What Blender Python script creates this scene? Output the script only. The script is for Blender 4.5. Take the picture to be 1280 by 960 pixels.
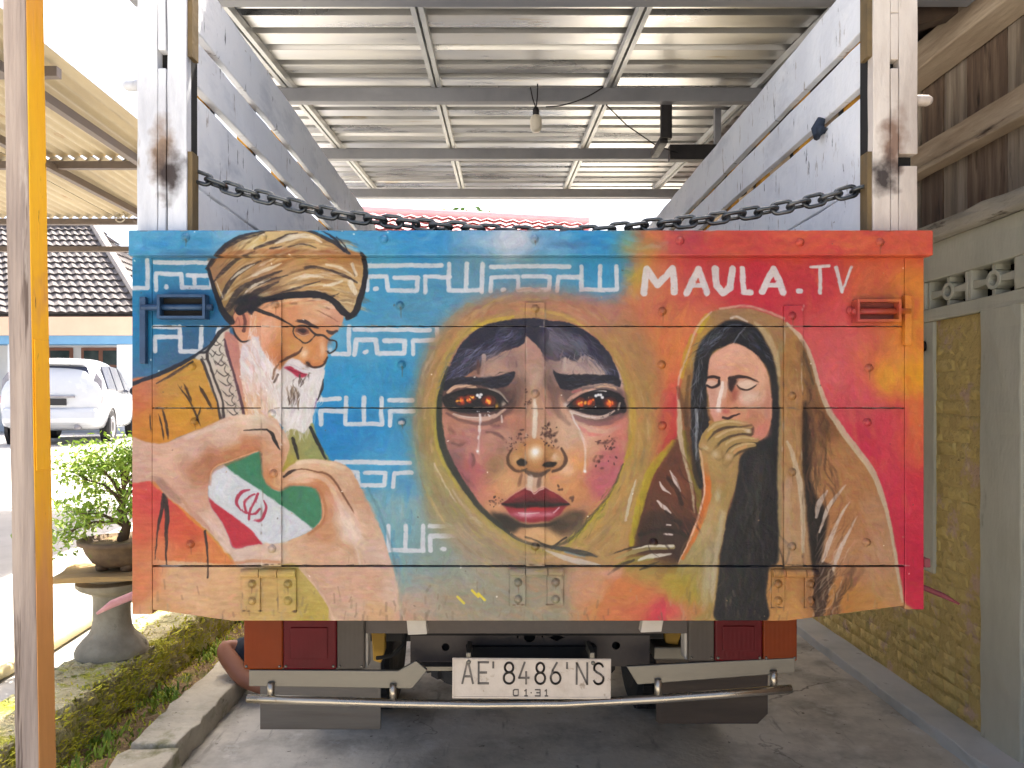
import bpy, bmesh, math, random
import numpy as np
from mathutils import Vector, Matrix, Euler, geometry
R = math.radians
random.seed(7)
for o in list(bpy.data.objects): bpy.data.objects.remove(o)
SC = bpy.context.scene
COL = SC.collection

# ------------------------------------------------------------------ camera
CZ = 1.55                      # eye height
F, VX, VY = 960.0, 625.0, 506.0
cam_d = bpy.data.cameras.new('camera')
cam = bpy.data.objects.new('camera', cam_d); COL.objects.link(cam)
cam.location = (0, 0, CZ); cam.rotation_euler = (R(90), 0, 0)
cam_d.sensor_width = 36; cam_d.lens = 27.0
cam_d.shift_x = (640 - VX) / 1280; cam_d.shift_y = (VY - 480) / 1280
cam_d.clip_start = 0.05; cam_d.clip_end = 2000
SC.camera = cam

# ------------------------------------------------------------------ world, sun, exposure
SUN_EL, SUN_AZ = 64.0, 14.0   # azimuth: where the sun stands, clockwise from +Y
w = bpy.data.worlds.new('World'); SC.world = w; w.use_nodes = True
nt = w.node_tree
sky = nt.nodes.new('ShaderNodeTexSky'); sky.sky_type = 'NISHITA'; sky.sun_disc = False
sky.sun_elevation = R(SUN_EL); sky.sun_rotation = R(SUN_AZ)
sky.dust_density = 7.0; sky.air_density = 0.8; sky.ozone_density = 0.3
nt.nodes['Background'].inputs['Strength'].default_value = 0.15
nt.links.new(sky.outputs[0], nt.nodes['Background'].inputs['Color'])
sd = bpy.data.lights.new('sun', 'SUN'); sd.energy = 5.0; sd.angle = R(0.6); sd.color = (1, .93, .82)
sun = bpy.data.objects.new('sun', sd); COL.objects.link(sun)
_d = Vector((math.sin(R(SUN_AZ)) * math.cos(R(SUN_EL)), math.cos(R(SUN_AZ)) * math.cos(R(SUN_EL)), math.sin(R(SUN_EL))))
sun.rotation_euler = _d.to_track_quat('Z', 'Y').to_euler()
SC.view_settings.view_transform = 'Standard'; SC.view_settings.look = 'None'
SC.view_settings.exposure = 1.72; SC.view_settings.gamma = 1.0
SC.view_settings.use_curve_mapping = False
SC.render.engine = 'CYCLES'
SC.cycles.max_bounces = 8; SC.cycles.diffuse_bounces = 5

# ------------------------------------------------------------------ helpers
def at(px, py, Y):
    """picture position at distance Y -> (X, Z)"""
    return (px - VX) * Y / F, CZ + (VY - py) * Y / F
def srgb(r, g, b):
    f = lambda c: (c / 255) / 12.92 if c / 255 <= .04045 else ((c / 255 + .055) / 1.055) ** 2.4
    return (f(r), f(g), f(b))

class MB:
    def __init__(s): s.v = []; s.f = []
    def add(s, vs, fs):
        n = len(s.v); s.v += [tuple(v) for v in vs]; s.f += [tuple(i + n for i in f) for f in fs]; return s
    def box(s, x0, x1, y0, y1, z0, z1, m=None):
        vs = [Vector((x, y, z)) for z in (z0, z1) for y in (y0, y1) for x in (x0, x1)]
        if m is not None: vs = [m @ v for v in vs]
        return s.add(vs, [(0, 2, 3, 1), (4, 5, 7, 6), (0, 1, 5, 4), (2, 6, 7, 3), (0, 4, 6, 2), (1, 3, 7, 5)])
    def prism_y(s, pts, y0, y1):      # pts (x,z) counter-clockwise seen from -Y
        n = len(pts)
        vs = [(x, y0, z) for x, z in pts] + [(x, y1, z) for x, z in pts]
        fs = [tuple(range(n)), tuple(range(2 * n - 1, n - 1, -1))]
        for i in range(n):
            j = (i + 1) % n; fs.append((i, i + n, j + n, j))
        return s.add(vs, fs)
    def prism_x(s, pts, x0, x1):      # pts (y,z)
        n = len(pts)
        vs = [(x0, y, z) for y, z in pts] + [(x1, y, z) for y, z in pts]
        fs = [tuple(range(n)), tuple(range(2 * n - 1, n - 1, -1))]
        for i in range(n):
            j = (i + 1) % n; fs.append((i, i + n, j + n, j))
        return s.add(vs, fs)
    def tube(s, pts, r, n=8, cap=True, closed=False):
        pts = [Vector(p) for p in pts]; rs = r if isinstance(r, (list, tuple)) else [r] * len(pts)
        m = len(pts); rings = []
        up = None
        for i, p in enumerate(pts):
            if closed: t = pts[(i + 1) % m] - pts[i - 1]
            else: t = pts[min(i + 1, m - 1)] - pts[max(i - 1, 0)]
            t.normalize()
            if up is None:
                up = Vector((0, 0, 1)) if abs(t.z) < .9 else Vector((1, 0, 0))
            a = t.cross(up)
            if a.length < 1e-5: a = t.orthogonal()
            a.normalize(); b = a.cross(t).normalized(); up = b
            rings.append([p + (a * math.cos(2 * math.pi * k / n) + b * math.sin(2 * math.pi * k / n)) * rs[i] for k in range(n)])
        vs = [v for ring in rings for v in ring]; fs = []
        for i in range(m if closed else m - 1):
            j = (i + 1) % m
            for k in range(n):
                l = (k + 1) % n; fs.append((i * n + k, i * n + l, j * n + l, j * n + k))
        if cap and not closed:
            fs.append(tuple(range(n - 1, -1, -1))); fs.append(tuple((m - 1) * n + k for k in range(n)))
        return s.add(vs, fs)
    def lathe(s, prof, c=(0, 0, 0), n=24, m=None):   # prof: (r,z)
        vs = []
        for r, z in prof:
            for k in range(n):
                a = 2 * math.pi * k / n; v = Vector((r * math.cos(a), r * math.sin(a), z))
                if m is not None: v = m @ v
                vs.append(v + Vector(c))
        fs = []
        for i in range(len(prof) - 1):
            for k in range(n):
                l = (k + 1) % n; fs.append((i * n + k, i * n + l, (i + 1) * n + l, (i + 1) * n + k))
        fs.append(tuple(range(n - 1, -1, -1))); fs.append(tuple((len(prof) - 1) * n + k for k in range(n)))
        return s.add(vs, fs)
    def mesh(s, name):
        me = bpy.data.meshes.new(name); me.from_pydata(s.v, [], s.f); me.update(); return me
    def build(s, name, mat, parent=None, bevel=0, smooth=False, sub=0, uvY=None):
        return obj(name, s.mesh(name), mat, parent, bevel, smooth, sub, uvY)

def obj(name, me, mat, parent=None, bevel=0, smooth=False, sub=0, uvY=None):
    bm = bmesh.new(); bm.from_mesh(me); bmesh.ops.recalc_face_normals(bm, faces=bm.faces)
    if uvY:
        uv = bm.loops.layers.uv.new('UVMap')
        for f in bm.faces:
            for l in f.loops:
                c = l.vert.co
                l[uv].uv = ((VX + c.x * F / uvY - MX0) / MW, 1 - (VY - (c.z - CZ) * F / uvY - MY0) / MH)
    if smooth:
        for f in bm.faces: f.smooth = True
    bm.to_mesh(me); bm.free()
    if mat is not None and not me.materials: me.materials.append(mat)
    o = bpy.data.objects.new(name, me); COL.objects.link(o)
    if parent is not None: o.parent = parent
    if bevel:
        b = o.modifiers.new('bevel', 'BEVEL'); b.width = bevel; b.segments = 2; b.limit_method = 'ANGLE'; b.angle_limit = R(40)
    if sub:
        m = o.modifiers.new('sub', 'SUBSURF'); m.levels = sub; m.render_levels = sub
    return o
def inst(src, parent=None, loc=None, rot=None, name=None):
    o = src.copy(); COL.objects.link(o)
    if name: o.name = name
    if parent is not None: o.parent = parent
    if loc is not None: o.location = loc
    if rot is not None: o.rotation_euler = rot
    return o
def thing(name, label, cat, loc=(0, 0, 0), rz=0, group=None):
    o = bpy.data.objects.new(name, None); COL.objects.link(o); o.location = loc; o.rotation_euler = (0, 0, rz)
    o.empty_display_size = .1
    return tag(o, label, cat, group)
def tag(o, label, cat, group=None):
    o['label'] = label; o['category'] = cat
    if group: o['group'] = group
    return o
def kind(o, k): o['kind'] = k; return o

# ------------------------------------------------------------------ materials
def nodes_of(m):
    m.use_nodes = True; t = m.node_tree
    return t, t.nodes, t.links, t.nodes['Principled BSDF']
def ramp(N, stops):
    r = N.new('ShaderNodeValToRGB'); e = r.color_ramp.elements
    while len(e) < len(stops): e.new(.5)
    for i, (p, c) in enumerate(stops):
        e[i].position = p; e[i].color = (*c, 1) if len(c) == 3 else c
    return r
def mat(name, cols, rough=.7, metal=0, scale=6, stretch=(1, 1, 1), bump=.15, bscale=None, detail=6, spots=None, spec=.5, rv=.12, bdist=.01):
    """noise-blended colours (sRGB 0-255), optional spots [(colour, scale, threshold, stretch)], grain bump"""
    m = bpy.data.materials.new(name); t, N, L, P = nodes_of(m)
    tc = N.new('ShaderNodeTexCoord')
    geo = N.new('ShaderNodeNewGeometry')
    mp = N.new('ShaderNodeMapping'); L.new(geo.outputs['Position'], mp.inputs[0]); mp.inputs['Scale'].default_value = stretch
    nz = N.new('ShaderNodeTexNoise'); nz.inputs['Scale'].default_value = scale; nz.inputs['Detail'].default_value = detail
    nz.inputs['Roughness'].default_value = .62
    L.new(mp.outputs[0], nz.inputs['Vector'])
    n = len(cols)
    st = [(.3 + .4 * i / max(1, n - 1), srgb(*c)) for i, c in enumerate(cols)]
    if n == 1: st = [(.3, srgb(*[v * .9 for v in cols[0]])), (.7, srgb(*cols[0]))]
    rp = ramp(N, st); L.new(nz.outputs['Fac'], rp.inputs[0])
    cur = rp.outputs[0]
    for sp in (spots or []):
        c, sc, th, stv = sp[:4]
        mp2 = N.new('ShaderNodeMapping'); L.new(geo.outputs['Position'], mp2.inputs[0]); mp2.inputs['Scale'].default_value = stv
        n2 = N.new('ShaderNodeTexNoise'); n2.inputs['Scale'].default_value = sc; n2.inputs['Detail'].default_value = 5; n2.inputs['Roughness'].default_value = .65
        L.new(mp2.outputs[0], n2.inputs['Vector'])
        r2 = ramp(N, [(th, (0, 0, 0)), (min(1, th + (sp[4] if len(sp) > 4 else .09)), (1, 1, 1))]); L.new(n2.outputs['Fac'], r2.inputs[0])
        mx = N.new('ShaderNodeMix'); mx.data_type = 'RGBA'
        L.new(r2.outputs[0], mx.inputs[0]); L.new(cur, mx.inputs[6]); mx.inputs[7].default_value = (*srgb(*c), 1)
        cur = mx.outputs[2]
    L.new(cur, P.inputs['Base Color'])
    P.inputs['Metallic'].default_value = metal; P.inputs['Specular IOR Level'].default_value = spec
    mr = N.new('ShaderNodeMapRange'); L.new(nz.outputs['Fac'], mr.inputs[0])
    mr.inputs[1].default_value = .3; mr.inputs[2].default_value = .7
    mr.inputs[3].default_value = max(0.02, rough - rv); mr.inputs[4].default_value = min(1, rough + rv)
    L.new(mr.outputs[0], P.inputs['Roughness'])
    if bump:
        nb = N.new('ShaderNodeTexNoise'); nb.inputs['Scale'].default_value = bscale or scale * 5; nb.inputs['Detail'].default_value = 5
        L.new(mp.outputs[0], nb.inputs['Vector'])
        bp = N.new('ShaderNodeBump'); bp.inputs['Strength'].default_value = bump; bp.inputs['Distance'].default_value = bdist
        L.new(nb.outputs['Fac'], bp.inputs['Height']); L.new(bp.outputs[0], P.inputs['Normal'])
    m['cur'] = 0
    return m
# ------------------------------------------------------------------ the mural, painted stroke by stroke into an in-memory canvas
MX0, MY0, MW, MH, MS = 150.0, 274.0, 1030.0, 512.0, 2
CW, CH = int(MW * MS), int(MH * MS)
CV = np.zeros((CH, CW, 3), np.float32)
rng = np.random.default_rng(11)
def cr(pts, closed=False, n=8):
    p = np.array(pts, float)
    if len(p) < 3 and not closed: return np.stack([np.linspace(p[0][i], p[-1][i], n * 2) for i in (0, 1)], 1)
    if closed: q = np.vstack([p[-1:], p, p[:2]])
    else: q = np.vstack([2 * p[:1] - p[1:2], p, 2 * p[-1:] - p[-2:-1]])
    out = []; t = np.linspace(0, 1, n, endpoint=False)[:, None]
    for i in range(1, len(q) - 2):
        a, b, c, d = q[i - 1], q[i], q[i + 1], q[i + 2]
        out.append(.5 * (2 * b + (c - a) * t + (2 * a - 5 * b + 4 * c - d) * t ** 2 + (3 * b - a - 3 * c + d) * t ** 3))
    if not closed: out.append(q[-2:-1])
    return np.vstack(out)
def cpx(p): return (np.array(p, float) - [MX0, MY0]) * MS
def bblur(m, r):
    r = int(round(r))
    if r < 1: return m
    for _ in range(2):
        for ax in (0, 1):
            pad = [(0, 0), (0, 0)]; pad[ax] = (r + 1, r)
            c = np.cumsum(np.pad(m, pad, mode='edge'), axis=ax, dtype=np.float32)
            n = m.shape[ax]
            hi = np.take(c, range(2 * r + 1, 2 * r + 1 + n), axis=ax); lo = np.take(c, range(0, n), axis=ax)
            m = (hi - lo) / (2 * r + 1)
    return m
def blend(x0, y0, m, col):
    """composite colour through mask m whose corner is at canvas pixel (x0,y0)"""
    h, wd = m.shape; X0, Y0 = max(0, x0), max(0, y0); X1, Y1 = min(CW, x0 + wd), min(CH, y0 + h)
    if X1 <= X0 or Y1 <= Y0: return
    mm = m[Y0 - y0:Y1 - y0, X0 - x0:X1 - x0, None]
    c = np.array(col, np.float32) / 255
    if c.ndim == 3: c = c[Y0 - y0:Y1 - y0, X0 - x0:X1 - x0]
    CV[Y0:Y1, X0:X1] = CV[Y0:Y1, X0:X1] * (1 - mm) + c * mm
def vnoise(h, wd, s, sx=None):
    """smooth value noise in 0..1, cell size s pixels"""
    sx = sx or s
    gy, gx = int(h / s) + 3, int(wd / sx) + 3; g = rng.random((gy, gx)).astype(np.float32)
    y = np.arange(h) / s; x = np.arange(wd) / sx; yi = y.astype(int); xi = x.astype(int); fy = (y - yi)[:, None]; fx = (x - xi)[None]
    fy = fy * fy * (3 - 2 * fy); fx = fx * fx * (3 - 2 * fx)
    return (g[yi][:, xi] * (1 - fy) * (1 - fx) + g[yi + 1][:, xi] * fy * (1 - fx) + g[yi][:, xi + 1] * (1 - fy) * fx + g[yi + 1][:, xi + 1] * fy * fx)
def pmask(pts, soft, curve=True, rough=0):
    p = cpx(cr(pts, True) if curve else pts)
    pad = int(soft * MS * 3 + 6)
    x0, y0 = np.floor(p.min(0)).astype(int) - pad; x1, y1 = np.ceil(p.max(0)).astype(int) + pad
    x0 = max(x0, -60); y0 = max(y0, -60); x1 = min(x1, CW + 60); y1 = min(y1, CH + 60)
    H, W_ = y1 - y0, x1 - x0; acc = np.zeros((H, W_ + 1), np.int32)
    q = np.roll(p, -1, 0)
    for (ax, ay), (bx, by) in zip(p, q):
        if ay == by: continue
        if ay > by: ax, ay, bx, by = bx, by, ax, ay
        ys = np.arange(max(int(math.ceil(ay - .5)), y0), min(int(math.ceil(by - .5)), y1))
        if len(ys) == 0: continue
        xs = ax + (bx - ax) * (ys + .5 - ay) / (by - ay)
        np.add.at(acc, (ys - y0, np.clip(np.ceil(xs - .5).astype(int) - x0, 0, W_)), 1)
    m = (np.cumsum(acc, 1)[:, :W_] % 2).astype(np.float32)
    m = bblur(m, max(1, soft * MS))
    if rough:
        n = vnoise(H, W_, 5) - .5
        m = np.clip((m - .5 + n * rough * (4 * m * (1 - m))) * (2.2) + .5, 0, 1)
    return x0, y0, m
def fill(pts, col, soft=.6, a=1, curve=True, rough=0):
    x0, y0, m = pmask(pts, soft, curve, rough); blend(x0, y0, m * a, col)
def fieldfill(pts, ctrl, soft=.8, a=1, sg=22, curve=True, rough=0, streak=0):
    """fill a shape with colours blended between control spots (x,y,colour)"""
    x0, y0, m = pmask(pts, soft, curve, rough); h, wd = m.shape
    c = field(x0, y0, h, wd, ctrl, sg)
    if streak: c = np.clip(c + (vnoise(h, wd, 4, 30)[..., None] - .5) * streak, 0, 255)
    blend(x0, y0, m * a, c)
def field(x0, y0, h, wd, ctrl, sg):
    st = 4; yy = (np.arange(0, h + st, st) + y0) / MS + MY0; xx = (np.arange(0, wd + st, st) + x0) / MS + MX0
    Wt = np.zeros((len(yy), len(xx)), np.float32); C = np.zeros((len(yy), len(xx), 3), np.float32)
    for k in ctrl:
        x, y, c = k[:3]; s = (k[3] if len(k) > 3 else sg)
        d = ((xx[None] - x) ** 2 + (yy[:, None] - y) ** 2) / (s * s)
        g = 1 / (1 + d) ** 3 + 1e-7
        Wt += g; C += g[..., None] * np.array(c, np.float32)
    C /= Wt[..., None]
    # bilinear up
    y = np.arange(h) / st; x = np.arange(wd) / st; yi = y.astype(int); xi = x.astype(int)
    fy = (y - yi)[:, None, None]; fx = (x - xi)[None, :, None]
    return C[yi][:, xi] * (1 - fy) * (1 - fx) + C[yi + 1][:, xi] * fy * (1 - fx) + C[yi][:, xi + 1] * (1 - fy) * fx + C[yi + 1][:, xi + 1] * fy * fx
def stroke(pts, wd, col, a=1, soft=.5, dry=0, taper=False, curve=True):
    p = cpx(cr(pts) if curve else pts); n = len(p)
    t = np.linspace(0, 1, n)
    if isinstance(wd, (list, tuple)): w_ = np.interp(t, np.linspace(0, 1, len(wd)), wd)
    else: w_ = np.full(n, float(wd))
    if taper: w_ = w_ * np.clip(np.minimum(t, 1 - t) * 5, .12, 1)
    w_ = w_ * MS / 2; s = max(soft * MS, .7); pad = w_.max() + s * 2 + 2
    x0, y0 = np.floor(p.min(0) - pad).astype(int); x1, y1 = np.ceil(p.max(0) + pad).astype(int)
    m = np.zeros((y1 - y0, x1 - x0), np.float32)
    for i in range(n - 1):
        A, B = p[i], p[i + 1]; r = max(w_[i], w_[i + 1]) + s + 1
        bx0, by0 = np.floor(np.minimum(A, B) - r).astype(int) - [x0, y0]; bx1, by1 = np.ceil(np.maximum(A, B) + r).astype(int) - [x0, y0]
        bx0 = max(bx0, 0); by0 = max(by0, 0)
        X = np.arange(bx0, bx1)[None] + x0 + .5; Y = np.arange(by0, by1)[:, None] + y0 + .5
        d = B - A; L2 = d @ d + 1e-9
        u = np.clip(((X - A[0]) * d[0] + (Y - A[1]) * d[1]) / L2, 0, 1)
        ds = np.sqrt((X - A[0] - u * d[0]) ** 2 + (Y - A[1] - u * d[1]) ** 2)
        ww = w_[i] + (w_[i + 1] - w_[i]) * u
        v = np.clip((ww - ds) / s + .5, 0, 1)
        sub = m[by0:by1, bx0:bx1]; np.maximum(sub, v[:sub.shape[0], :sub.shape[1]], out=sub)
    if dry:
        dx, dy = p[-1] - p[0]; hz = abs(dx) > abs(dy)
        nn = vnoise(m.shape[0], m.shape[1], 3 if hz else 14, 14 if hz else 3)
        m = m * np.clip(1 - dry + 2 * dry * nn, 0, 1)
    blend(x0, y0, m * a, col)
def blob(x, y, rx, ry, col, a=1, ang=0, hard=1.0):
    cx, cy = cpx((x, y)); R_ = max(rx, ry) * MS * 2.6
    x0, y0, x1, y1 = int(cx - R_), int(cy - R_), int(cx + R_) + 1, int(cy + R_) + 1
    X = np.arange(x0, x1)[None] + .5 - cx; Y = np.arange(y0, y1)[:, None] + .5 - cy
    c, s = math.cos(math.radians(ang)), math.sin(math.radians(ang))
    d = ((X * c + Y * s) / (rx * MS)) ** 2 + ((-X * s + Y * c) / (ry * MS)) ** 2
    m = np.exp(-d ** hard).astype(np.float32) * a
    blend(x0, y0, m, col)
def hairs(n, region, dirf, length, wd, cols, a=.6, bend=.15):
    """many fine brush hairs; region(u,v)->(x,y); dirf(x,y)->angle degrees"""
    for _ in range(n):
        x, y = region(rng.random(), rng.random()); an = math.radians(dirf(x, y) + rng.normal() * 7); l = length * (.6 + .8 * rng.random())
        b = rng.normal() * bend * l
        mx, my = x + math.cos(an) * l / 2 - math.sin(an) * b, y + math.sin(an) * l / 2 + math.cos(an) * b
        stroke([(x, y), (mx, my), (x + math.cos(an) * l, y + math.sin(an) * l)], [wd * .3, wd, wd * .25], cols[rng.integers(len(cols))], a * (.5 + .5 * rng.random()), .45)
def quad(p00, p10, p11, p01):
    return lambda u, v: tuple((1 - u) * (1 - v) * np.array(p00) + u * (1 - v) * np.array(p10) + u * v * np.array(p11) + (1 - u) * v * np.array(p01))
def speck(n, x0, x1, y0, y1, col, r=(.8, 2.2), a=.85):
    for _ in range(n):
        x = x0 + (x1 - x0) * rng.random(); y = y0 + (y1 - y0) * rng.random(); q = r[0] + (r[1] - r[0]) * rng.random()
        blob(x, y, q * 1.2, q * .75, col, a, rng.random() * 180, 2)

def paint_background():
    S = 46
    C = [(160, 300, (88, 162, 204)), (230, 300, (70, 150, 196)), (300, 296, (120, 170, 200)), (450, 300, (70, 150, 195)), (520, 303, (48, 140, 200)),
         (600, 298, (120, 170, 208), 22), (640, 300, (196, 203, 218), 26), (690, 300, (95, 165, 210), 24), (740, 302, (35, 135, 195)), (785, 303, (110, 150, 120), 14), (815, 300, (185, 120, 70), 20),
         (850, 300, (170, 62, 74)), (920, 303, (200, 70, 58)), (1000, 302, (205, 80, 60)), (1100, 302, (206, 84, 62)), (1165, 303, (214, 88, 66)),
         (170, 345, (38, 128, 176)), (220, 335, (60, 128, 165)), (230, 385, (30, 118, 172)), (180, 420, (28, 128, 180)), (240, 425, (50, 92, 130)), (180, 465, (60, 110, 150)), (215, 450, (58, 96, 130)),
         (480, 335, (72, 152, 190)), (470, 380, (62, 146, 190)), (530, 380, (78, 142, 175)), (600, 340, (96, 145, 170)), (660, 345, (100, 145, 168)), (700, 335, (80, 150, 185)), (760, 340, (48, 145, 195)), (790, 345, (165, 160, 60), 10),
         (445, 430, (90, 160, 195)), (480, 420, (78, 150, 185)), (440, 470, (40, 146, 200)), (490, 470, (40, 140, 190)), (430, 540, (14, 126, 192)), (480, 540, (30, 134, 192)), (470, 590, (60, 150, 195)),
         (510, 520, (80, 140, 165)), (470, 640, (120, 165, 175)), (500, 640, (140, 170, 170)), (515, 610, (80, 150, 195), 18), (500, 670, (110, 165, 180)), (540, 700, (130, 150, 145)), (510, 720, (130, 155, 155)), (560, 640, (150, 140, 105)),
         (520, 760, (185, 160, 140)), (560, 750, (160, 150, 128)), (620, 745, (150, 146, 126)), (680, 750, (152, 146, 124)), (590, 715, (150, 156, 140)), (500, 770, (196, 150, 120)),
         (740, 735, (205, 150, 120), 26), (760, 760, (206, 130, 70)), (800, 730, (206, 120, 70)), (830, 765, (205, 58, 72), 30), (870, 740, (175, 150, 60), 26), (880, 768, (200, 150, 90), 22), (780, 712, (215, 150, 135), 20),
         (820, 340, (200, 120, 74)), (850, 350, (198, 84, 70)), (800, 380, (200, 112, 78)), (830, 430, (206, 118, 66)), (850, 460, (205, 100, 70)), (860, 400, (200, 100, 72)), (838, 500, (198, 60, 60)), (835, 545, (190, 44, 54)),
         (870, 335, (196, 60, 66)), (940, 350, (190, 40, 58)), (1020, 350, (190, 50, 60)), (1090, 350, (206, 96, 62)), (1140, 360, (216, 130, 48)), (1060, 400, (205, 74, 76)), (1040, 440, (206, 84, 86)), (1090, 440, (212, 112, 76)),
         (1112, 470, (226, 156, 50), 22), (1145, 470, (230, 160, 34), 22), (1140, 420, (222, 138, 48)), (1060, 500, (206, 72, 84)), (1040, 480, (204, 78, 86)), (1110, 540, (205, 60, 80)), (1145, 550, (218, 96, 66)), (1080, 560, (202, 50, 74)),
         (1120, 620, (204, 46, 72)), (1145, 620, (208, 56, 72)), (1145, 700, (204, 44, 70)), (1145, 760, (206, 50, 74)), (1120, 680, (203, 44, 70))]
    CV[:] = field(0, 0, CH, CW, C, 34) / 255
    # broad dry-brush mottling
    for (x0, x1, y0, y1, cols, an) in [(165, 800, 285, 320, [(110, 180, 215), (40, 125, 185), (150, 190, 215)], 0), (440, 780, 325, 405, [(100, 170, 200), (50, 135, 185)], 10),
                                       (420, 520, 405, 700, [(20, 120, 190), (90, 170, 205), (60, 150, 200)], 90), (790, 870, 325, 560, [(215, 130, 70), (190, 70, 65), (220, 150, 60)], 100),
                                       (1010, 1150, 325, 620, [(215, 100, 90), (195, 45, 70), (222, 130, 70)], 80), (800, 1160, 286, 320, [(215, 100, 60), (180, 50, 60), (225, 120, 70)], 0), (500, 950, 712, 775, [(190, 150, 110), (150, 150, 130), (210, 120, 70)], 15)]:
        for _ in range(120):
            x = x0 + (x1 - x0) * rng.random(); y = y0 + (y1 - y0) * rng.random(); a = math.radians(an + rng.normal() * 15); l = 14 + 26 * rng.random()
            stroke([(x, y), (x + math.cos(a) * l / 2, y + math.sin(a) * l / 2 + rng.normal()), (x + math.cos(a) * l, y + math.sin(a) * l)], 3 + 6 * rng.random(), cols[rng.integers(len(cols))], .10 + .12 * rng.random(), 2.2, .5)
    for x, y, rx, ry, c, a in [(1060, 420, 34, 20, (216, 102, 96), .6), (1095, 372, 30, 16, (218, 124, 72), .6), (1040, 470, 24, 22, (216, 108, 108), .55), (1085, 500, 26, 18, (214, 92, 96), .5), (1130, 440, 16, 26, (228, 150, 66), .6), (1145, 520, 12, 34, (226, 128, 60), .6), (850, 410, 22, 18, (214, 124, 70), .6), (836, 450, 18, 26, (220, 132, 62), .6), (812, 360, 26, 14, (206, 128, 84), .5), (920, 318, 40, 6, (206, 90, 66), .5), (1110, 600, 20, 40, (212, 62, 84), .5)]: blob(x, y, rx, ry, c, a)
    blob(226, 384, 42, 18, (26, 62, 100), .75, 0, 2); blob(1098, 388, 34, 15, (150, 50, 48), .6, 0, 2)
    blob(640, 302, 46, 11, (205, 210, 222), .5); blob(712, 305, 28, 5, (70, 105, 150), .7); blob(235, 318, 40, 5, (50, 90, 130), .5)
    blob(800, 345, 10, 26, (180, 165, 50), .6, 20); blob(1108, 470, 16, 24, (228, 160, 50), .55); blob(800, 312, 26, 7, (190, 150, 60), .5)

W_ = (208, 212, 220)
def paint_letters():
    B = 5.6
    segs = [
     [(184, 325), (184, 360), (166, 360)], [(193, 328), (262, 328)], [(195, 362), (195, 342), (226, 342), (227, 359), (264, 359), (264, 344), (234, 344)], [(243, 346), (243, 354)], [(208, 358), (208.5, 360)],
     [(459, 332), (551, 332)], [(459, 362), (459, 346), (483, 346), (485, 363), (521, 363), (522, 347), (494, 347)], [(469, 361), (471, 361)], [(531, 365), (531, 346), (563, 346)],
     [(561, 330), (561, 363), (603, 363)], [(603, 330), (603, 365)], [(583, 330), (583, 362)],
     [(614, 333), (711, 333)], [(614, 364), (614, 346), (647, 346), (648, 362), (686, 362), (687, 346), (654, 346)], [(628, 362), (630, 362)], [(696, 363), (698, 347), (725, 346)],
     [(727, 333), (727, 362), (771, 362), (771, 333)], [(750, 333), (750, 362)],
     [(443, 412), (537, 412)], [(443, 443), (445, 425), (470, 425), (472, 441), (505, 441), (506, 426), (480, 426)], [(456, 440), (458, 440)], [(516, 442), (516, 425), (545, 425)], [(546, 410), (547, 440), (561, 440)],
     [(436, 408), (436, 443), (416, 443)],
     [(192, 409), (219, 409)], [(194, 439), (194, 421), (224, 421)], [(225, 409), (225, 439), (251, 439), (251, 409)], [(275, 410), (272, 418)],
     [(397, 499), (424, 499)], [(401, 530), (401, 514), (430, 514)], [(432, 497), (432, 530), (477, 530), (477, 497)], [(455, 497), (455, 530)], [(487, 500), (516, 500)], [(488, 531), (488, 514), (517, 514)], [(501, 528), (503, 528)],
     [(420, 578), (513, 578)], [(437, 590), (447, 590), (449, 607), (480, 607), (481, 591), (457, 591)], [(492, 608), (493, 591), (515, 591)],
     [(485, 657), (486, 688), (529, 688), (529, 657)], [(507, 657), (507, 686)], [(537, 658), (562, 658)], [(538, 688), (538, 670), (568, 670)], [(553, 686), (555, 686)]]
    for s in segs:
        s = [(x + rng.normal() * .25, y + rng.normal() * .25) for x, y in s]
        stroke(s, B + rng.normal() * .25, W_, .93, .5, .08, curve=False)
def paint_title():
    W2 = (214, 208, 208)
    for s, b in [([(805, 366), (808, 336), (822, 356), (841, 336), (843, 365)], 8.6), ([(858, 366), (873, 337), (884, 366)], 8.6), ([(866, 357), (880, 357)], 6),
              ([(894, 336), (896, 357), (904, 366), (913, 360), (916, 336)], 8.8), ([(928, 336), (929, 366), (938, 366)], 7), ([(952, 365), (967, 336), (979, 366)], 8.6), ([(959, 357), (974, 357)], 6),
              ([(998, 364), (1001, 364)], 6.5), ([(1013, 333), (1037, 333)], 4), ([(1025, 334), (1025, 366)], 4.6), ([(1045, 335), (1052, 365)], 4.6), ([(1052, 365), (1064, 334)], 3.6)]:
        stroke(s, b, W2, .97, .5, .06, curve=False)

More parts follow.
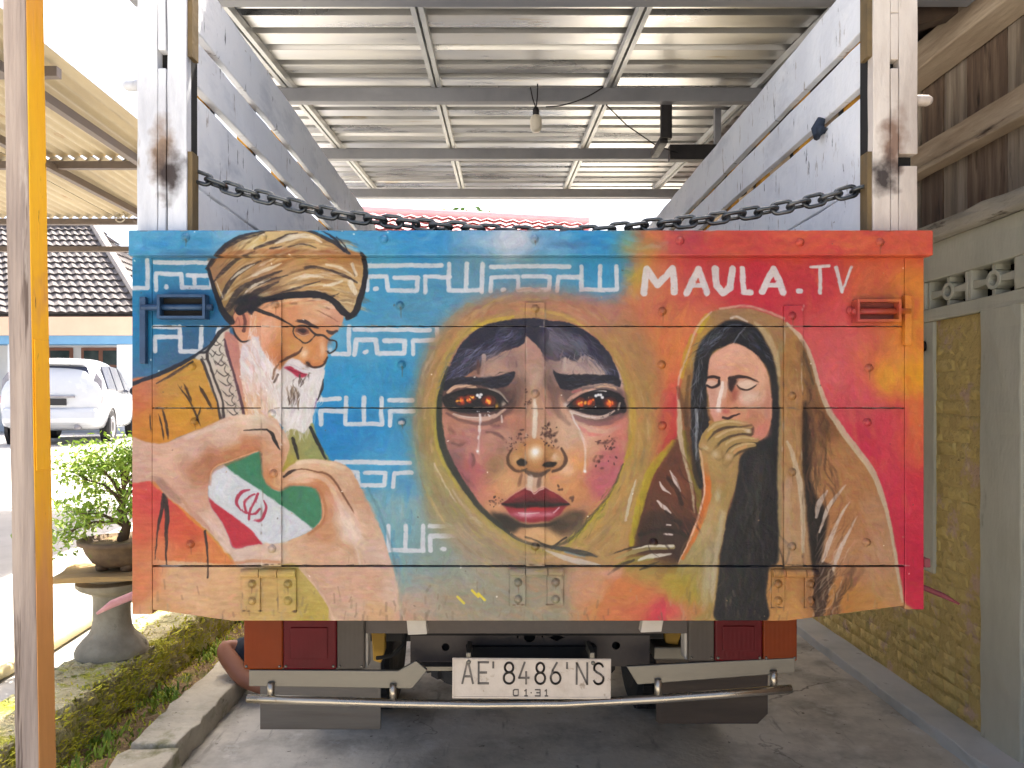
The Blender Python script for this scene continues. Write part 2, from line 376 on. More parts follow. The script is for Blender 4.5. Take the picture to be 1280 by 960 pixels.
DK = (32, 30, 36)
def paint_man():
    # robe
    robe = [(160, 480), (190, 470), (215, 458), (243, 448), (253, 454), (259, 470), (265, 488), (272, 505), (276, 526), (250, 537), (225, 546), (200, 556), (160, 556)]
    fieldfill(robe, [(165, 500, (190, 104, 58)), (180, 540, (196, 124, 46)), (215, 480, (190, 140, 66)), (240, 460, (196, 146, 60)), (230, 510, (200, 142, 40)), (262, 515, (192, 136, 52)), (205, 545, (198, 130, 40)), (180, 480, (188, 116, 84))], .5, streak=14)
    for s, b in [([(222, 481), (236, 500), (245, 518), (251, 533)], 2.6), ([(230, 480), (240, 503)], 2.8), ([(249, 482), (257, 497), (266, 512)], 3.8), ([(203, 510), (208, 530), (211, 549)], 3.4), ([(198, 517), (203, 535), (205, 550)], 2.2), ([(187, 517), (189, 540)], 1.6), ([(251, 508), (246, 526)], 2)]:
        stroke(s, b, (48, 32, 24), .9, .5, .25, True)
    stroke([(160, 481), (190, 471), (222, 457), (250, 441), (262, 433)], [5, 5, 5, 4, 4], (30, 36, 52), .95)
    stroke([(196, 479), (218, 466), (241, 452)], [1.5, 4, 2.5], (60, 46, 48), .85, .6, .2)
    # scarf
    scarf = [(244, 447), (256, 438), (264, 430), (274, 417), (287, 410), (286, 422), (283, 436), (288, 455), (294, 474), (300, 494), (305, 512), (306, 527), (281, 527), (275, 512), (270, 497), (262, 480), (257, 461), (251, 451)]
    fieldfill(scarf, [(262, 440, (196, 190, 180)), (280, 430, (206, 196, 180)), (275, 470, (200, 186, 170)), (290, 500, (198, 180, 165))], .5)
    LN = (52, 44, 44)
    for k in range(9):
        y = 420 + k * 12.5; xo = 268 + k * 3.2
        stroke([(xo - 8, y + 4), (xo + 2, y + 12), (xo + 9, y + 8)], 1.5, LN, .75, .4, taper=True)
        stroke([(xo + 6, y - 2), (xo + 3, y + 6), (xo + 12, y + 14)], 1.3, LN, .7, .4, taper=True)
        stroke([(xo + 10, y + 6), (xo + 15, y + 1)], 1.1, LN, .6, .4)
    stroke([(262, 433), (259, 446), (263, 458), (270, 478), (278, 500), (280, 524)], [2.5, 4, 3, 3, 2.6, 4], LN, .9)
    stroke([(250, 441), (258, 440), (266, 428), (276, 415), (288, 408)], [3, 3, 5, 5, 3], (40, 38, 44), .95)
    stroke([(252, 450), (256, 459), (262, 474), (268, 492), (273, 508), (276, 524)], [3.5, 4, 3, 2.5, 2.5, 4], LN, .9)
    for q in [(256, 446), (266, 442), (272, 452), (268, 464)]: stroke([(q[0] - 4, q[1]), (q[0], q[1] + 4), (q[0] + 4, q[1] - 2)], 1.2, LN, .7, .4)
    # neck and face
    fieldfill([(282, 415), (300, 420), (330, 410), (350, 440), (352, 500), (330, 530), (306, 528), (303, 508), (297, 486), (290, 462), (284, 440)], [(290, 440, (186, 124, 112)), (300, 490, (190, 132, 118)), (330, 470, (206, 170, 150)), (310, 515, (212, 158, 96))], .8)
    face = [(302, 384), (316, 378), (340, 374), (370, 371), (398, 373), (416, 380), (427, 390), (429, 399), (426, 408), (420, 416), (412, 422), (409, 430), (409, 440), (408, 450), (403, 457), (396, 460), (398, 470), (390, 490), (350, 490), (315, 470), (298, 430)]
    fieldfill(face, [(320, 395, (212, 150, 110)), (340, 385, (216, 150, 108)), (330, 420, (218, 160, 132)), (345, 440, (196, 118, 74)), (365, 390, (206, 142, 98)), (385, 385, (214, 160, 122)), (415, 395, (205, 150, 122)), (400, 410, (200, 136, 90)), (360, 440, (200, 138, 78)), (372, 435, (210, 150, 92)), (398, 435, (206, 140, 88)), (392, 452, (190, 118, 70)), (355, 425, (206, 140, 84)), (408, 445, (196, 124, 74)), (320, 450, (222, 190, 178))], .5, sg=16)
    for x, y, rx, ry, c, a in [(337, 385, 9, 4, (224, 178, 142), .6), (405, 392, 10, 5, (226, 186, 156), .7), (392, 402, 10, 4, (226, 188, 162), .55), (352, 448, 5, 9, (160, 92, 54), .5), (335, 405, 10, 7, (226, 180, 156), .5), (403, 436, 3.5, 12, (226, 186, 150), .8), (380, 442, 5, 6, (232, 200, 168), .9), (413, 404, 6, 4, (180, 122, 90), .4), (365, 418, 8, 6, (186, 112, 70), .45), (396, 448, 7, 5, (216, 158, 106), .7)]:
        blob(x, y, rx, ry, c, a)
    # beard
    beard = [(302, 434), (312, 424), (322, 420), (328, 438), (338, 452), (348, 462), (356, 456), (362, 449), (372, 450), (382, 456), (392, 461), (400, 459), (406, 456), (405, 470), (402, 484), (398, 500), (393, 516), (389, 530), (380, 541), (366, 543), (354, 534), (345, 528), (326, 524), (312, 520), (308, 506), (304, 486), (300, 460)]
    fieldfill(beard, [(310, 440, (214, 202, 204)), (330, 470, (222, 212, 210)), (315, 500, (218, 180, 150)), (350, 480, (214, 204, 200)), (380, 490, (214, 208, 206)), (395, 480, (220, 216, 216)), (365, 530, (216, 212, 208)), (385, 525, (210, 206, 206))], 1.4, rough=.7)
    hairs(230, quad((300, 425), (348, 440), (350, 520), (308, 520)), lambda x, y: 62 + (x - 300) * .5, 20, 1.5, [(236, 230, 230), (226, 196, 184), (200, 160, 146), (240, 236, 236)], .6)
    hairs(200, quad((352, 462), (402, 466), (390, 530), (356, 535)), lambda x, y: 92 - (x - 375) * .15, 20, 1.5, [(236, 232, 232), (205, 198, 196), (240, 238, 238)], .6)
    hairs(40, quad((300, 488), (328, 490), (328, 522), (308, 520)), lambda x, y: 70, 14, 1.4, [(216, 160, 100), (224, 196, 180)], .6)
    fill([(354, 459), (361, 449), (371, 449), (380, 455), (384, 463), (376, 465), (364, 460)], (222, 212, 214), .8, .95)
    hairs(40, quad((356, 452), (380, 456), (384, 463), (358, 459)), lambda x, y: 25, 7, 1.2, [(238, 234, 236), (190, 180, 184)], .6)
    fill([(355, 459), (362, 457), (370, 462), (378, 466), (384, 468), (378, 472), (371, 471), (363, 464)], (176, 44, 72), .5)
    stroke([(358, 459), (368, 464), (381, 468)], 1.2, (120, 24, 44), .8)
    hairs(26, quad((356, 482), (372, 480), (376, 500), (358, 498)), lambda x, y: 88, 12, 2.2, [(70, 54, 46), (110, 86, 66), (150, 130, 110)], .8)
    hairs(10, quad((364, 466), (398, 462), (392, 474), (366, 474)), lambda x, y: 98, 9, 2, [(60, 48, 44), (90, 74, 64)], .85)
    stroke([(349, 455), (343, 463), (341, 474)], [1.5, 3, 2], (120, 84, 60), .8); stroke([(347, 468), (343, 478)], 3, (80, 60, 50), .8, .5, .3); stroke([(351, 452), (360, 447), (373, 441), (378, 434)], [2, 3.5, 3, 1.5], (70, 42, 34), .85, .7)
    stroke([(384, 454), (390, 459), (398, 459), (405, 455), (409, 447)], [3, 3, 2.6, 3, 2.4], (60, 38, 32), .9, .6); blob(385, 456, 3, 3.5, (50, 30, 28), .9)
    stroke([(404, 474), (402, 486), (397, 500)], [1, 3.6, 1.5], (40, 38, 42), .9, .5, .2); stroke([(396, 498), (393, 512)], 1.6, (120, 70, 140), .6)
    # ear
    fieldfill([(288, 388), (294, 381), (303, 382), (309, 392), (312, 410), (308, 426), (300, 427), (293, 415), (287, 403)], [(292, 390, (214, 150, 110)), (303, 400, (196, 124, 100)), (304, 420, (214, 150, 112))], .5, sg=10)
    stroke([(292, 402), (291, 394), (296, 387), (303, 390), (306, 402), (304, 413)], [1.5, 2, 2.5, 2.5, 3.5, 5], (88, 52, 50), .85, .6)
    stroke([(294, 404), (298, 396), (299, 408)], 1.6, (150, 88, 76), .7); stroke([(291, 410), (295, 420), (302, 427), (311, 425)], [1.5, 2.6, 2.4, 1.5], DK, .9)
    stroke([(281, 424), (284, 440), (290, 460), (296, 482), (302, 502), (306, 522)], [2.5, 4, 3, 3.5, 4, 3], (78, 50, 62), .9, .6)
    # brow, eye, spectacles
    stroke([(373, 401), (381, 402), (390, 407), (398, 410)], [4, 6, 4.5, 2], (52, 42, 46), .92, .7); stroke([(409, 414), (415, 416), (421, 414)], [3, 5, 3], (58, 46, 48), .92, .7)
    fill([(369, 412), (376, 408), (385, 412), (387, 417), (380, 421), (372, 418)], (120, 74, 60), .6, .85); fill([(372, 413), (378, 411), (384, 414), (379, 417)], (52, 38, 40), .5, .9); stroke([(371, 416), (378, 420), (386, 418)], 1.4, (206, 158, 128), .9)
    blob(411, 427, 4, 5, (150, 96, 76), .6); blob(412, 438, 3.5, 4, (206, 212, 222), .8)
    G = (44, 38, 38)
    stroke([(316, 385), (328, 390), (346, 397), (358, 403), (368, 409)], [6, 5, 3.4, 2, 1.7], G, .95)
    stroke([(368, 409), (366, 414), (368, 420), (374, 425), (381, 429), (389, 425), (395, 418)], 1.6, G, .92); stroke([(368, 409), (378, 407), (386, 410), (395, 418), (404, 419), (412, 425)], [1.4, 1.8, 2.4, 2.8, 2.6, 2.2], G, .92)
    stroke([(412, 425), (419, 427), (420.5, 432), (418, 438), (412, 442), (409, 440)], 2, G, .92)
    for s in [[(397, 388), (410, 394), (422, 402)], [(400, 383), (412, 386)]]: stroke(s, 1.3, (130, 84, 62), .8)
    stroke([(316, 381), (312, 388)], 3, (232, 226, 222), .8); hairs(30, quad((312, 386), (320, 388), (320, 424), (312, 424)), lambda x, y: 95, 14, 1.4, [(228, 196, 180), (236, 226, 222)], .5)
    # turban
    turban = [(289, 403), (280, 394), (273, 380), (267, 362), (262, 346), (259, 334), (268, 319), (285, 304), (312, 293), (345, 287), (378, 287), (403, 295), (423, 306), (442, 314), (454, 322), (457, 345), (453, 366), (448, 386), (440, 398), (431, 397), (425, 387), (414, 379), (398, 373), (372, 371), (348, 375), (326, 380), (312, 389), (303, 384), (294, 383)]
    fieldfill(turban, [(275, 335, (160, 120, 84)), (290, 320, (176, 136, 92)), (310, 300, (206, 184, 128)), (350, 296, (206, 180, 128)), (390, 304, (190, 156, 104)), (430, 320, (170, 124, 76)), (350, 320, (168, 112, 66)), (300, 340, (176, 138, 90)), (290, 365, (166, 130, 78)), (330, 345, (172, 132, 96)), (360, 350, (190, 156, 112)), (400, 345, (190, 150, 96)), (430, 355, (196, 160, 104)), (340, 365, (120, 92, 66)), (310, 375, (60, 54, 48)), (400, 360, (180, 136, 84)), (440, 375, (190, 164, 122)), (410, 325, (170, 124, 80))], .5, sg=17)
    for k in range(330):   # wound cloth: fine hairs following the folds
        t = rng.random(); s0 = rng.random()
        x = 272 + 165 * s0; y = 386 - 84 * t + (s0 - .5) * (-8)
        an = -44 + 62 * s0 + rng.normal() * 5; l = 16 + 22 * rng.random(); a_ = math.radians(an)
        stroke([(x, y), (x + math.cos(a_) * l / 2, y + math.sin(a_) * l / 2 - 1), (x + math.cos(a_) * l, y + math.sin(a_) * l)], 1.6 + 1.8 * rng.random(), [(222, 200, 150), (130, 92, 58), (206, 174, 120), (90, 68, 50), (232, 220, 196)][rng.integers(5)], .34, .7, .3, True)
    FD = (54, 44, 44)
    for s, b in [([(268, 352), (280, 338), (296, 324), (318, 314)], [2, 6, 5, 2]), ([(274, 378), (284, 358), (302, 338), (326, 326)], [3, 7, 6, 2]), ([(283, 386), (298, 364), (322, 350), (352, 338)], [6, 8, 6, 2]), ([(296, 386), (320, 366), (348, 352)], [8, 8, 2]),
                 ([(262, 332), (276, 314), (300, 300), (330, 291)], [6, 6, 5, 2]), ([(318, 311), (340, 303), (360, 294), (372, 291)], [3, 5, 3, 1]), ([(338, 311), (352, 308)], [3, 1]), ([(360, 308), (380, 306), (395, 310)], [1, 2, 1]),
                 ([(382, 335), (390, 333), (408, 336), (428, 344), (446, 353)], [4, 4, 3, 4, 3]), ([(310, 360), (336, 350), (360, 344)], [2, 4, 1]), ([(340, 369), (370, 360), (400, 352)], [1, 3, 1]), ([(404, 372), (416, 370), (424, 366)], [2, 3, 1]), ([(441, 330), (444, 345)], [2, 1])]:
        stroke(s, [v * .95 for v in b], FD, .85, .9, .4)
    for s, b in [([(344, 304), (362, 297), (384, 295), (402, 302)], [2, 7, 6, 2]), ([(316, 345), (334, 336), (352, 329)], [2, 5, 1]), ([(288, 350), (300, 340), (318, 330)], [1, 4, 1]), ([(302, 372), (316, 358), (338, 348)], [1, 4, 1]), ([(408, 330), (424, 334), (440, 344)], [2, 4, 1]), ([(404, 358), (416, 355), (428, 352)], [2, 4, 2]), ([(440, 330), (446, 344)], [4, 3]), ([(438, 354), (444, 366)], [8, 5]), ([(270, 352), (278, 372)], [1, 2]), ([(364, 349), (384, 345), (404, 346)], [1, 5, 2])]:
        stroke(s, b, (234, 224, 204), .75, .9, .45)
    stroke([(262, 324), (292, 317), (330, 314), (400, 316), (448, 318)], 6, (150, 84, 44), .45, 2)
    stroke([(289, 402), (279, 390), (271, 371), (265, 352), (260, 336)], [9, 8, 6, 5, 4], DK, .95); stroke([(258, 336), (272, 316), (292, 300), (318, 291), (350, 286), (380, 287), (404, 296), (424, 308), (436, 317)], [3, 5, 4, 2.5, 2.6, 3.4, 4, 5, 4], (44, 44, 52), .92, .6, .1)
    stroke([(404, 289), (418, 299), (430, 314)], [1, 3, 3], (36, 38, 48), .9); stroke([(420, 297), (430, 306), (434, 313)], [2, 2, 1], (36, 38, 48), .8)
    stroke([(452, 318), (457, 332), (456, 350), (450, 372), (444, 390), (434, 397)], [5, 6, 6, 8, 8, 6], DK, .95); stroke([(458, 350), (453, 372)], 2, DK, .7, .5, .4)
    stroke([(300, 388), (316, 379), (345, 372), (372, 368), (398, 369), (416, 376), (428, 389), (436, 394)], [12, 9, 8, 9, 8, 8, 9, 6], DK, .96); fill([(284, 392), (296, 372), (318, 368), (332, 376), (312, 390), (306, 385), (296, 380), (290, 386)], (38, 36, 38), .9, .95)
    stroke([(362, 380), (370, 379)], 3, (120, 80, 60), .6); fill([(309, 388), (315, 380), (319, 384), (314, 394)], DK, .5, .9)

def paint_hands():
    olive = [(352, 592), (352, 560), (358, 540), (368, 536), (380, 542), (390, 528), (396, 545), (404, 562), (412, 578), (380, 576)]
    fieldfill(olive, [(360, 560, (150, 140, 80)), (380, 550, (150, 150, 92)), (395, 565, (140, 146, 88)), (356, 585, (170, 150, 50))], .6)
    hairs(36, quad((352, 528), (388, 522), (388, 540), (356, 542)), lambda x, y: 95, 12, 1.8, [(218, 212, 206), (206, 196, 186)], .6)
    stroke([(366, 548), (369, 558), (373, 573)], [4, 5, 3], (34, 32, 28), .95, .5, .1); stroke([(388, 534), (396, 551), (407, 573)], [4, 5, 3], (26, 32, 34), .95)
    # lower robe
    fieldfill([(160, 598), (188, 600), (205, 612), (238, 642), (262, 668), (288, 696), (298, 712), (160, 712)], [(170, 620, (206, 74, 66)), (195, 625, (204, 66, 62)), (175, 660, (206, 90, 62)), (225, 660, (206, 78, 56)), (205, 690, (206, 120, 74)), (250, 690, (212, 130, 74)), (240, 670, (206, 84, 50)), (275, 700, (210, 124, 66)), (170, 700, (204, 116, 72))], .5, streak=16)
    fieldfill([(160, 706), (300, 706), (372, 706), (392, 730), (420, 780), (160, 780)], [(175, 730, (206, 122, 78)), (200, 760, (214, 160, 110)), (230, 730, (212, 168, 128)), (280, 740, (212, 166, 122)), (330, 740, (196, 160, 96)), (380, 740, (190, 168, 88)), (390, 770, (190, 164, 72)), (345, 770, (204, 168, 100))], .6, streak=16)
    stroke([(192, 604), (212, 620), (240, 646), (268, 672), (290, 698)], [3, 6, 7, 7, 5], (216, 146, 52), .75, 1.6, .3)
    for s, b in [([(205, 618), (201, 645), (196, 670), (194, 700)], [5, 4, 2, 1]), ([(206, 618), (209, 645), (208, 672), (208, 706)], [6, 6, 4, 1.5]), ([(256, 664), (259, 684), (260, 706), (259, 722)], [3.4, 3, 1.6, 2.4])]: stroke(s, b, (36, 26, 26), .92, .5, .3)
    heart = [(280, 580), (300, 573), (320, 566), (326, 566), (328, 585), (330, 600), (340, 610), (350, 614), (357, 609), (370, 607), (385, 608), (396, 613), (401, 626), (402, 640), (399, 651), (391, 661), (380, 668), (368, 673), (350, 678), (330, 680), (312, 682), (293, 685), (284, 667), (274, 647), (262, 628), (261, 604), (266, 590)]
    hands = [(160, 549), (185, 553), (207, 553), (230, 544), (252, 535), (276, 524), (302, 519), (330, 518), (345, 524), (354, 538), (362, 555), (358, 572), (353, 590), (366, 580), (382, 574), (402, 574), (418, 577), (432, 582), (442, 592), (452, 612), (464, 636), (476, 662), (487, 696), (494, 722), (498, 750), (500, 782), (421, 782), (410, 757), (395, 735), (380, 717), (368, 706), (330, 706), (300, 708), (291, 698), (276, 680), (256, 660), (236, 642), (214, 625), (200, 611), (188, 601), (160, 600)]
    x0, y0, m = pmask(hands, .5); x1, y1, m2 = pmask(heart, .5)
    oy, ox = y1 - y0, x1 - x0; m2f = np.zeros_like(m); m2f[oy:oy + m2.shape[0], ox:ox + m2.shape[1]] = m2[:m.shape[0] - oy, :m.shape[1] - ox]
    c = field(x0, y0, *m.shape, [(170, 575, (206, 164, 146)), (200, 570, (208, 166, 144)), (240, 560, (204, 166, 146)), (280, 545, (210, 176, 156)), (320, 528, (216, 190, 168)), (345, 540, (208, 168, 142)), (340, 570, (204, 154, 120)), (335, 600, (196, 134, 90)), (348, 600, (214, 164, 126)),
        (250, 590, (180, 122, 90)), (262, 580, (172, 112, 78)), (290, 572, (180, 116, 78)), (315, 560, (186, 122, 84)), (225, 605, (204, 160, 138)), (240, 625, (206, 162, 138)), (262, 650, (212, 176, 158)), (280, 670, (214, 182, 166)), (300, 695, (206, 176, 160)), (335, 692, (206, 170, 140)), (255, 620, (200, 152, 128)),
        (375, 580, (214, 182, 150)), (410, 582, (214, 178, 146)), (380, 596, (212, 170, 138)), (400, 605, (190, 126, 84)), (410, 640, (190, 132, 90)), (405, 665, (196, 140, 100)), (430, 600, (208, 168, 138)), (445, 620, (200, 154, 122)), (425, 640, (214, 180, 156)), (440, 665, (220, 190, 170)), (460, 660, (206, 168, 140)),
        (430, 690, (206, 166, 136)), (400, 690, (210, 166, 134)), (370, 690, (208, 170, 136)), (470, 690, (210, 176, 158)), (420, 730, (206, 164, 138)), (460, 730, (210, 164, 136)), (470, 765, (212, 168, 126)), (440, 765, (208, 170, 144)), (490, 740, (212, 178, 156))], 15)
    c = np.clip(c + (vnoise(*m.shape, 5, 22)[..., None] - .5) * 14, 0, 255)
    blend(x0, y0, m * (1 - m2f), c)
    # flag inside the heart
    blend(x1, y1, m2, (204, 208, 214))
    def inheart(poly, col):
        a0, b0, mm = pmask(poly, .5, False); full = np.zeros_like(m2)
        for yy in range(mm.shape[0]):
            Y = yy + b0 - y1
            if 0 <= Y < m2.shape[0]:
                s0 = max(0, x1 - a0); e0 = min(mm.shape[1], x1 + m2.shape[1] - a0)
                if e0 > s0: full[Y, s0 + a0 - x1:e0 + a0 - x1] = mm[yy, s0:e0]
        blend(x1, y1, full * m2, col)
    inheart([(277, 577), (290, 589), (305, 600), (326, 613), (350, 630), (372, 645), (392, 662), (420, 662), (420, 555), (277, 555)], (52, 122, 88))
    inheart([(255, 618), (274, 632), (296, 648), (314, 662), (330, 683), (330, 690), (255, 690)], (182, 34, 54))
    E = (172, 44, 72)
    for s, b in [([(312, 612), (303, 614), (297, 621), (296, 630), (301, 638)], [1.5, 4, 4.5, 3.5, 1.5]), ([(318, 617), (311, 621), (306, 628), (307, 637), (311, 643)], [2, 3, 3.4, 3, 2]), ([(322, 617), (318, 628), (312, 641), (311, 649)], [4, 3, 3, 3]), ([(311, 643), (319, 642), (325, 636)], [2, 3.4, 3]), ([(330, 625), (333, 634), (330, 643), (325, 650), (318, 651)], [1.5, 3.4, 4, 4, 2]), ([(303, 638), (308, 642)], 2)]:
        stroke(s, b, E, .95)
    # modelling of the fingers
    BR = (164, 100, 62)
    stroke([(262, 606), (264, 591), (280, 580), (302, 572), (322, 562), (327, 575), (329, 597), (337, 607), (349, 612)], [3, 6, 7, 5, 4, 3, 3, 4, 3], BR, .5, 2)
    stroke([(352, 612), (366, 606), (384, 606), (396, 612), (404, 628), (405, 644), (400, 656), (386, 668)], [3, 4, 4, 6, 7, 7, 5, 3], BR, .55, 2.2)
    stroke([(263, 600), (266, 588), (282, 578), (322, 564)], 1.6, (222, 168, 122), .7); stroke([(402, 625), (404, 642), (398, 656)], 1.6, (220, 168, 124), .7)
    stroke([(305, 538), (322, 537), (333, 537)], [1, 2, 2.6], (40, 30, 28), .9); stroke([(333, 537), (340, 543), (344, 552), (350, 562)], [2, 4.5, 4.5, 1.5], (34, 26, 26), .95)
    blob(338, 590, 6, 8, (176, 108, 68), .7); blob(339, 587, 3, 3, (220, 170, 140), .8); blob(336, 600, 5, 5, (190, 126, 76), .6)
    stroke([(355, 596), (362, 591), (370, 587)], [3, 4.5, 1.5], (48, 30, 26), .92); stroke([(370, 587), (382, 586), (396, 590), (410, 594), (418, 602), (428, 617), (437, 632), (443, 642)], [1.2, 1.6, 2, 2.6, 2.6, 2.4, 2.4, 1], (110, 66, 44), .88, .7)
    stroke([(372, 578), (392, 576), (414, 580), (430, 586)], 5, (228, 204, 176), .6, 2); stroke([(362, 600), (380, 594), (398, 596), (412, 606), (420, 622), (430, 645)], [3, 5, 6, 6, 7, 8], (226, 196, 172), .55, 2)
    blob(433, 652, 10, 18, (226, 204, 188), .7, -30); blob(442, 668, 8, 12, (226, 204, 188), .6, -30); stroke([(438, 668), (446, 690), (450, 705)], 3, (226, 206, 190), .5, 1.5)
    stroke([(440, 596), (450, 614), (462, 640)], 6, (196, 148, 116), .5, 2.5); stroke([(402, 668), (420, 676), (440, 690)], 9, (186, 136, 100), .35, 4)
    stroke([(300, 520), (325, 523), (345, 533), (356, 552)], 4, (226, 200, 176), .6, 1.8); stroke([(232, 548), (262, 536), (292, 527)], 5, (222, 196, 178), .6, 2)
    fill([(190, 596), (206, 600), (218, 612), (228, 628), (222, 629), (208, 618), (196, 606)], (150, 112, 98), 1.5, .75); stroke([(226, 620), (240, 640), (262, 660), (276, 676)], [2, 6, 6, 4], (176, 124, 104), .6, 2); stroke([(262, 652), (272, 668), (284, 688)], 8, (224, 196, 184), .6, 2.5)
    fill([(290, 690), (300, 684), (330, 681), (352, 680), (352, 705), (300, 707)], (214, 190, 176), 2, .6); stroke([(296, 703), (320, 701), (350, 703)], 4, (186, 120, 76), .6, 1.5)
    blob(246, 596, 16, 14, (176, 118, 88), .5); blob(250, 630, 14, 10, (204, 152, 126), .4)
    stroke([(497, 700), (500, 740), (501, 780)], 4, (150, 150, 140), .5, 2); stroke([(420, 780), (408, 752), (392, 730), (374, 710)], 2.5, (226, 188, 160), .7, 1)
    stroke([(460, 610), (474, 640), (488, 680), (496, 715)], 3, (70, 110, 120), .4, 1.5)

def paint_child():
    hood = [(665, 362), (612, 370), (568, 392), (537, 430), (522, 475), (516, 530), (522, 590), (540, 640), (570, 685), (600, 712), (680, 712), (790, 712), (812, 660), (820, 600), (826, 540), (826, 470), (810, 420), (775, 384), (720, 366)]
    fieldfill(hood, [(610, 385, (170, 122, 96)), (665, 375, (170, 120, 98)), (560, 410, (170, 124, 92)), (740, 390, (176, 116, 96)), (790, 430, (168, 120, 78)), (530, 470, (158, 120, 84)), (545, 440, (160, 122, 84)), (530, 540, (140, 122, 78)), (540, 600, (150, 138, 92)), (560, 640, (152, 138, 102)), (590, 680, (158, 142, 116)), (640, 700, (160, 140, 114)), (700, 706, (176, 138, 108)), (760, 690, (176, 138, 84)),
        (800, 500, (166, 124, 72)), (810, 560, (176, 138, 74)), (790, 620, (180, 140, 80)), (770, 660, (174, 140, 82)), (800, 680, (172, 126, 80))], 9, sg=26)
    oval = [(640, 401), (600, 410), (576, 430), (560, 460), (551, 495), (549, 530), (557, 565), (575, 600), (600, 635), (628, 660), (655, 677), (690, 685), (716, 672), (742, 642), (766, 610), (779, 580), (784, 545), (783, 505), (776, 470), (760, 440), (735, 416), (705, 404), (670, 399)]
    ov = np.array(oval); cen = np.array([666, 540.])
    for k, (g, col, a, b) in enumerate([(1.05, (186, 164, 70), .5, 9), (1.12, (196, 150, 70), .28, 12), (1.2, (150, 128, 80), .3, 10), (1.03, (150, 140, 50), .45, 4)]):
        q = cen + (ov - cen) * g; stroke([tuple(p) for p in q[1:14]], b, col, a, 3, .5); stroke([tuple(p) for p in q[13:]] + [tuple(q[0]), tuple(q[1])], b, col, a * .55, 3, .5)
    for _ in range(170):
        i = rng.random() * 2 * math.pi; g = 1.04 + .24 * rng.random(); rx, ry = 117 * g, 143 * g; d = .12 + .16 * rng.random()
        pts = [(666 + rx * math.cos(i + d * t), 541 + ry * math.sin(i + d * t)) for t in (0, .5, 1)]
        stroke(pts, 1.2 + 2 * rng.random(), [(196, 168, 110), (140, 104, 66), (190, 170, 60), (206, 176, 140), (130, 118, 76)][rng.integers(5)], .3, .8, .4, True)
    stroke([(766, 606), (776, 586), (784, 566)], 6, (196, 178, 40), .8, 1.5, .3); stroke([(712, 676), (735, 652), (756, 626), (768, 604)], [5, 7, 7, 4], (180, 164, 34), .8, 1.4, .4); stroke([(790, 500), (791, 540), (786, 570)], 7, (190, 150, 50), .6, 2.4, .4)
    stroke([(547, 505), (546, 545), (556, 580), (574, 612)], [3, 6, 6, 3], (176, 168, 60), .7, 1.5, .3); stroke([(566, 612), (580, 634), (600, 655)], 3, (196, 176, 150), .6, .8, .4); stroke([(543, 580), (556, 606), (570, 628)], 2.4, (214, 196, 170), .6, .7, .4); stroke([(590, 412), (612, 402), (640, 396)], 5, (206, 176, 60), .7, 1.5, .5); stroke([(655, 387), (680, 388), (705, 395), (730, 408)], 4, (200, 170, 80), .6, 1.5, .5)
    skin = [(575, 470, (170, 116, 92)), (610, 455, (178, 146, 130)), (640, 450, (176, 136, 122)), (668, 440, (178, 136, 122)), (668, 470, (184, 150, 132)), (700, 460, (176, 146, 138)), (740, 462, (184, 158, 146)), (660, 500, (178, 132, 104)), (690, 500, (190, 142, 118)), (642, 500, (140, 96, 84)), (640, 520, (186, 126, 104)), (570, 530, (184, 126, 104)), (565, 560, (178, 120, 108)),
        (590, 545, (184, 128, 116)), (600, 570, (188, 124, 110)), (625, 550, (186, 136, 116)), (620, 580, (178, 130, 98)), (585, 585, (180, 96, 98)), (595, 610, (194, 116, 104)), (615, 620, (202, 134, 100)), (635, 600, (206, 150, 104)), (620, 640, (204, 146, 104)), (650, 605, (200, 146, 106)), (668, 600, (206, 172, 146)), (690, 600, (206, 146, 98)), (700, 545, (206, 164, 134)),
        (715, 540, (204, 168, 146)), (700, 580, (216, 160, 118)), (720, 575, (212, 146, 92)), (735, 560, (206, 158, 126)), (760, 545, (206, 140, 116)), (775, 540, (206, 126, 110)), (755, 580, (192, 108, 108)), (745, 605, (194, 104, 104)), (760, 595, (186, 100, 106)), (730, 620, (208, 140, 92)), (710, 630, (206, 142, 92)), (735, 640, (190, 130, 92)), (700, 660, (150, 116, 84)), (668, 665, (212, 166, 118)), (720, 655, (110, 92, 68)), (645, 660, (190, 140, 100)), (690, 675, (196, 156, 104))]
    fieldfill(oval, skin, .6, sg=13, streak=8)
    stroke([tuple(p) for p in ov[3:12]], [4, 6, 7, 8, 7, 6, 5, 4, 3], (46, 50, 44), .85, 1.2); stroke([tuple(p) for p in ov[11:16]], [3, 4, 3, 3, 2], (66, 62, 40), .75, 1)
    stroke([(783, 505), (784, 545), (780, 575)], 2.5, (180, 120, 90), .6, 1)
    # hair
    HN = (36, 36, 52)
    fill([(690, 401), (665, 397), (635, 400), (605, 407), (583, 422), (568, 444), (558, 470), (555, 484), (566, 478), (582, 470), (600, 458), (612, 449), (625, 442), (640, 436), (654, 430), (658, 420), (662, 424), (672, 432), (682, 446), (696, 452), (706, 446), (718, 452), (730, 444), (744, 452), (752, 462), (764, 472), (774, 474), (768, 452), (754, 432), (736, 416), (712, 404)], HN, .9, .97, rough=.4)
    hairs(170, quad((575, 440), (655, 402), (655, 428), (562, 478)), lambda x, y: 145 + (x - 600) * .18, 20, 1.3, [(96, 100, 136), (30, 30, 44), (70, 74, 108), (130, 130, 160)], .6)
    hairs(150, quad((672, 404), (735, 418), (766, 468), (690, 440)), lambda x, y: 40 + (x - 700) * .3, 20, 1.3, [(104, 108, 144), (32, 32, 46), (76, 80, 112), (140, 138, 160)], .6)
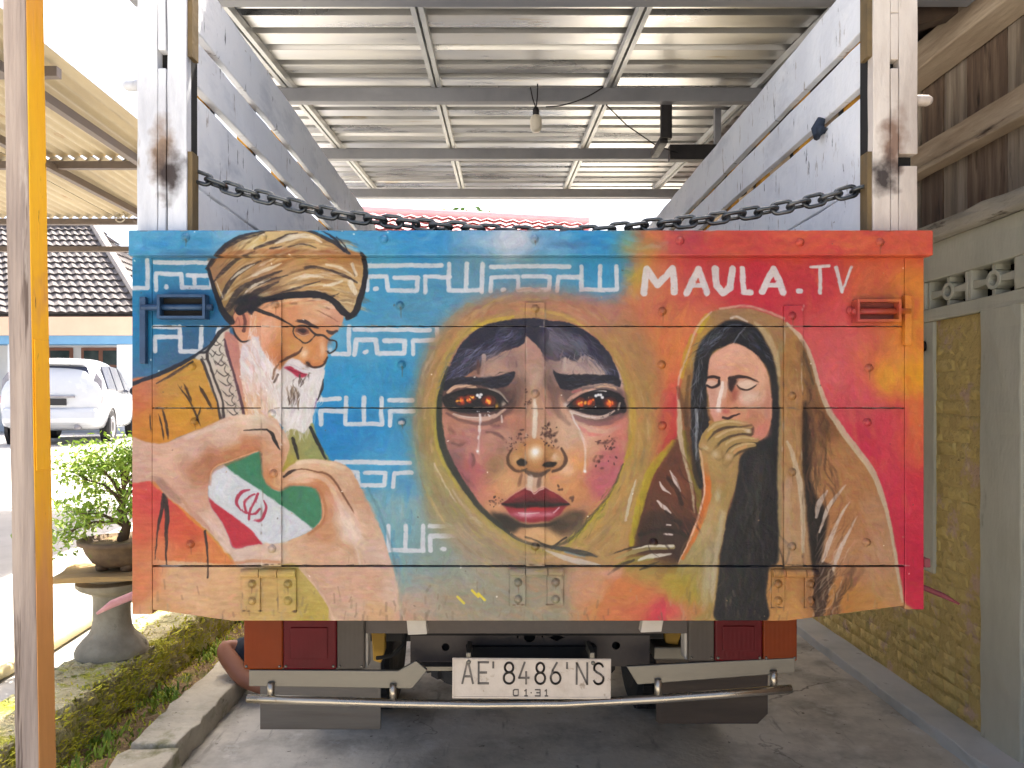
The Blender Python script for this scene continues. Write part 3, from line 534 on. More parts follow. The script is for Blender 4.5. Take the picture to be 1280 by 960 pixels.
    fill([(684, 414), (706, 414), (726, 424), (734, 440), (716, 440), (700, 446), (686, 440), (676, 426)], (120, 112, 124), 4, .45); blob(690, 422, 10, 10, (140, 130, 140), .4)
    hairs(26, quad((700, 432), (740, 440), (742, 462), (702, 458)), lambda x, y: 100, 16, 1.6, [(70, 62, 74), (196, 176, 168)], .5)
    stroke([(605, 445), (604, 456), (603, 468)], [5, 6, 4], (206, 176, 164), .7, 1.2); stroke([(597, 452), (598, 466)], 4, (84, 50, 44), .7, 1.2); stroke([(706, 448), (706, 462)], 4, (214, 196, 184), .7, 1.2); stroke([(684, 420), (680, 440), (684, 450)], 5, (56, 52, 66), .7, 1.5)
    for x, y in [(645, 452), (635, 453), (688, 470), (685, 480)]: stroke([(x, y), (x + .5, y + 7)], 2.4, (90, 66, 62), .6, 1)
    for x, y, rx, ry, c, a, g in [(598, 462, 10, 9, (96, 66, 60), .6, -20), (640, 458, 12, 16, (132, 104, 98), .5, 0), (690, 462, 12, 12, (128, 102, 100), .5, 0), (735, 455, 16, 7, (150, 126, 122), .5, 20), (655, 480, 10, 18, (140, 110, 96), .45, 0), (688, 482, 7, 16, (120, 90, 82), .5, 0), (572, 548, 9, 20, (132, 86, 84), .45, -15), (566, 575, 8, 20, (96, 66, 74), .5, -20), (590, 608, 9, 16, (126, 72, 80), .4, -35), (625, 560, 16, 10, (150, 106, 92), .45, 0), (612, 598, 14, 10, (150, 112, 80), .4, 0), (648, 540, 9, 16, (140, 96, 76), .45, 10), (690, 545, 8, 14, (150, 108, 84), .4, -10), (712, 600, 16, 12, (218, 150, 96), .5, 0), (770, 560, 8, 18, (170, 84, 92), .45, 10), (745, 618, 14, 10, (170, 84, 92), .45, -40), (735, 545, 14, 8, (220, 178, 156), .4, 0), (628, 530, 12, 6, (120, 82, 84), .5, -10), (640, 612, 14, 8, (214, 160, 112), .5, -25), (698, 610, 12, 8, (216, 158, 108), .5, 25), (720, 645, 14, 12, (120, 88, 66), .5, -30), (606, 632, 10, 10, (170, 110, 90), .4, 45)]: blob(x, y, rx, ry, c, a, g)
    # eyes
    fill([(556, 478), (575, 474), (600, 474), (622, 472), (641, 467), (640, 475), (632, 480), (640, 494), (642, 508), (634, 518), (618, 522), (596, 523), (572, 518), (556, 510), (551, 500)], (64, 48, 50), 2.5, .75)
    fill([(557, 477), (576, 472), (604, 473), (625, 470), (642, 466), (638, 478), (622, 483), (600, 481), (576, 481), (558, 484)], (34, 34, 46), 1, .95, rough=.3)
    stroke([(561, 489), (568, 484), (580, 482), (594, 484)], [3, 5, 4, 2], (196, 156, 128), .92, .8)
    fill([(553, 497), (566, 490), (588, 486), (610, 487), (624, 493), (632, 503), (626, 512), (606, 516), (580, 516), (560, 511)], (24, 22, 28), .7, .97)
    stroke([(610, 484), (624, 490), (636, 503)], 2.6, (150, 140, 130), .6, 1); blob(630, 506, 3, 5, (206, 186, 166), .85); blob(621, 508, 2.2, 3.4, (216, 160, 60), .9)
    for x, y, r, s in [(577, 501, 6.4, 5), (586, 499, 5.6, 4.6), (591, 497, 4, 3.4), (611, 501, 7.4, 6.6)]:
        blob(x, y, r, s, (196, 62, 34), .95, 0, 2); blob(x + .6, y - .2, r * .62, s * .62, (246, 140, 50), 1, 0, 2); blob(x + 1, y - .6, r * .32, s * .34, (246, 196, 80), .9)
    for x, y in [(597, 494), (600, 496), (601, 493)]: blob(x, y, 2, 1.8, (236, 236, 240), .95, 0, 2)
    stroke([(566, 518), (580, 522), (600, 524), (618, 520), (632, 512)], [2, 4, 5, 5, 3], (208, 176, 158), .8, 1); speck(10, 596, 612, 513, 520, (230, 226, 226), (.6, 1.2)); stroke([(558, 516), (576, 526), (600, 530), (622, 524), (638, 512)], [3, 4, 4, 5, 4], (84, 58, 60), .6, 1.6); stroke([(580, 538), (604, 540), (622, 534)], 6, (150, 100, 100), .5, 2.4); stroke([(608, 540), (620, 541), (628, 547)], 3, (104, 68, 70), .6, 1.5)
    stroke([(640, 484), (640, 500), (636, 515)], 9, (92, 66, 60), .5, 3)
    fill([(696, 466), (704, 469), (724, 469), (748, 470), (769, 472), (774, 482), (760, 479), (740, 480), (722, 483), (706, 484), (698, 476)], (34, 34, 46), 1, .95, rough=.3)
    fill([(700, 484), (724, 484), (752, 482), (776, 486), (784, 500), (784, 516), (774, 526), (752, 529), (728, 524), (712, 514), (704, 500)], (70, 54, 60), 2.5, .7)
    stroke([(744, 484), (758, 482), (770, 486)], [2, 4.5, 2], (190, 150, 122), .9, .9); stroke([(710, 500), (722, 492), (740, 487)], 3.4, (196, 150, 130), .85, 1); stroke([(716, 490), (726, 487)], 3.5, (190, 104, 104), .7, 1.4)
    fill([(709, 508), (720, 498), (736, 490), (756, 488), (774, 492), (782, 504), (782, 516), (770, 518), (750, 519), (728, 516)], (22, 20, 28), .7, .97)
    for x, y, r, s in [(724, 504, 7.4, 6.6), (738, 503, 5, 5.8), (763, 504, 8, 6.6)]:
        blob(x, y, r, s, (200, 64, 34), .95, 0, 2); blob(x + .6, y + .4, r * .62, s * .62, (246, 134, 46), 1, 0, 2); blob(x - .6, y + 1.4, r * .34, s * .34, (246, 200, 80), .9)
    for x, y in [(745, 495), (748, 494), (753, 497), (751, 494)]: blob(x, y, 2, 1.9, (236, 236, 240), .95, 0, 2)
    stroke([(736, 489), (746, 488), (758, 489)], 1.6, (220, 220, 224), .8); blob(707, 506, 3.4, 3.6, (216, 206, 200), .8); stroke([(773, 512), (775, 504)], 2.4, (196, 180, 160), .7)
    stroke([(712, 514), (728, 519), (746, 522), (758, 519), (768, 513)], [3, 4, 4.6, 4, 2], (210, 184, 170), .9, .8); speck(12, 738, 770, 514, 522, (50, 40, 44), (.5, 1.1)); stroke([(716, 521), (738, 529), (760, 528), (776, 518)], [4, 6, 6, 4], (130, 84, 90), .7, 2)
    stroke([(722, 532), (736, 542), (752, 544)], [3, 5, 2], (206, 112, 116), .6, 2); stroke([(738, 536), (756, 540), (772, 534)], 6, (212, 176, 160), .5, 2.4); stroke([(698, 486), (694, 500), (698, 516), (712, 530)], [6, 9, 8, 4], (100, 74, 72), .5, 3)
    # nose
    stroke([(668, 470), (668, 500), (668, 540)], 7, (206, 176, 152), .45, 3); stroke([(668, 505), (669, 525), (668, 545)], 5, (222, 208, 190), .8, 1.4)
    fill([(640, 572), (646, 562), (656, 556), (668, 552), (680, 556), (692, 562), (702, 570), (700, 580), (690, 587), (670, 590), (650, 587), (642, 582)], (198, 138, 84), 3, .85); blob(668, 568, 13, 12, (206, 146, 88), .9); blob(669, 566, 7, 7.5, (240, 220, 190), .95); blob(646, 574, 5, 6, (220, 176, 122), .7); blob(694, 572, 5, 6.5, (226, 184, 140), .75)
    stroke([(639, 562), (635, 572), (638, 582), (648, 587)], [2, 2.6, 3.4, 2], (96, 62, 40), .85, .8); stroke([(704, 562), (706, 574), (700, 584), (690, 588)], [2, 3.6, 3.4, 2], (92, 60, 44), .85, .9); stroke([(652, 586), (664, 590), (676, 590), (688, 586)], [2, 4, 4, 2], (76, 56, 48), .8, 1.2)
    fill([(646, 577), (652, 574), (658, 577), (656, 581), (648, 581)], (28, 18, 16), .5); fill([(680, 582), (686, 578), (695, 579), (690, 583)], (28, 18, 16), .5)
    stroke([(662, 594), (662, 610)], 5, (216, 190, 166), .7, 1.8); stroke([(676, 592), (674, 606)], 4.5, (124, 90, 72), .55, 1.8); stroke([(652, 590), (650, 602)], 3.4, (130, 84, 66), .5, 1.6)
    # lips
    stroke([(624, 632), (645, 616), (658, 609), (668, 614), (680, 609), (696, 618), (712, 630)], 2, (222, 178, 158), .7, 1)
    fill([(627, 630), (644, 618), (657, 611), (663, 613), (668, 616), (674, 613), (681, 611), (696, 619), (712, 631), (690, 634), (668, 632), (646, 634)], (122, 22, 36), .6, .97, False)
    fill([(630, 631), (650, 633), (668, 634), (690, 633), (709, 631), (700, 642), (688, 650), (668, 652), (650, 650), (638, 643)], (148, 36, 52), .8, .97, False)
    fill([(628, 630), (648, 626), (668, 626), (690, 626), (712, 630), (690, 633), (668, 633), (648, 634)], (34, 12, 20), 1, .9); blob(668, 634, 22, 2.4, (176, 30, 40), .7); blob(666, 642, 24, 3.6, (200, 118, 136), .8); blob(660, 643, 8, 3, (222, 176, 186), .7); stroke([(694, 640), (700, 634)], 2, (216, 170, 180), .8); blob(650, 617, 10, 3, (176, 50, 62), .5, -25); stroke([(644, 645), (660, 650), (684, 650), (696, 644)], 2.4, (130, 40, 44), .7, 1)
    # chin
    fill([(622, 645), (634, 643), (648, 652), (668, 654), (690, 652), (712, 640), (728, 640), (714, 656), (700, 662), (684, 660), (668, 658), (652, 662), (640, 662)], (38, 32, 28), 3, .75); blob(666, 668, 16, 9, (216, 166, 116), .85); blob(690, 676, 8, 6, (206, 164, 110), .7)
    stroke([(657, 671), (668, 675), (682, 682), (692, 683), (700, 677), (708, 672)], [3, 2, 3, 3.4, 2.4, 2], (30, 26, 26), .92, .6, .1); stroke([(690, 684), (712, 688), (730, 692), (746, 696)], [4, 7, 7, 2], (44, 48, 52), .85, 1.2, .3)
    stroke([(682, 688), (702, 696), (724, 702), (750, 707)], [2, 6, 8, 3], (206, 196, 186), .8, 1, .2); stroke([(706, 690), (730, 696)], 2, (120, 150, 160), .6, .8)
    hairs(60, quad((712, 668), (770, 600), (780, 606), (728, 680)), lambda x, y: 130, 14, 1.3, [(60, 66, 40), (150, 142, 40), (190, 176, 60)], .6)
    # dirt, tears
    D = (62, 36, 34); speck(12, 676, 690, 526, 548, D, (1, 2.6)); speck(14, 684, 698, 540, 562, D, (1, 2.4)); speck(18, 632, 660, 544, 564, (96, 60, 56), (.8, 2)); speck(9, 656, 664, 478, 510, D, (1, 2.2)); speck(10, 746, 774, 552, 572, D, (1.2, 2.6)); speck(6, 752, 774, 544, 552, D, (1, 2)); speck(5, 742, 754, 570, 588, D, (1.2, 2.4)); speck(7, 612, 630, 622, 634, D, (1, 2.4)); speck(4, 708, 718, 618, 640, D, (1.4, 3)); speck(3, 698, 704, 606, 612, D, (1.4, 2.2)); speck(5, 648, 656, 528, 545, D, (1, 2)); speck(8, 560, 580, 530, 552, (150, 84, 74), (1.6, 3.4), .6)
    stroke([(744, 552), (758, 554), (770, 546)], 1.6, (120, 70, 60), .6); blob(618, 582, 8, 8, (140, 104, 66), .4); blob(590, 574, 3, 8, (96, 56, 70), .5); blob(566, 552, 7, 3, (110, 78, 70), .6)
    TW = (226, 214, 208)
    stroke([(600, 518), (600, 530), (599, 545), (598, 556), (597, 566)], [2, 2.4, 2, 2.4, 3.6], TW, .75, .7, .5); blob(597, 563, 2.2, 3, TW, .8); stroke([(627, 520), (627, 527)], 2.4, TW, .8)
    stroke([(713, 515), (718, 526), (725, 538), (730, 552), (732, 570), (731, 588)], [1.6, 2.2, 2, 2, 2.4, 3], TW, .85, .6); blob(731, 589, 2.4, 1.8, (240, 230, 224), .9)

def child_model():
    B = lambda *q: [blob(*t) for t in q]
    # forehead greys and the hollow either side of the nose bridge
    B((615, 450, 14, 8, (150, 122, 112), .6, -25), (640, 446, 14, 9, (140, 110, 104), .6), (690, 450, 12, 10, (120, 98, 100), .6), (716, 458, 14, 7, (188, 164, 154), .6), (745, 462, 14, 6, (192, 168, 156), .5), (630, 462, 12, 5, (176, 142, 124), .6),
      (645, 492, 8, 20, (86, 62, 58), .7), (650, 478, 8, 10, (110, 82, 74), .6), (691, 490, 7, 20, (96, 72, 68), .7), (684, 474, 6, 9, (110, 84, 78), .6), (668, 520, 7, 28, (196, 160, 130), .5), (640, 525, 10, 8, (196, 128, 104), .6),
      (575, 540, 14, 12, (190, 132, 110), .5), (590, 552, 20, 10, (168, 114, 108), .55), (572, 572, 10, 16, (120, 82, 84), .55), (596, 590, 12, 18, (172, 92, 96), .5), (582, 604, 8, 12, (110, 70, 80), .5), (606, 566, 14, 8, (196, 136, 118), .45), (618, 582, 10, 12, (138, 104, 70), .5), (604, 618, 12, 9, (206, 132, 108), .55), (632, 604, 14, 12, (212, 160, 108), .6), (618, 634, 12, 8, (216, 162, 116), .55),
      (705, 548, 12, 22, (206, 166, 134), .6, -12), (722, 560, 8, 20, (196, 150, 116), .5), (722, 580, 10, 12, (222, 158, 96), .65), (708, 586, 9, 9, (236, 196, 164), .7), (742, 570, 12, 10, (212, 150, 112), .5), (762, 578, 12, 16, (186, 100, 108), .6, 15), (746, 606, 12, 14, (184, 92, 104), .6, -30), (722, 612, 14, 12, (214, 146, 92), .6), (728, 636, 12, 9, (196, 130, 100), .5), (772, 540, 6, 16, (212, 124, 108), .6))
    # dirt smears
    for s, wd_, a in [([(562, 552), (572, 556), (582, 553)], 4, .5), ([(560, 536), (568, 541)], 3, .5), ([(588, 566), (592, 574), (590, 586)], 4, .55), ([(614, 540), (624, 545), (632, 550)], 3.4, .5), ([(612, 530), (626, 532)], 4, .45), ([(576, 590), (584, 600), (594, 606)], 3, .4), ([(744, 552), (756, 555), (768, 548)], 2.4, .5)]: stroke(s, wd_, (92, 60, 60), a, 1.4, .4, True)
    # nose rebuilt with round planes
    fill([(636, 574), (642, 562), (652, 555), (664, 548), (676, 549), (688, 556), (700, 563), (706, 574), (700, 585), (688, 589), (672, 593), (654, 590), (642, 586)], (176, 118, 70), 2.5, .8)
    B((646, 574, 7, 8, (216, 170, 114), .85), (696, 573, 7, 8, (214, 172, 126), .85), (668, 567, 14, 13, (204, 144, 86), .95), (658, 575, 4, 9, (140, 90, 52), .6), (681, 576, 4, 8, (130, 84, 52), .6), (669, 566, 9, 9, (240, 216, 182), .9), (669, 565, 5, 5.4, (252, 246, 234), .95), (693, 570, 3, 4, (236, 208, 180), .7))
    stroke([(640, 560), (635, 571), (638, 583), (648, 589), (658, 586)], [2, 3, 4.4, 3, 2], (84, 54, 36), .9, .9); stroke([(702, 560), (707, 573), (702, 585), (690, 590)], [3, 4.6, 4.4, 3], (80, 54, 42), .9, 1); stroke([(655, 588), (664, 593), (676, 593), (686, 588)], [3, 6, 6, 3], (70, 54, 48), .8, 1.4)
    fill([(645, 577), (652, 573), (659, 577), (656, 582), (648, 582)], (22, 14, 12), .5); fill([(678, 582), (685, 577), (696, 578), (690, 584)], (22, 14, 12), .5)
    stroke([(663, 597), (662, 612)], 7, (222, 200, 178), .8, 1.8); stroke([(675, 596), (673, 608)], 5, (110, 82, 68), .6, 1.6); stroke([(651, 594), (648, 606)], 4, (124, 82, 62), .55, 1.6); stroke([(668, 500), (669, 522), (668, 546)], [3, 5.5, 4.5], (226, 212, 194), .85, 1.2, .2)
    # brows and lids
    fill([(556, 477), (578, 471), (606, 472), (628, 468), (643, 464), (641, 474), (634, 482), (616, 485), (590, 481), (566, 484), (555, 488)], (30, 30, 42), .9, .96, rough=.4); fill([(692, 463), (702, 468), (726, 468), (750, 469), (771, 471), (776, 484), (758, 479), (736, 481), (716, 486), (702, 486), (695, 474)], (30, 30, 42), .9, .96, rough=.4)
    stroke([(560, 490), (569, 484), (582, 483), (596, 486)], [3, 5, 4, 1.6], (204, 166, 138), .9, .8); stroke([(746, 484), (758, 482), (770, 487)], [2, 4.6, 2], (196, 158, 130), .9, .9)
    hairs(40, quad((560, 474), (640, 466), (638, 480), (560, 486)), lambda x, y: -8, 12, 1.2, [(70, 72, 92), (14, 14, 22)], .6); hairs(40, quad((696, 466), (772, 472), (774, 482), (700, 484)), lambda x, y: 4, 12, 1.2, [(70, 72, 92), (14, 14, 22)], .6)
    stroke([(716, 498), (728, 490), (744, 486)], 2.6, (206, 160, 140), .8, .9); stroke([(612, 486), (626, 492), (636, 504)], 2.4, (150, 138, 128), .75, .8); stroke([(620, 516), (634, 506), (640, 498)], [3, 3.4, 2], (60, 44, 44), .8, 1.2)
    # lips
    fill([(626, 630), (642, 619), (656, 610), (663, 612), (668, 617), (674, 612), (682, 610), (697, 618), (713, 631), (692, 634), (668, 632), (646, 635)], (112, 20, 34), .6, .97, False); fill([(631, 632), (650, 634), (668, 635), (690, 634), (709, 632), (700, 643), (687, 651), (668, 653), (650, 651), (638, 644)], (146, 34, 50), .8, .97, False)
    B((648, 619, 11, 3, (164, 46, 58), .7, -28), (690, 618, 10, 3, (160, 46, 58), .7, 28), (668, 626, 26, 3.4, (60, 12, 22), .7), (668, 636, 22, 2.4, (186, 30, 40), .8), (664, 643, 24, 4, (204, 124, 142), .85), (656, 643, 8, 2.6, (226, 178, 188), .8), (686, 643, 7, 2.4, (216, 150, 164), .7))
    fill([(626, 630), (648, 628), (668, 627), (690, 628), (713, 631), (690, 634), (668, 633), (648, 635)], (26, 8, 14), .9, .92); stroke([(658, 611), (664, 613), (668, 617), (674, 613), (680, 611)], 1.2, (230, 200, 190), .85, .5); stroke([(692, 641), (699, 635)], 2, (224, 180, 190), .85, .6)
    # chin and jaw
    fill([(612, 640), (624, 642), (640, 648), (652, 655), (646, 664), (634, 664), (622, 655)], (26, 24, 22), 2.4, .9); fill([(688, 654), (706, 646), (722, 640), (734, 642), (722, 656), (706, 668), (694, 666)], (60, 46, 36), 3, .75); B((668, 667, 15, 8, (220, 172, 122), .9), (690, 674, 8, 6, (212, 168, 112), .8), (652, 664, 6, 5, (206, 154, 108), .7), (714, 648, 10, 6, (120, 88, 62), .6))
    stroke([(640, 654), (660, 657), (684, 656), (698, 652)], [5, 4, 4, 3], (40, 32, 28), .75, 1.4)
    stroke([(556, 470), (549, 505), (550, 540), (560, 574), (580, 608), (606, 640), (632, 662)], [3, 7, 8, 9, 8, 6, 4], (40, 46, 40), .85, 1.6, .2)
    # streaked tears
    for s in [[(600, 520), (601, 527)], [(599, 533), (598.5, 539)], [(598, 545), (597.5, 548)]]: stroke(s, 2.6, (226, 216, 212), .8, .7)
def paint_woman():
    sh = [(905, 386), (935, 385), (960, 392), (984, 404), (1003, 428), (1016, 456), (1026, 490), (1044, 526), (1068, 558), (1092, 592), (1106, 628), (1116, 664), (1122, 704), (1130, 750), (1132, 782), (770, 782), (780, 712), (786, 680), (796, 640), (806, 604), (824, 572), (846, 545), (848, 510), (852, 480), (862, 446), (872, 416), (884, 394)]
    fieldfill(sh, [(930, 395, (156, 118, 80)), (965, 410, (160, 120, 78)), (990, 440, (166, 118, 66)), (870, 440, (170, 130, 60)), (858, 480, (160, 116, 64)), (852, 530, (150, 96, 60)), (985, 500, (168, 120, 72)), (985, 560, (174, 132, 84)), (1010, 460, (150, 108, 64)), (1030, 530, (130, 84, 52)), (1050, 570, (170, 118, 74)), (1070, 600, (178, 124, 78)), (1090, 640, (182, 134, 96)), (1060, 640, (176, 120, 76)), (1100, 700, (190, 144, 108)), (1060, 700, (184, 132, 92)), (1110, 740, (192, 144, 98)), (1050, 750, (192, 130, 66)), (1090, 760, (200, 140, 76)), (1020, 750, (160, 110, 70)),
        (985, 640, (176, 136, 96)), (990, 690, (180, 140, 100)), (980, 730, (196, 140, 78)), (990, 765, (204, 146, 82)), (830, 600, (120, 62, 40)), (815, 640, (84, 48, 34)), (840, 580, (136, 76, 48)), (850, 640, (96, 54, 38)), (830, 680, (70, 42, 32)), (800, 690, (120, 84, 44)), (800, 712, (170, 140, 70)), (850, 735, (176, 150, 60)), (800, 750, (206, 120, 70)), (830, 768, (204, 60, 72)), (880, 765, (184, 150, 90)), (780, 740, (206, 124, 72))], .8, sg=17, streak=10)
    # yellow rim and pale edges
    stroke([(866, 420), (858, 444), (853, 470)], [6, 8, 5], (186, 156, 40), .8, 1.6, .3); stroke([(884, 396), (872, 412)], 8, (190, 160, 40), .7, 1.6, .3); stroke([(842, 552), (820, 580), (808, 604), (798, 640), (789, 680)], [6, 10, 11, 10, 6], (184, 166, 34), .85, 1.4, .3); stroke([(795, 600), (788, 624), (782, 650)], [2, 4.4, 3], (206, 196, 170), .8, 1)
    stroke([(890, 390), (872, 408), (862, 436), (850, 470), (846, 500)], [2, 3, 3, 3, 2], (214, 176, 160), .7, 1, .3); stroke([(900, 386), (930, 382), (956, 388), (980, 398)], 3, (206, 176, 150), .7, 1.2, .4)
    stroke([(984, 404), (1002, 424), (1014, 450), (1024, 484), (1040, 520), (1064, 553), (1088, 586), (1103, 622), (1113, 660), (1120, 704), (1128, 752)], [3, 6, 5, 5, 7, 8, 8, 6, 4, 4, 3], (204, 186, 156), .85, 1, .15)
    stroke([(1000, 430), (1012, 470), (1022, 510), (1034, 540)], 10, (110, 76, 50), .55, 4); stroke([(1004, 440), (1016, 480)], 3, (60, 50, 40), .5, 1.5)
    # dark inner fold and light streaks on the right
    fill([(1006, 500), (1014, 520), (1016, 560), (1014, 600), (1020, 620), (1034, 640), (1030, 680), (1024, 710), (1020, 770), (1018, 775), (1026, 740), (1016, 706), (1012, 660), (1008, 620), (1003, 580), (1003, 530)], (30, 22, 20), 2, .92); fill([(1006, 600), (1016, 610), (1030, 656), (1026, 690), (1026, 712), (1017, 712), (1010, 660)], (26, 20, 20), 1.4, .95); fill([(1019, 706), (1042, 712), (1036, 745), (1026, 776), (1018, 776)], (52, 36, 30), 2.5, .85, rough=.6)
    for s, b in [([(1057, 606), (1044, 622), (1032, 642), (1024, 666)], [1.5, 4, 5, 2]), ([(1062, 627), (1048, 650), (1036, 680), (1028, 702)], [1, 4, 6, 3]), ([(1072, 645), (1058, 670), (1048, 692), (1042, 712)], [1, 4, 6, 3]), ([(1034, 614), (1024, 630), (1020, 646)], [2, 8, 3])]: stroke(s, b, (214, 196, 182), .85, .8, .3)
    hairs(60, quad((1030, 640), (1075, 640), (1060, 770), (1030, 765)), lambda x, y: 118, 26, 2, [(90, 60, 44), (206, 176, 150), (130, 90, 60), (220, 200, 186)], .4); stroke([(1066, 712), (1050, 742), (1040, 770)], 8, (96, 64, 46), .6, 3, .5); stroke([(1078, 712), (1062, 736)], 6, (120, 80, 54), .5, 3, .4)
    stroke([(1010, 480), (1014, 530), (1018, 580)], 8, (96, 64, 46), .5, 3); stroke([(976, 430), (972, 470), (974, 540), (974, 620), (972, 700)], [8, 6, 6, 6, 5], (150, 132, 92), .75, 1.6, .25)
    stroke([(944, 404), (958, 418), (968, 440), (974, 470)], [4, 9, 8, 4], (190, 170, 130), .7, 1.8, .35); stroke([(914, 398), (922, 396), (934, 402)], 3, (210, 196, 180), .8, 1)
    # dark left fold
    fill([(846, 548), (832, 574), (818, 600), (806, 640), (796, 690), (820, 690), (850, 694), (846, 706), (858, 690), (868, 660), (874, 630), (866, 600), (858, 570)], (92, 50, 34), 2.5, .85); fill([(812, 640), (860, 650), (872, 640), (862, 680), (846, 706), (836, 690), (796, 688)], (44, 28, 26), 4, .8); blob(850, 610, 12, 16, (150, 82, 54), .6)
    for s, b in [([(838, 588), (844, 600), (850, 614)], [1, 5, 2]), ([(825, 602), (830, 611), (838, 618)], [1.5, 4, 1]), ([(822, 626), (830, 634), (838, 641)], [2, 5, 1.5]), ([(830, 667), (840, 668)], [2.5, 2.5]), ([(833, 656), (838, 656)], [2, 2])]: stroke(s, b, (222, 206, 200), .9, .7)
    for s in [[(836, 598), (846, 614), (852, 630)], [(832, 640), (842, 650), (852, 654)], [(800, 668), (830, 662), (860, 668)]]: stroke(s, 5, (28, 18, 18), .7, 1.6)
    stroke([(848, 500), (850, 540), (856, 572), (864, 606), (868, 640)], [4, 7, 6, 4, 2], (206, 190, 158), .8, 1, .2); stroke([(856, 540), (862, 576), (872, 612), (874, 640)], [5, 8, 8, 5], (130, 116, 40), .85, 1.6); stroke([(848, 486), (854, 510), (858, 530)], 6, (96, 60, 40), .6, 2)
    for s, b, c in [([(765, 700), (790, 690), (815, 684), (842, 684)], [1.5, 6, 7, 5], (160, 146, 92)), ([(790, 686), (815, 682), (842, 683)], [1, 3.4, 3], (226, 220, 206)), ([(768, 708), (790, 700), (815, 697)], [2, 7, 6], (150, 134, 60)), ([(798, 700), (816, 695), (838, 692)], [2, 6, 2], (224, 220, 206)), ([(760, 718), (776, 707), (792, 700)], [2, 5, 3], (60, 50, 34)), ([(764, 693), (782, 686), (796, 683)], [1, 2.4, 2], (50, 40, 30)), ([(800, 712), (812, 707), (824, 702)], [1.5, 4, 1], (56, 48, 28))]: stroke(s, b, c, .85, .8, .15)
    # hair
    HB = (22, 23, 30)
    fill([(898, 406), (914, 400), (930, 402), (946, 411), (958, 428), (967, 450), (972, 480), (974, 520), (972, 580), (972, 640), (973, 700), (962, 710), (958, 740), (957, 776), (897, 776), (896, 740), (900, 700), (908, 650), (918, 620), (922, 590), (926, 570), (944, 552), (958, 545), (964, 520), (963, 480), (956, 456), (940, 442), (920, 430), (905, 434), (892, 440), (888, 460), (884, 490), (884, 516), (888, 530), (880, 545), (876, 560), (880, 590), (876, 612), (868, 596), (864, 560), (863, 520), (865, 480), (870, 446), (880, 422)], HB, .8, .98)
    hairs(90, quad((872, 430), (900, 408), (918, 408), (884, 440)), lambda x, y: 140, 16, .9, [(120, 128, 150), (80, 86, 104), (10, 10, 14)], .6); hairs(70, quad((864, 440), (880, 430), (878, 560), (866, 560)), lambda x, y: 96, 24, 1.1, [(120, 126, 140), (70, 76, 90), (176, 180, 188)], .45); stroke([(870, 512), (871, 540), (870, 575)], [4, 4, 1], (190, 194, 200), .55, .7, .6)
    hairs(40, quad((920, 410), (944, 414), (964, 450), (940, 436)), lambda x, y: 45, 16, .9, [(70, 76, 94), (110, 116, 134), (8, 8, 12)], .5); stroke([(917, 430), (924, 418), (932, 410)], 1.6, (130, 134, 146), .7); stroke([(904, 412), (914, 406), (926, 407)], 2, (96, 104, 122), .6, .8)
    hairs(70, quad((915, 600), (968, 560), (968, 700), (905, 700)), lambda x, y: 92, 50, 2.6, [(44, 42, 40), (12, 12, 14), (60, 56, 52)], .4); fill([(944, 575), (956, 570), (954, 620), (940, 660), (936, 620)], (66, 62, 58), 5, .5); hairs(30, quad((905, 705), (955, 705), (955, 775), (900, 775)), lambda x, y: 92, 30, 2.6, [(60, 52, 44), (20, 18, 18)], .4)
    # face
    fc = [(890, 444), (904, 434), (920, 430), (938, 438), (954, 454), (962, 478), (965, 505), (963, 530), (956, 546), (944, 552), (925, 548), (900, 535), (890, 522), (886, 505), (884, 480), (886, 460)]
    fieldfill(fc, [(900, 448, (222, 164, 140)), (920, 445, (222, 168, 142)), (940, 456, (222, 166, 134)), (905, 465, (218, 158, 132)), (925, 462, (218, 156, 124)), (950, 480, (222, 168, 136)), (890, 475, (206, 148, 120)), (890, 500, (214, 162, 142)), (905, 490, (222, 184, 162)), (918, 492, (190, 120, 92)), (910, 505, (206, 140, 110)), (930, 495, (210, 172, 150)), (945, 500, (212, 166, 140)), (958, 510, (206, 146, 124)), (945, 520, (190, 130, 100)), (920, 518, (212, 146, 112)), (895, 518, (214, 150, 128)), (955, 535, (206, 132, 108)), (905, 525, (206, 144, 114))], .6, sg=9)
    stroke([(884, 472), (890, 471), (898, 472)], [2, 3, 3.4], (48, 32, 32), .92, .6); stroke([(912, 473), (922, 471), (934, 472), (946, 475)], [4.4, 3.4, 2.6, 1.4], (54, 36, 34), .92, .6); fill([(912, 474), (921, 475), (918, 482), (914, 488), (911, 482)], (46, 28, 28), 1, .88)
    fill([(884, 477), (892, 476), (896, 480), (890, 484), (884, 483)], (220, 184, 164), .6, .9); stroke([(884, 482), (890, 484.5), (898, 480), (899, 476)], [2.4, 2.6, 3, 3], (42, 28, 30), .92, .6)
    fill([(921, 479), (930, 475), (940, 477), (945, 480), (938, 485), (928, 485)], (228, 200, 180), .8, .92); stroke([(920, 481), (927, 486), (935, 486.5), (942, 483), (946, 480)], [1, 2, 2.2, 2, 1.4], (60, 40, 34), .92, .5); stroke([(924, 478), (934, 474), (946, 476), (948, 481)], 1, (130, 90, 70), .7, .6)
    blob(917, 493, 4, 7, (176, 96, 78), .7); stroke([(903, 478), (901, 492), (898, 508), (899, 514)], [3, 4, 5, 4], (238, 216, 202), .85, 1); stroke([(910, 488), (910, 504)], 3.4, (190, 130, 90), .6, 1.2); blob(908, 514, 6, 3, (190, 96, 88), .7); stroke([(904, 522), (910, 523), (916, 520), (924, 518)], [2, 3, 2.4, 1.6], (52, 24, 30), .92, .5); blob(897, 513, 3, 3, (236, 214, 204), .7)
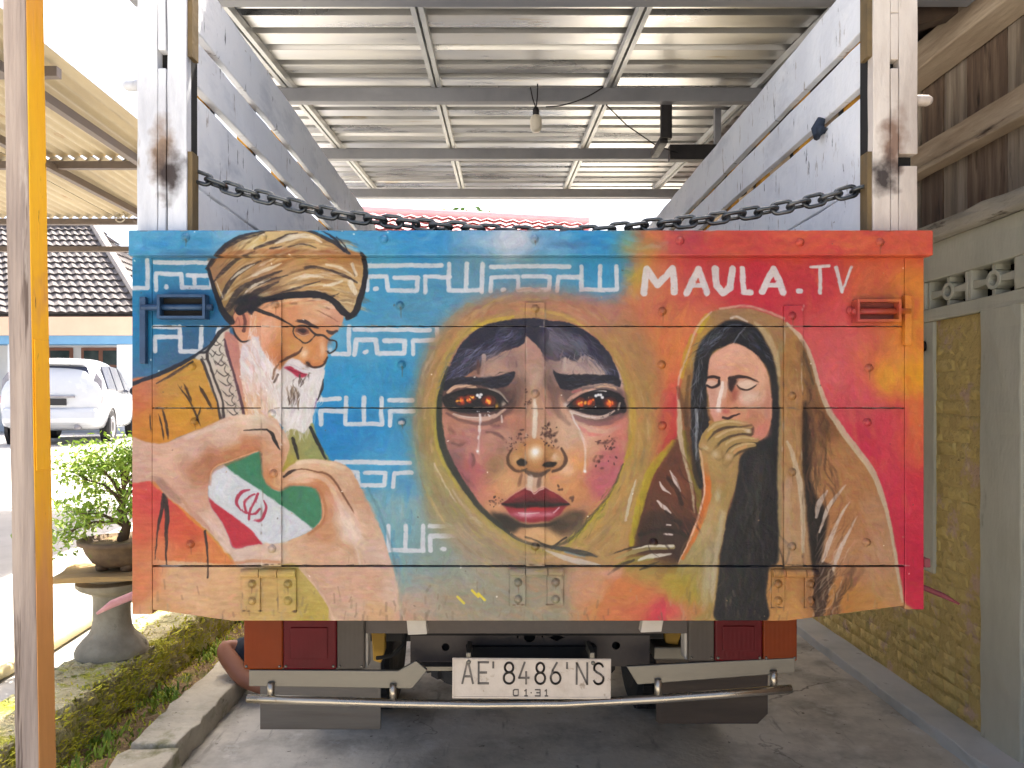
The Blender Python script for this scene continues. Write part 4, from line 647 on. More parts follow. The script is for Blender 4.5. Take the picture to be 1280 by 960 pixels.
    blob(940, 512, 12, 6, (176, 112, 88), .35); blob(935, 496, 9, 6, (222, 192, 172), .5); blob(952, 542, 7, 5, (216, 140, 126), .6)
    # forearm and hand
    arm = [(875, 556), (884, 545), (900, 540), (915, 552), (923, 566), (922, 590), (919, 612), (911, 632), (906, 660), (900, 690), (896, 715), (892, 745), (884, 776), (834, 776), (840, 730), (848, 706), (860, 680), (870, 652), (879, 622), (879, 596), (875, 575)]
    fieldfill(arm, [(885, 560, (170, 136, 80)), (905, 570, (176, 142, 88)), (915, 590, (166, 134, 80)), (895, 600, (168, 134, 78)), (905, 620, (160, 132, 78)), (890, 640, (176, 146, 92)), (885, 670, (170, 146, 100)), (895, 690, (160, 144, 110)), (870, 690, (166, 148, 96)), (872, 720, (170, 150, 84)), (885, 725, (176, 160, 130)), (860, 745, (176, 150, 56)), (880, 760, (166, 144, 74)), (845, 770, (206, 140, 86))], .7, sg=12)
    stroke([(880, 572), (884, 596), (884, 622), (876, 648), (866, 672), (854, 698)], [3, 8, 9, 10, 8, 4], (224, 108, 36), .8, 2); stroke([(875, 560), (879, 590), (880, 618), (872, 648), (860, 680), (848, 704)], [2.4, 2.4, 2.6, 2.6, 1.8, 1.4], (236, 190, 164), .9, .6)
    blob(897, 620, 3.4, 9, (210, 190, 156), .7); stroke([(904, 640), (897, 680), (892, 720), (890, 750)], 6, (196, 180, 150), .5, 2.6); stroke([(884, 690), (882, 730), (880, 760)], 8, (190, 176, 140), .5, 3)
    OL = (172, 140, 84); GP = (58, 46, 32)
    stroke([(888, 533), (888, 528), (891, 530)], 5, (176, 126, 66), .9)
    for s, b in [([(878, 556), (886, 540), (897, 531), (914, 529), (938, 532)], [9, 10, 10, 9, 7]), ([(886, 560), (896, 548), (908, 541), (922, 538), (937, 539)], [10, 10, 9, 8, 6.4]), ([(898, 568), (908, 556), (920, 550), (934, 549), (946, 550)], [11, 10, 9, 8, 5]), ([(908, 576), (914, 566), (922, 560), (932, 557), (943, 556)], [10, 9, 8, 7.4, 5])]:
        stroke([(x + .6, y + 2.4) for x, y in s], [v + 1.6 for v in b], GP, .75, 1); stroke(s, b, OL, .97, .8); stroke([(x - .4, y - 1.6) for x, y in s[1:]], [v * .3 for v in b[1:]], (212, 184, 138), .65, 1.2)
    fill([(876, 560), (886, 552), (900, 560), (914, 570), (922, 572), (921, 592), (900, 600), (880, 590)], (172, 138, 82), 3, .75); stroke([(940, 531), (926, 534), (908, 534), (896, 537)], [3, 2.4, 2.4, 1.4], (70, 52, 36), .8, .8); stroke([(938, 543), (924, 543), (910, 547)], [2.4, 2, 1], (78, 58, 38), .7, .8)
    blob(936, 539, 3.4, 2.4, (226, 210, 194), .9); blob(941, 538, 2, 3.4, (70, 40, 34), .7); blob(894, 568, 4.6, 5, (214, 194, 160), .7); blob(911, 571, 4.6, 4, (214, 184, 150), .7); blob(882, 560, 4, 3, (206, 186, 150), .6); stroke([(902, 564), (904, 576)], 3, (130, 100, 56), .5, 1.4); stroke([(918, 566), (922, 562), (932, 558)], 3, (226, 160, 104), .6, 1.2); stroke([(884, 548), (890, 538)], 4, (186, 154, 60), .6, 1.4)
    # abstract colours along the sill
    for x, y, rx, ry, c, a in [(830, 764, 26, 12, (206, 54, 72), .8), (780, 735, 26, 16, (208, 118, 62), .6), (850, 728, 22, 12, (178, 152, 44), .7), (760, 716, 16, 6, (222, 164, 150), .6), (868, 762, 16, 8, (214, 130, 80), .6), (790, 765, 20, 8, (208, 96, 66), .6)]: blob(x, y, rx, ry, c, a)

def rebrush(n, ln, wd, op, jit, gmin, gmax):
    """go over the canvas with short bristle strokes that follow the forms, each in the colour it lands on"""
    src = CV.copy(); g = bblur(src.mean(2), 2); gy, gx = np.gradient(g); jxx, jyy, jxy = bblur(gx * gx, 6), bblur(gy * gy, 6), bblur(gx * gy, 6)
    th = .5 * np.arctan2(2 * jxy, jxx - jyy) + np.pi / 2; mag = np.sqrt(jxx + jyy)
    NA = 24; L_, w = int(ln * MS), max(1.2, wd * MS); S = L_ // 2 + 3; yy, xx = np.mgrid[-S:S + 1, -S:S + 1].astype(np.float32); stamps = []
    for k in range(NA):
        for v in range(3):
            a = math.pi * k / NA; u = xx * math.cos(a) + yy * math.sin(a); t = -xx * math.sin(a) + yy * math.cos(a)
            br = .6 + .4 * np.interp(t, np.linspace(-w, w, 9), rng.random(9)); stamps.append(np.clip((w / 2 - np.abs(t)) / .8 + .5, 0, 1) * np.clip((L_ / 2 - np.abs(u)) / (L_ * .25), 0, 1) * br)
    xs = rng.integers(S, CW - S - 1, n); ys = rng.integers(S, CH - S - 1, n); rj = rng.normal(size=n) * .25; cj = rng.normal(size=(n, 3)).astype(np.float32) * jit; cl = rng.normal(size=n) * jit * 1.6; vi = rng.integers(0, 3, n)
    for i in range(n):
        x, y = xs[i], ys[i]; m = mag[y, x]
        if m < gmin or m > gmax: continue
        k = int(round((th[y, x] + rj[i]) / math.pi * NA)) % NA; st = stamps[k * 3 + vi[i]][..., None] * op
        c = src[y, x] * (1 + cl[i]) + cj[i]; reg = CV[y - S:y + S + 1, x - S:x + S + 1]; reg += (c - reg) * st
    np.clip(CV, 0, 1, out=CV)
def warp(amp, cell):
    """the hand is never perfectly steady: let every edge wander by about a pixel"""
    dx = (vnoise(CH, CW, cell) - .5) * 2 * amp * MS; dy = (vnoise(CH, CW, cell) - .5) * 2 * amp * MS
    yy, xx = np.mgrid[0:CH, 0:CW]; X = np.clip(xx + dx, 0, CW - 1.01); Y = np.clip(yy + dy, 0, CH - 1.01); xi, yi = X.astype(int), Y.astype(int); fx, fy = (X - xi)[..., None].astype(np.float32), (Y - yi)[..., None].astype(np.float32)
    CV[:] = CV[yi, xi] * (1 - fx) * (1 - fy) + CV[yi, xi + 1] * fx * (1 - fy) + CV[yi + 1, xi] * (1 - fx) * fy + CV[yi + 1, xi + 1] * fx * fy
def woman_model():
    for x, y, rx, ry, c, a, g in [(906, 446, 12, 6, (226, 170, 146), .6, 0), (930, 450, 12, 8, (226, 172, 142), .6, 20), (950, 474, 7, 14, (226, 174, 146), .6, 0), (926, 478, 10, 5, (196, 134, 112), .5, 0), (892, 492, 5, 12, (206, 146, 124), .6, 0), (917, 494, 5, 10, (160, 84, 68), .75, 0), (911, 500, 4, 12, (190, 120, 88), .6, 0), (934, 498, 10, 7, (218, 184, 164), .7, 0), (948, 512, 9, 8, (196, 134, 108), .6, 0), (960, 500, 4, 22, (186, 120, 98), .6, 0), (924, 512, 8, 5, (206, 146, 114), .6, 0), (940, 528, 14, 6, (186, 122, 92), .6, 0), (955, 538, 7, 8, (214, 130, 112), .7, 0), (893, 516, 5, 6, (216, 150, 136), .7, 0)]: blob(x, y, rx, ry, c, a, g)
    fill([(921, 479), (930, 475), (940, 477), (945, 480), (938, 484.5), (928, 484.5)], (226, 194, 172), 1, .9); stroke([(921, 482), (928, 486), (936, 486.5), (944, 482)], [1, 2.2, 2.4, 1.2], (58, 38, 34), .9, .6); stroke([(912, 473), (924, 471), (936, 472.5), (947, 477)], [5, 4, 2.6, 1], (50, 32, 32), .92, .9); fill([(911, 474), (921, 475), (918, 481), (914, 490), (910, 484)], (44, 26, 28), 1.2, .9)
    fill([(884, 477), (892, 476), (896, 479), (890, 483), (884, 482)], (220, 180, 158), .8, .9); stroke([(884, 482), (890, 485), (898, 481), (899, 475)], [2.4, 2.8, 3.2, 3], (42, 28, 30), .92, .7); stroke([(884, 471), (891, 470), (899, 472)], [2.4, 3.4, 3.4], (46, 30, 32), .92, .8)
    stroke([(903, 478), (901, 492), (898, 508)], [3, 4.6, 5], (240, 220, 208), .85, 1.2); blob(898, 513, 3.4, 3, (240, 220, 212), .85); blob(908, 515, 6, 3, (186, 92, 86), .7); stroke([(903, 522), (910, 523.5), (917, 520), (925, 518)], [2, 3.2, 2.4, 1.4], (50, 24, 30), .92, .6)
    # shawl folds
    hairs(70, quad((1006, 470), (1030, 520), (1040, 610), (1008, 610)), lambda x, y: 88 - (x - 1006) * .4, 34, 3, [(84, 54, 38), (120, 80, 52), (60, 40, 30)], .45); stroke([(984, 552), (992, 572), (999, 600), (1003, 640), (1004, 690)], [3, 6, 7, 6, 4], (206, 190, 164), .75, 1.4, .35); stroke([(985, 600), (984, 650), (986, 700)], 8, (190, 160, 128), .5, 3); hairs(30, quad((980, 420), (1000, 430), (1000, 560), (980, 560)), lambda x, y: 84, 30, 2, [(130, 90, 56), (186, 146, 98)], .4)
    hairs(50, quad((1020, 700), (1070, 700), (1050, 775), (1022, 775)), lambda x, y: 114, 24, 2.6, [(60, 42, 34), (96, 66, 48), (200, 176, 150)], .5); hairs(40, quad((1050, 560), (1085, 600), (1110, 720), (1070, 720)), lambda x, y: 70, 30, 2.4, [(196, 146, 104), (160, 108, 66)], .35)
    hairs(40, quad((850, 560), (868, 600), (868, 660), (806, 680)), lambda x, y: 60, 22, 2.4, [(40, 24, 22), (140, 80, 54), (100, 56, 38)], .5); stroke([(862, 470), (858, 510), (862, 560), (874, 604)], [4, 6, 7, 5], (70, 48, 30), .55, 2.4)
    hairs(36, quad((930, 570), (960, 560), (966, 690), (915, 700)), lambda x, y: 93, 60, 3, [(70, 66, 62), (10, 10, 12)], .4); stroke([(888, 640), (880, 670), (870, 700)], 10, (186, 160, 110), .45, 4); hairs(24, quad((876, 640), (904, 640), (894, 740), (856, 740)), lambda x, y: 105, 34, 3, [(196, 176, 130), (140, 120, 80)], .35)
def finish_paint():
    warp(.7, 30); warp(.35, 9)
    rebrush(16000, 15, 4.2, .5, .022, 0, .012); rebrush(30000, 7, 1.7, .5, .02, 0, .05)
    # last touches laid on top with a small brush
    for cx_, cy_, w_, h_ in [(577, 501, 7, 5), (586, 500, 6, 5), (591, 497, 4, 3.4), (611, 501, 7.5, 7), (724, 504, 7.5, 7), (738, 503, 5, 7), (763, 504, 8.5, 7)]:
        blob(cx_, cy_, w_ * .9, h_ * .9, (24, 20, 24), .9, 0, 3); blob(cx_ + rng.normal(), cy_, w_ * .7, h_ * .6, (196, 60, 34), .95, rng.random() * 90, 2)
        for _ in range(5): blob(cx_ + rng.normal() * w_ * .34, cy_ + rng.normal() * h_ * .3, w_ * (.16 + .2 * rng.random()), h_ * (.14 + .2 * rng.random()), [(240, 120, 44), (250, 170, 60), (228, 84, 40), (252, 206, 92)][rng.integers(4)], .95, rng.random() * 180, 2)
    for x, y, r in [(597, 494, 1.8), (600, 496.5, 1.6), (602, 493.5, 1.5), (745, 495, 1.7), (748, 493.5, 1.4), (753, 497, 1.8), (751, 494, 1.4), (669, 565, 3.4), (597, 564, 1.6), (731, 589, 1.7)]: blob(x, y, r, r, (242, 240, 240), .92, 0, 2)
    for s in [[(736, 489), (746, 487.5), (758, 489)], [(648, 641), (660, 642), (674, 641)], [(567, 517), (582, 521), (598, 522)], [(716, 516), (730, 520), (744, 522)]]: stroke(s, 1.3, (226, 212, 206), .6, .5, .4)
    for s in [[(556, 497), (575, 489), (600, 486), (622, 492), (634, 504)], [(709, 508), (722, 497), (740, 489), (760, 488), (780, 498)], [(628, 630), (650, 631), (668, 630), (690, 631), (711, 630)]]: stroke(s, 1.8, (22, 18, 22), .8, .5)
    speck(16, 678, 698, 530, 560, (56, 32, 30), (.7, 1.6)); speck(12, 636, 660, 546, 562, (80, 50, 46), (.6, 1.4)); speck(12, 744, 774, 548, 586, (70, 36, 40), (.8, 1.8)); speck(8, 612, 630, 620, 634, (56, 36, 32), (.7, 1.6))
    # seams rubbed darker and paint drag, general unevenness of hand-laid enamel
    n1 = vnoise(CH, CW, 60) - .5; n2 = vnoise(CH, CW, 14) - .5; n3 = vnoise(CH, CW, 3) - .5; n4 = vnoise(CH, CW, 3, 40) - .5
    # wear: rubbed and chipped edges of straps, hinges and seams, rusty drips, dirt kicked up along the sill
    for hx0, hx1, y0, y1 in [(327, 352, 375, 707), (657, 681, 378, 707), (979, 1003, 382, 707), (303, 326, 720, 765), (347, 371, 720, 765), (637, 656, 718, 757), (684, 704, 718, 757), (964, 980, 720, 760), (1004, 1021, 720, 760)]:
        for _ in range(int((y1 - y0) / 14)):
            ex = hx0 if rng.random() < .5 else hx1; blob(ex + rng.normal() * .8, y0 + (y1 - y0) * rng.random(), .8 + .5 * rng.random(), 2 + 9 * rng.random() ** 2, [(120, 96, 76), (206, 196, 180), (96, 78, 66)][rng.integers(3)], .45, 0, 1.5)
        for _ in range(5): blob(hx0 + (hx1 - hx0) * rng.random(), y1 - 2 * rng.random(), 2.4, .9, (92, 66, 48), .6, 0, 2)
    for x, y in [(500, 382), (828, 389), (502, 456), (1086, 460), (502, 528), (243, 527), (238, 680), (344, 381), (669, 386), (990, 395), (990, 590), (669, 683), (1100, 303), (668, 299), (232, 297), (314, 731), (359, 731), (647, 729), (694, 729), (972, 731), (1012, 731)]:
        l = 4 + 9 * rng.random(); stroke([(x + 1, y + 3), (x + 1 + rng.normal() * .5, y + 3 + l)], [2.4, .8], (104, 70, 46), .4, .9, .3)
        blob(x, y, 4.4, 4.4, (80, 66, 56), .25)
    for yy in (408, 510, 707):
        for _ in range(70): x = 190 + 940 * rng.random(); stroke([(x, yy + rng.normal() * .5), (x + 4 + 14 * rng.random(), yy + rng.normal() * .6)], 1.6, [(120, 100, 82), (60, 50, 46), (190, 180, 166)][rng.integers(3)], .5, .6, .4)
    for _ in range(150):
        x = 170 + 975 * rng.random(); y = 776 - 40 * rng.random() ** 2.4; stroke([(x, y), (x + rng.normal() * 1.5, y - 3 - 9 * rng.random())], 1.5 + 2 * rng.random(), [(124, 106, 84), (96, 82, 66), (168, 152, 128)][rng.integers(3)], .28, 1, .5)
    for _ in range(40):
        x = 165 + 1000 * rng.random(); stroke([(x, 287 + rng.random() * 2), (x + 3 + 10 * rng.random(), 287 + rng.random() * 2)], 1.6, [(200, 196, 190), (70, 70, 74), (120, 90, 70)][rng.integers(3)], .5, .6, .4)
    CV[:] = np.clip(CV * .80 * (1 + .06 * n1 + .05 * n2 + .04 * n3 + .02 * n4)[..., None], 0, 1)
    for x, y, c in [(590, 738, (196, 176, 40)), (598, 742, (200, 180, 40)), (572, 746, (190, 176, 50))]: stroke([(x, y), (x + 8, y + 8)], 3, c, .8, .8)
    for _ in range(70):   # chips and dings
        x, y = 165 + 990 * rng.random(), 286 + 486 * rng.random(); blob(x, y, .7 + rng.random(), .6 + .6 * rng.random(), [(230, 225, 215), (70, 60, 55), (150, 120, 90)][rng.integers(3)], .6, rng.random() * 180, 2)
    hairs(60, quad((170, 690), (1150, 690), (1150, 712), (170, 712)), lambda x, y: 90, 8, 1.2, [(90, 70, 55), (120, 100, 80)], .35)

paint_background(); paint_letters(); paint_title(); paint_child(); child_model(); paint_woman(); woman_model(); paint_man(); paint_hands(); finish_paint()
img = bpy.data.images.new('mural_canvas', CW, CH, alpha=False)
px = np.ones((CH, CW, 4), np.float32); px[..., :3] = CV[::-1]
img.pixels.foreach_set(px.ravel()); img.update(); img.pack()

def mural_mat():
    m = bpy.data.materials.new('mural_enamel'); t, N, L, P = nodes_of(m)
    uv = N.new('ShaderNodeUVMap'); uv.uv_map = 'UVMap'
    im = N.new('ShaderNodeTexImage'); im.image = img; im.extension = 'EXTEND'; im.interpolation = 'Cubic'
    L.new(uv.outputs[0], im.inputs[0]); L.new(im.outputs[0], P.inputs['Base Color'])
    P.inputs['Specular IOR Level'].default_value = .22
    g = N.new('ShaderNodeNewGeometry'); nz = N.new('ShaderNodeTexNoise'); nz.inputs['Scale'].default_value = 160; nz.inputs['Detail'].default_value = 4
    n2 = N.new('ShaderNodeTexNoise'); n2.inputs['Scale'].default_value = 9; n2.inputs['Detail'].default_value = 2
    L.new(g.outputs['Position'], nz.inputs['Vector']); L.new(g.outputs['Position'], n2.inputs['Vector'])
    b = N.new('ShaderNodeBump'); b.inputs['Strength'].default_value = .22; b.inputs['Distance'].default_value = .004; L.new(nz.outputs[0], b.inputs['Height'])
    b2 = N.new('ShaderNodeBump'); b2.inputs['Strength'].default_value = .25; b2.inputs['Distance'].default_value = .02; L.new(n2.outputs[0], b2.inputs['Height']); L.new(b.outputs[0], b2.inputs['Normal'])
    b3 = N.new('ShaderNodeBump'); b3.inputs['Strength'].default_value = .18; b3.inputs['Distance'].default_value = .003; L.new(im.outputs[0], b3.inputs['Height']); L.new(b2.outputs[0], b3.inputs['Normal']); L.new(b3.outputs[0], P.inputs['Normal'])
    mr = N.new('ShaderNodeMapRange'); L.new(n2.outputs[0], mr.inputs[0]); mr.inputs[3].default_value = .25; mr.inputs[4].default_value = .5; L.new(mr.outputs[0], P.inputs['Roughness'])
    return m
M_MURAL = mural_mat()
# ------------------------------------------------------------------ material palette
M_CONC = mat('driveway_concrete', [(182, 177, 164), (202, 197, 184), (216, 211, 198)], .8, 0, 1.6, bump=.35, bscale=40, spots=[((146, 142, 132), 3.2, .45, (1, 1, 1), .25), ((126, 122, 112), 1.1, .52, (1, 1, 1), .2), ((214, 212, 204), 7, .55, (1, 1, 1), .25), ((110, 104, 94), 26, .64, (1, 1, 1), .06), ((84, 80, 74), 4.5, .68, (1, 1, 1), .05), ((150, 146, 136), 6, .6, (2.2, .35, 1), .1)], rv=.2)
def crack_floor(m, sc=.55, wdt=.0035, col=(92, 86, 78)):
    t, N, L, P = nodes_of(m); g = N.new('ShaderNodeNewGeometry'); nz = N.new('ShaderNodeTexNoise'); nz.inputs['Scale'].default_value = 3.5; nz.inputs['Detail'].default_value = 5; L.new(g.outputs['Position'], nz.inputs['Vector'])
    ad = N.new('ShaderNodeVectorMath'); ad.operation = 'MULTIPLY_ADD'; L.new(nz.outputs['Color'], ad.inputs[0]); ad.inputs[1].default_value = (.5, .5, 0); L.new(g.outputs['Position'], ad.inputs[2])
    vo = N.new('ShaderNodeTexVoronoi'); vo.feature = 'DISTANCE_TO_EDGE'; vo.inputs['Scale'].default_value = sc; L.new(ad.outputs[0], vo.inputs['Vector'])
    n2 = N.new('ShaderNodeTexNoise'); n2.inputs['Scale'].default_value = 1.3; L.new(g.outputs['Position'], n2.inputs['Vector'])
    mu = N.new('ShaderNodeMath'); mu.operation = 'MULTIPLY'; mr0 = N.new('ShaderNodeMapRange'); L.new(n2.outputs['Fac'], mr0.inputs[0]); mr0.inputs[1].default_value = .45; mr0.inputs[2].default_value = .6; mr0.inputs[3].default_value = 0; mr0.inputs[4].default_value = 1
    mr = N.new('ShaderNodeMapRange'); L.new(vo.outputs['Distance'], mr.inputs[0]); mr.inputs[1].default_value = 0; mr.inputs[2].default_value = wdt; mr.inputs[3].default_value = .9; mr.inputs[4].default_value = 0; L.new(mr.outputs[0], mu.inputs[0]); L.new(mr0.outputs[0], mu.inputs[1])
    old = P.inputs['Base Color'].links[0].from_socket; mx = N.new('ShaderNodeMix'); mx.data_type = 'RGBA'; L.new(mu.outputs[0], mx.inputs[0]); L.new(old, mx.inputs[6]); mx.inputs[7].default_value = (*srgb(*col), 1); L.new(mx.outputs[2], P.inputs['Base Color'])
crack_floor(M_CONC)
M_YARD = mat('yard_concrete', [(150, 148, 144), (172, 170, 166), (188, 186, 182)], .9, 0, 1.2, bump=.3, bscale=30, spots=[((120, 116, 108), 2.2, .62, (1, 1, 1))])
M_PLINTH = mat('plinth_concrete', [(172, 176, 176), (192, 194, 192), (206, 206, 204)], .85, 0, 3, bump=.3, bscale=50, spots=[((120, 118, 110), 6, .64, (1, 1, 1))])
M_COLUMN = mat('grey_render', [(176, 175, 158), (190, 189, 172), (200, 198, 182)], .85, 0, 4, stretch=(1, 1, .35), bump=.3, bscale=60, spots=[((132, 122, 100), 5, .66, (1, 1, .3)), ((190, 186, 172), 9, .7, (1, 1, .4))])
M_BRICK = mat('yellow_limewashed_brick', [(206, 180, 112), (218, 194, 120), (226, 204, 138)], .9, 0, 5, bump=1, bscale=22, bdist=.03, spots=[((208, 178, 150), 6, .56, (1, 1, 1)), ((164, 156, 92), 3, .62, (1, 1, .5)), ((92, 74, 50), 16, .7, (1, 1, 1))])
M_MORTAR = mat('yellow_limewashed_mortar', [(196, 170, 106), (210, 186, 118)], .95, 0, 8, bump=1, bscale=22, bdist=.03, spots=[((142, 122, 78), 9, .64, (1, 1, 1)), ((206, 176, 148), 6, .56, (1, 1, 1))])
M_BOARD = mat('weathered_boards', [(92, 80, 70), (134, 122, 108), (170, 160, 146)], .85, 0, 5, stretch=(1, 3, .22), bump=.5, bscale=26, spots=[((54, 40, 32), 4, .6, (1, 2, .4)), ((176, 168, 152), 10, .68, (1, 2, .25))])
M_BOARDS = [M_BOARD, mat('weathered_boards_brown', [(70, 54, 44), (104, 86, 72), (140, 122, 104)], .85, 0, 6, stretch=(1, 3, .2), bump=.6, bscale=26, spots=[((44, 32, 26), 4, .56, (1, 2, .3)), ((160, 148, 130), 10, .66, (1, 2, .2))]), mat('weathered_boards_pale', [(124, 116, 104), (158, 150, 136), (184, 176, 162)], .85, 0, 6, stretch=(1, 3, .2), bump=.6, bscale=26, spots=[((84, 68, 56), 4, .58, (1, 2, .35)), ((110, 112, 104), 9, .62, (1, 2, .25))])]
M_RAIL = mat('weathered_rail', [(136, 118, 98), (172, 154, 132), (194, 178, 156)], .85, 0, 6, stretch=(1, .3, 2), bump=.5, bscale=30, spots=[((70, 54, 42), 5, .64, (1, .3, 2))])
M_DARKWOOD = mat('dark_eave_wood', [(48, 38, 32), (70, 56, 46), (92, 76, 62)], .85, 0, 5, stretch=(1, .4, 1), bump=.4)
M_LEDGE = mat('ledge_render', [(156, 150, 136), (180, 174, 160), (196, 190, 176)], .9, 0, 6, stretch=(1, .3, 1), bump=.7, bscale=30, bdist=.02, spots=[((84, 76, 64), 8, .6, (1, .4, 2))])
M_WHITE = mat('worn_white_paint', [(222, 225, 230), (232, 235, 238), (240, 241, 242)], .6, 0, 4, stretch=(1, 1.2, 1), bump=.35, bscale=34, spots=[((168, 160, 152), 13, .62, (1, 2.6, .7)), ((44, 46, 58), 15, .66, (1, 2.4, .38), .03), ((206, 210, 216), 5, .56, (1, .4, 1), .15), ((120, 96, 76), 30, .7, (1, .5, 2), .04)])
M_WHITE_SHADED = mat('worn_white_paint_shaded', [(222, 225, 230), (232, 235, 238), (240, 241, 242)], .6, 0, 4, bump=.35, bscale=34, spots=[((160, 152, 146), 13, .62, (1, 2.6, .7)), ((40, 44, 58), 15, .655, (1, 2.4, .38), .03), ((196, 202, 210), 5, .54, (1, .4, 1), .15), ((120, 96, 76), 30, .7, (1, .5, 2), .04)])  # worn white again, blotches darkened to paint in shade on the backlit boards
M_STAKE = mat('yellow_stake_paint', [(178, 128, 36), (206, 152, 44)], .6, 0, 9, bump=.2, spots=[((80, 60, 40), 14, .66, (1, 1, 1))])
M_IRON = mat('dark_iron', [(34, 34, 38), (52, 50, 52)], .55, .5, 14, bump=.2, spots=[((86, 60, 44), 12, .66, (1, 1, 1))])
M_BROWNIRON = mat('rusty_angle_iron', [(92, 78, 52), (120, 100, 66)], .7, .2, 14, bump=.2)
M_GALV = mat('galvalume_sheet', [(172, 173, 175), (188, 188, 187), (200, 199, 196)], .33, 1.0, 2.2, stretch=(.4, 2, 1), bump=.06, bscale=18, spots=[((166, 152, 128), 3.2, .62, (.5, 2.5, 1))])
M_STEELB = mat('grey_painted_beam', [(118, 120, 127), (136, 138, 144)], .55, .1, 5, bump=.1)
M_PURLIN = mat('zinc_purlin', [(176, 178, 180), (198, 200, 200)], .45, .3, 6, bump=.08)
M_RUST = mat('sun_bleached_sheet', [(150, 137, 112), (168, 155, 128), (182, 170, 144)], .7, .05, 1.5, stretch=(2, .35, 1), bump=.15, spots=[((140, 104, 70), 4, .64, (2, .3, 1)), ((120, 112, 98), 7, .7, (2, .3, 1))])
M_BROWNST = mat('brown_awning_steel', [(84, 74, 68), (104, 92, 82)], .6, .2, 7, bump=.1)
M_STONE = mat('old_stone', [(168, 160, 140), (192, 184, 164), (208, 200, 180)], .92, 0, 5, bump=.7, bscale=30, bdist=.02, spots=[((124, 122, 84), 4, .56, (1, 1, 1), .15), ((206, 202, 190), 14, .62, (1, 1, 1)), ((104, 98, 84), 20, .64, (1, 1, 1))])
M_MOSSWALL = mat('mossy_wall', [(182, 172, 132), (202, 192, 152), (214, 206, 174)], .95, 0, 7, bump=1, bscale=30, bdist=.06, spots=[((176, 176, 62), 5, .5, (1, 1, 1)), ((104, 86, 54), 9, .62, (1, 1, 1)), ((176, 172, 120), 3, .52, (1, 1, 1), .2), ((120, 128, 40), 14, .58, (1, 1, 1))])
M_DIRT = mat('dirt', [(112, 92, 64), (142, 118, 84), (164, 140, 104)], .95, 0, 9, bump=1, bscale=40, bdist=.03, spots=[((90, 104, 34), 5, .58, (1, 1, 1))])
M_MOSS = mat('moss_blades', [(150, 160, 38), (198, 196, 58), (228, 214, 100)], .8, 0, 13, bump=0)

# ------------------------------------------------------------------ ground
def grid_sheet(name, xs, ys, zf, m, skirt=None):
    mb = MB(); nx = len(xs)
    for y in ys:
        for x in xs: mb.v.append((x, y, zf(x, y)))
    for j in range(len(ys) - 1):
        for i in range(nx - 1): mb.f.append((j * nx + i, j * nx + i + 1, (j + 1) * nx + i + 1, (j + 1) * nx + i))
    if skirt is not None:
        n0 = len(mb.v); i = nx - 1
        for y in ys: mb.v.append((xs[-1], y, skirt))
        for j in range(len(ys) - 1): mb.f.append((j * nx + i, (j + 1) * nx + i, n0 + j + 1, n0 + j))
    return kind(mb.build(name, m), 'structure')
def yz(y): return .25 + .055 * min(max(y - 4, 0), 10)
XS_W, XD = 2.2, 2.01
grid_sheet('driveway', [-2.05, 300], [-300, -5, 0, 5, 10, 400], lambda x, y: 0, M_CONC)
grid_sheet('yard', [-300, -20, -8, -2.1], [-300, -3, 0, 4, 6, 8, 10, 12, 14, 18, 400], lambda x, y: yz(y), M_YARD, skirt=-.02)
# trench of soil between the kerb and the garden wall
def rough_sheet(name, x0, x1, y0, y1, nx, ny, z, amp, m, seed=1):
    r = random.Random(seed); xs = [x0 + (x1 - x0) * i / nx for i in range(nx + 1)]; ys = [y0 + (y1 - y0) * i / ny for i in range(ny + 1)]
    h = {(i, j): z + amp * (r.random() - .5) for i in range(nx + 1) for j in range(ny + 1)}
    mb = MB()
    for j, y in enumerate(ys):
        for i, x in enumerate(xs): mb.v.append((x, y, h[i, j]))
    n = nx + 1
    for j in range(ny):
        for i in range(nx): mb.f.append((j * n + i, j * n + i + 1, (j + 1) * n + i + 1, (j + 1) * n + i))
    return mb.build(name, m, smooth=True)
kind(rough_sheet('soil_strip', -1.86, -1.56, 1.2, 8, 8, 150, .06, .045, M_DIRT), 'structure')

# ------------------------------------------------------------------ kerb stones and garden wall on the left
def rough_block(x0, x1, y0, y1, z0, z1, nx, ny, nz, amp, seed, taper=0):
    """box with a jittered skin"""
    r = random.Random(seed); bm = bmesh.new(); bmesh.ops.create_cube(bm, size=1)
    bmesh.ops.subdivide_edges(bm, edges=[e for e in bm.edges if abs(e.verts[0].co.y - e.verts[1].co.y) > .5], cuts=ny, use_grid_fill=True)
    bmesh.ops.subdivide_edges(bm, edges=[e for e in bm.edges if abs(e.verts[0].co.z - e.verts[1].co.z) > .5], cuts=nz, use_grid_fill=True)
    bmesh.ops.subdivide_edges(bm, edges=[e for e in bm.edges if abs(e.verts[0].co.x - e.verts[1].co.x) > .5], cuts=nx, use_grid_fill=True)
    for v in bm.verts:
        a, b, c = v.co.x + .5, v.co.y + .5, v.co.z + .5
        v.co = Vector((x0 + (x1 - x0) * a + amp * (r.random() - .5) * 2, y0 + (y1 - y0) * b + amp * (r.random() - .5), z0 + (z1 - z0) * c + amp * (r.random() - .5) * (1 if c > .5 else 0)))
    me = bpy.data.meshes.new('block'); bm.to_mesh(me); bm.free(); return me
kerb = thing('kerb', 'worn stone kerb between the driveway and the mossy soil strip', 'kerb', (-1.49, 4, 0))
yk = 1.6; i = 0
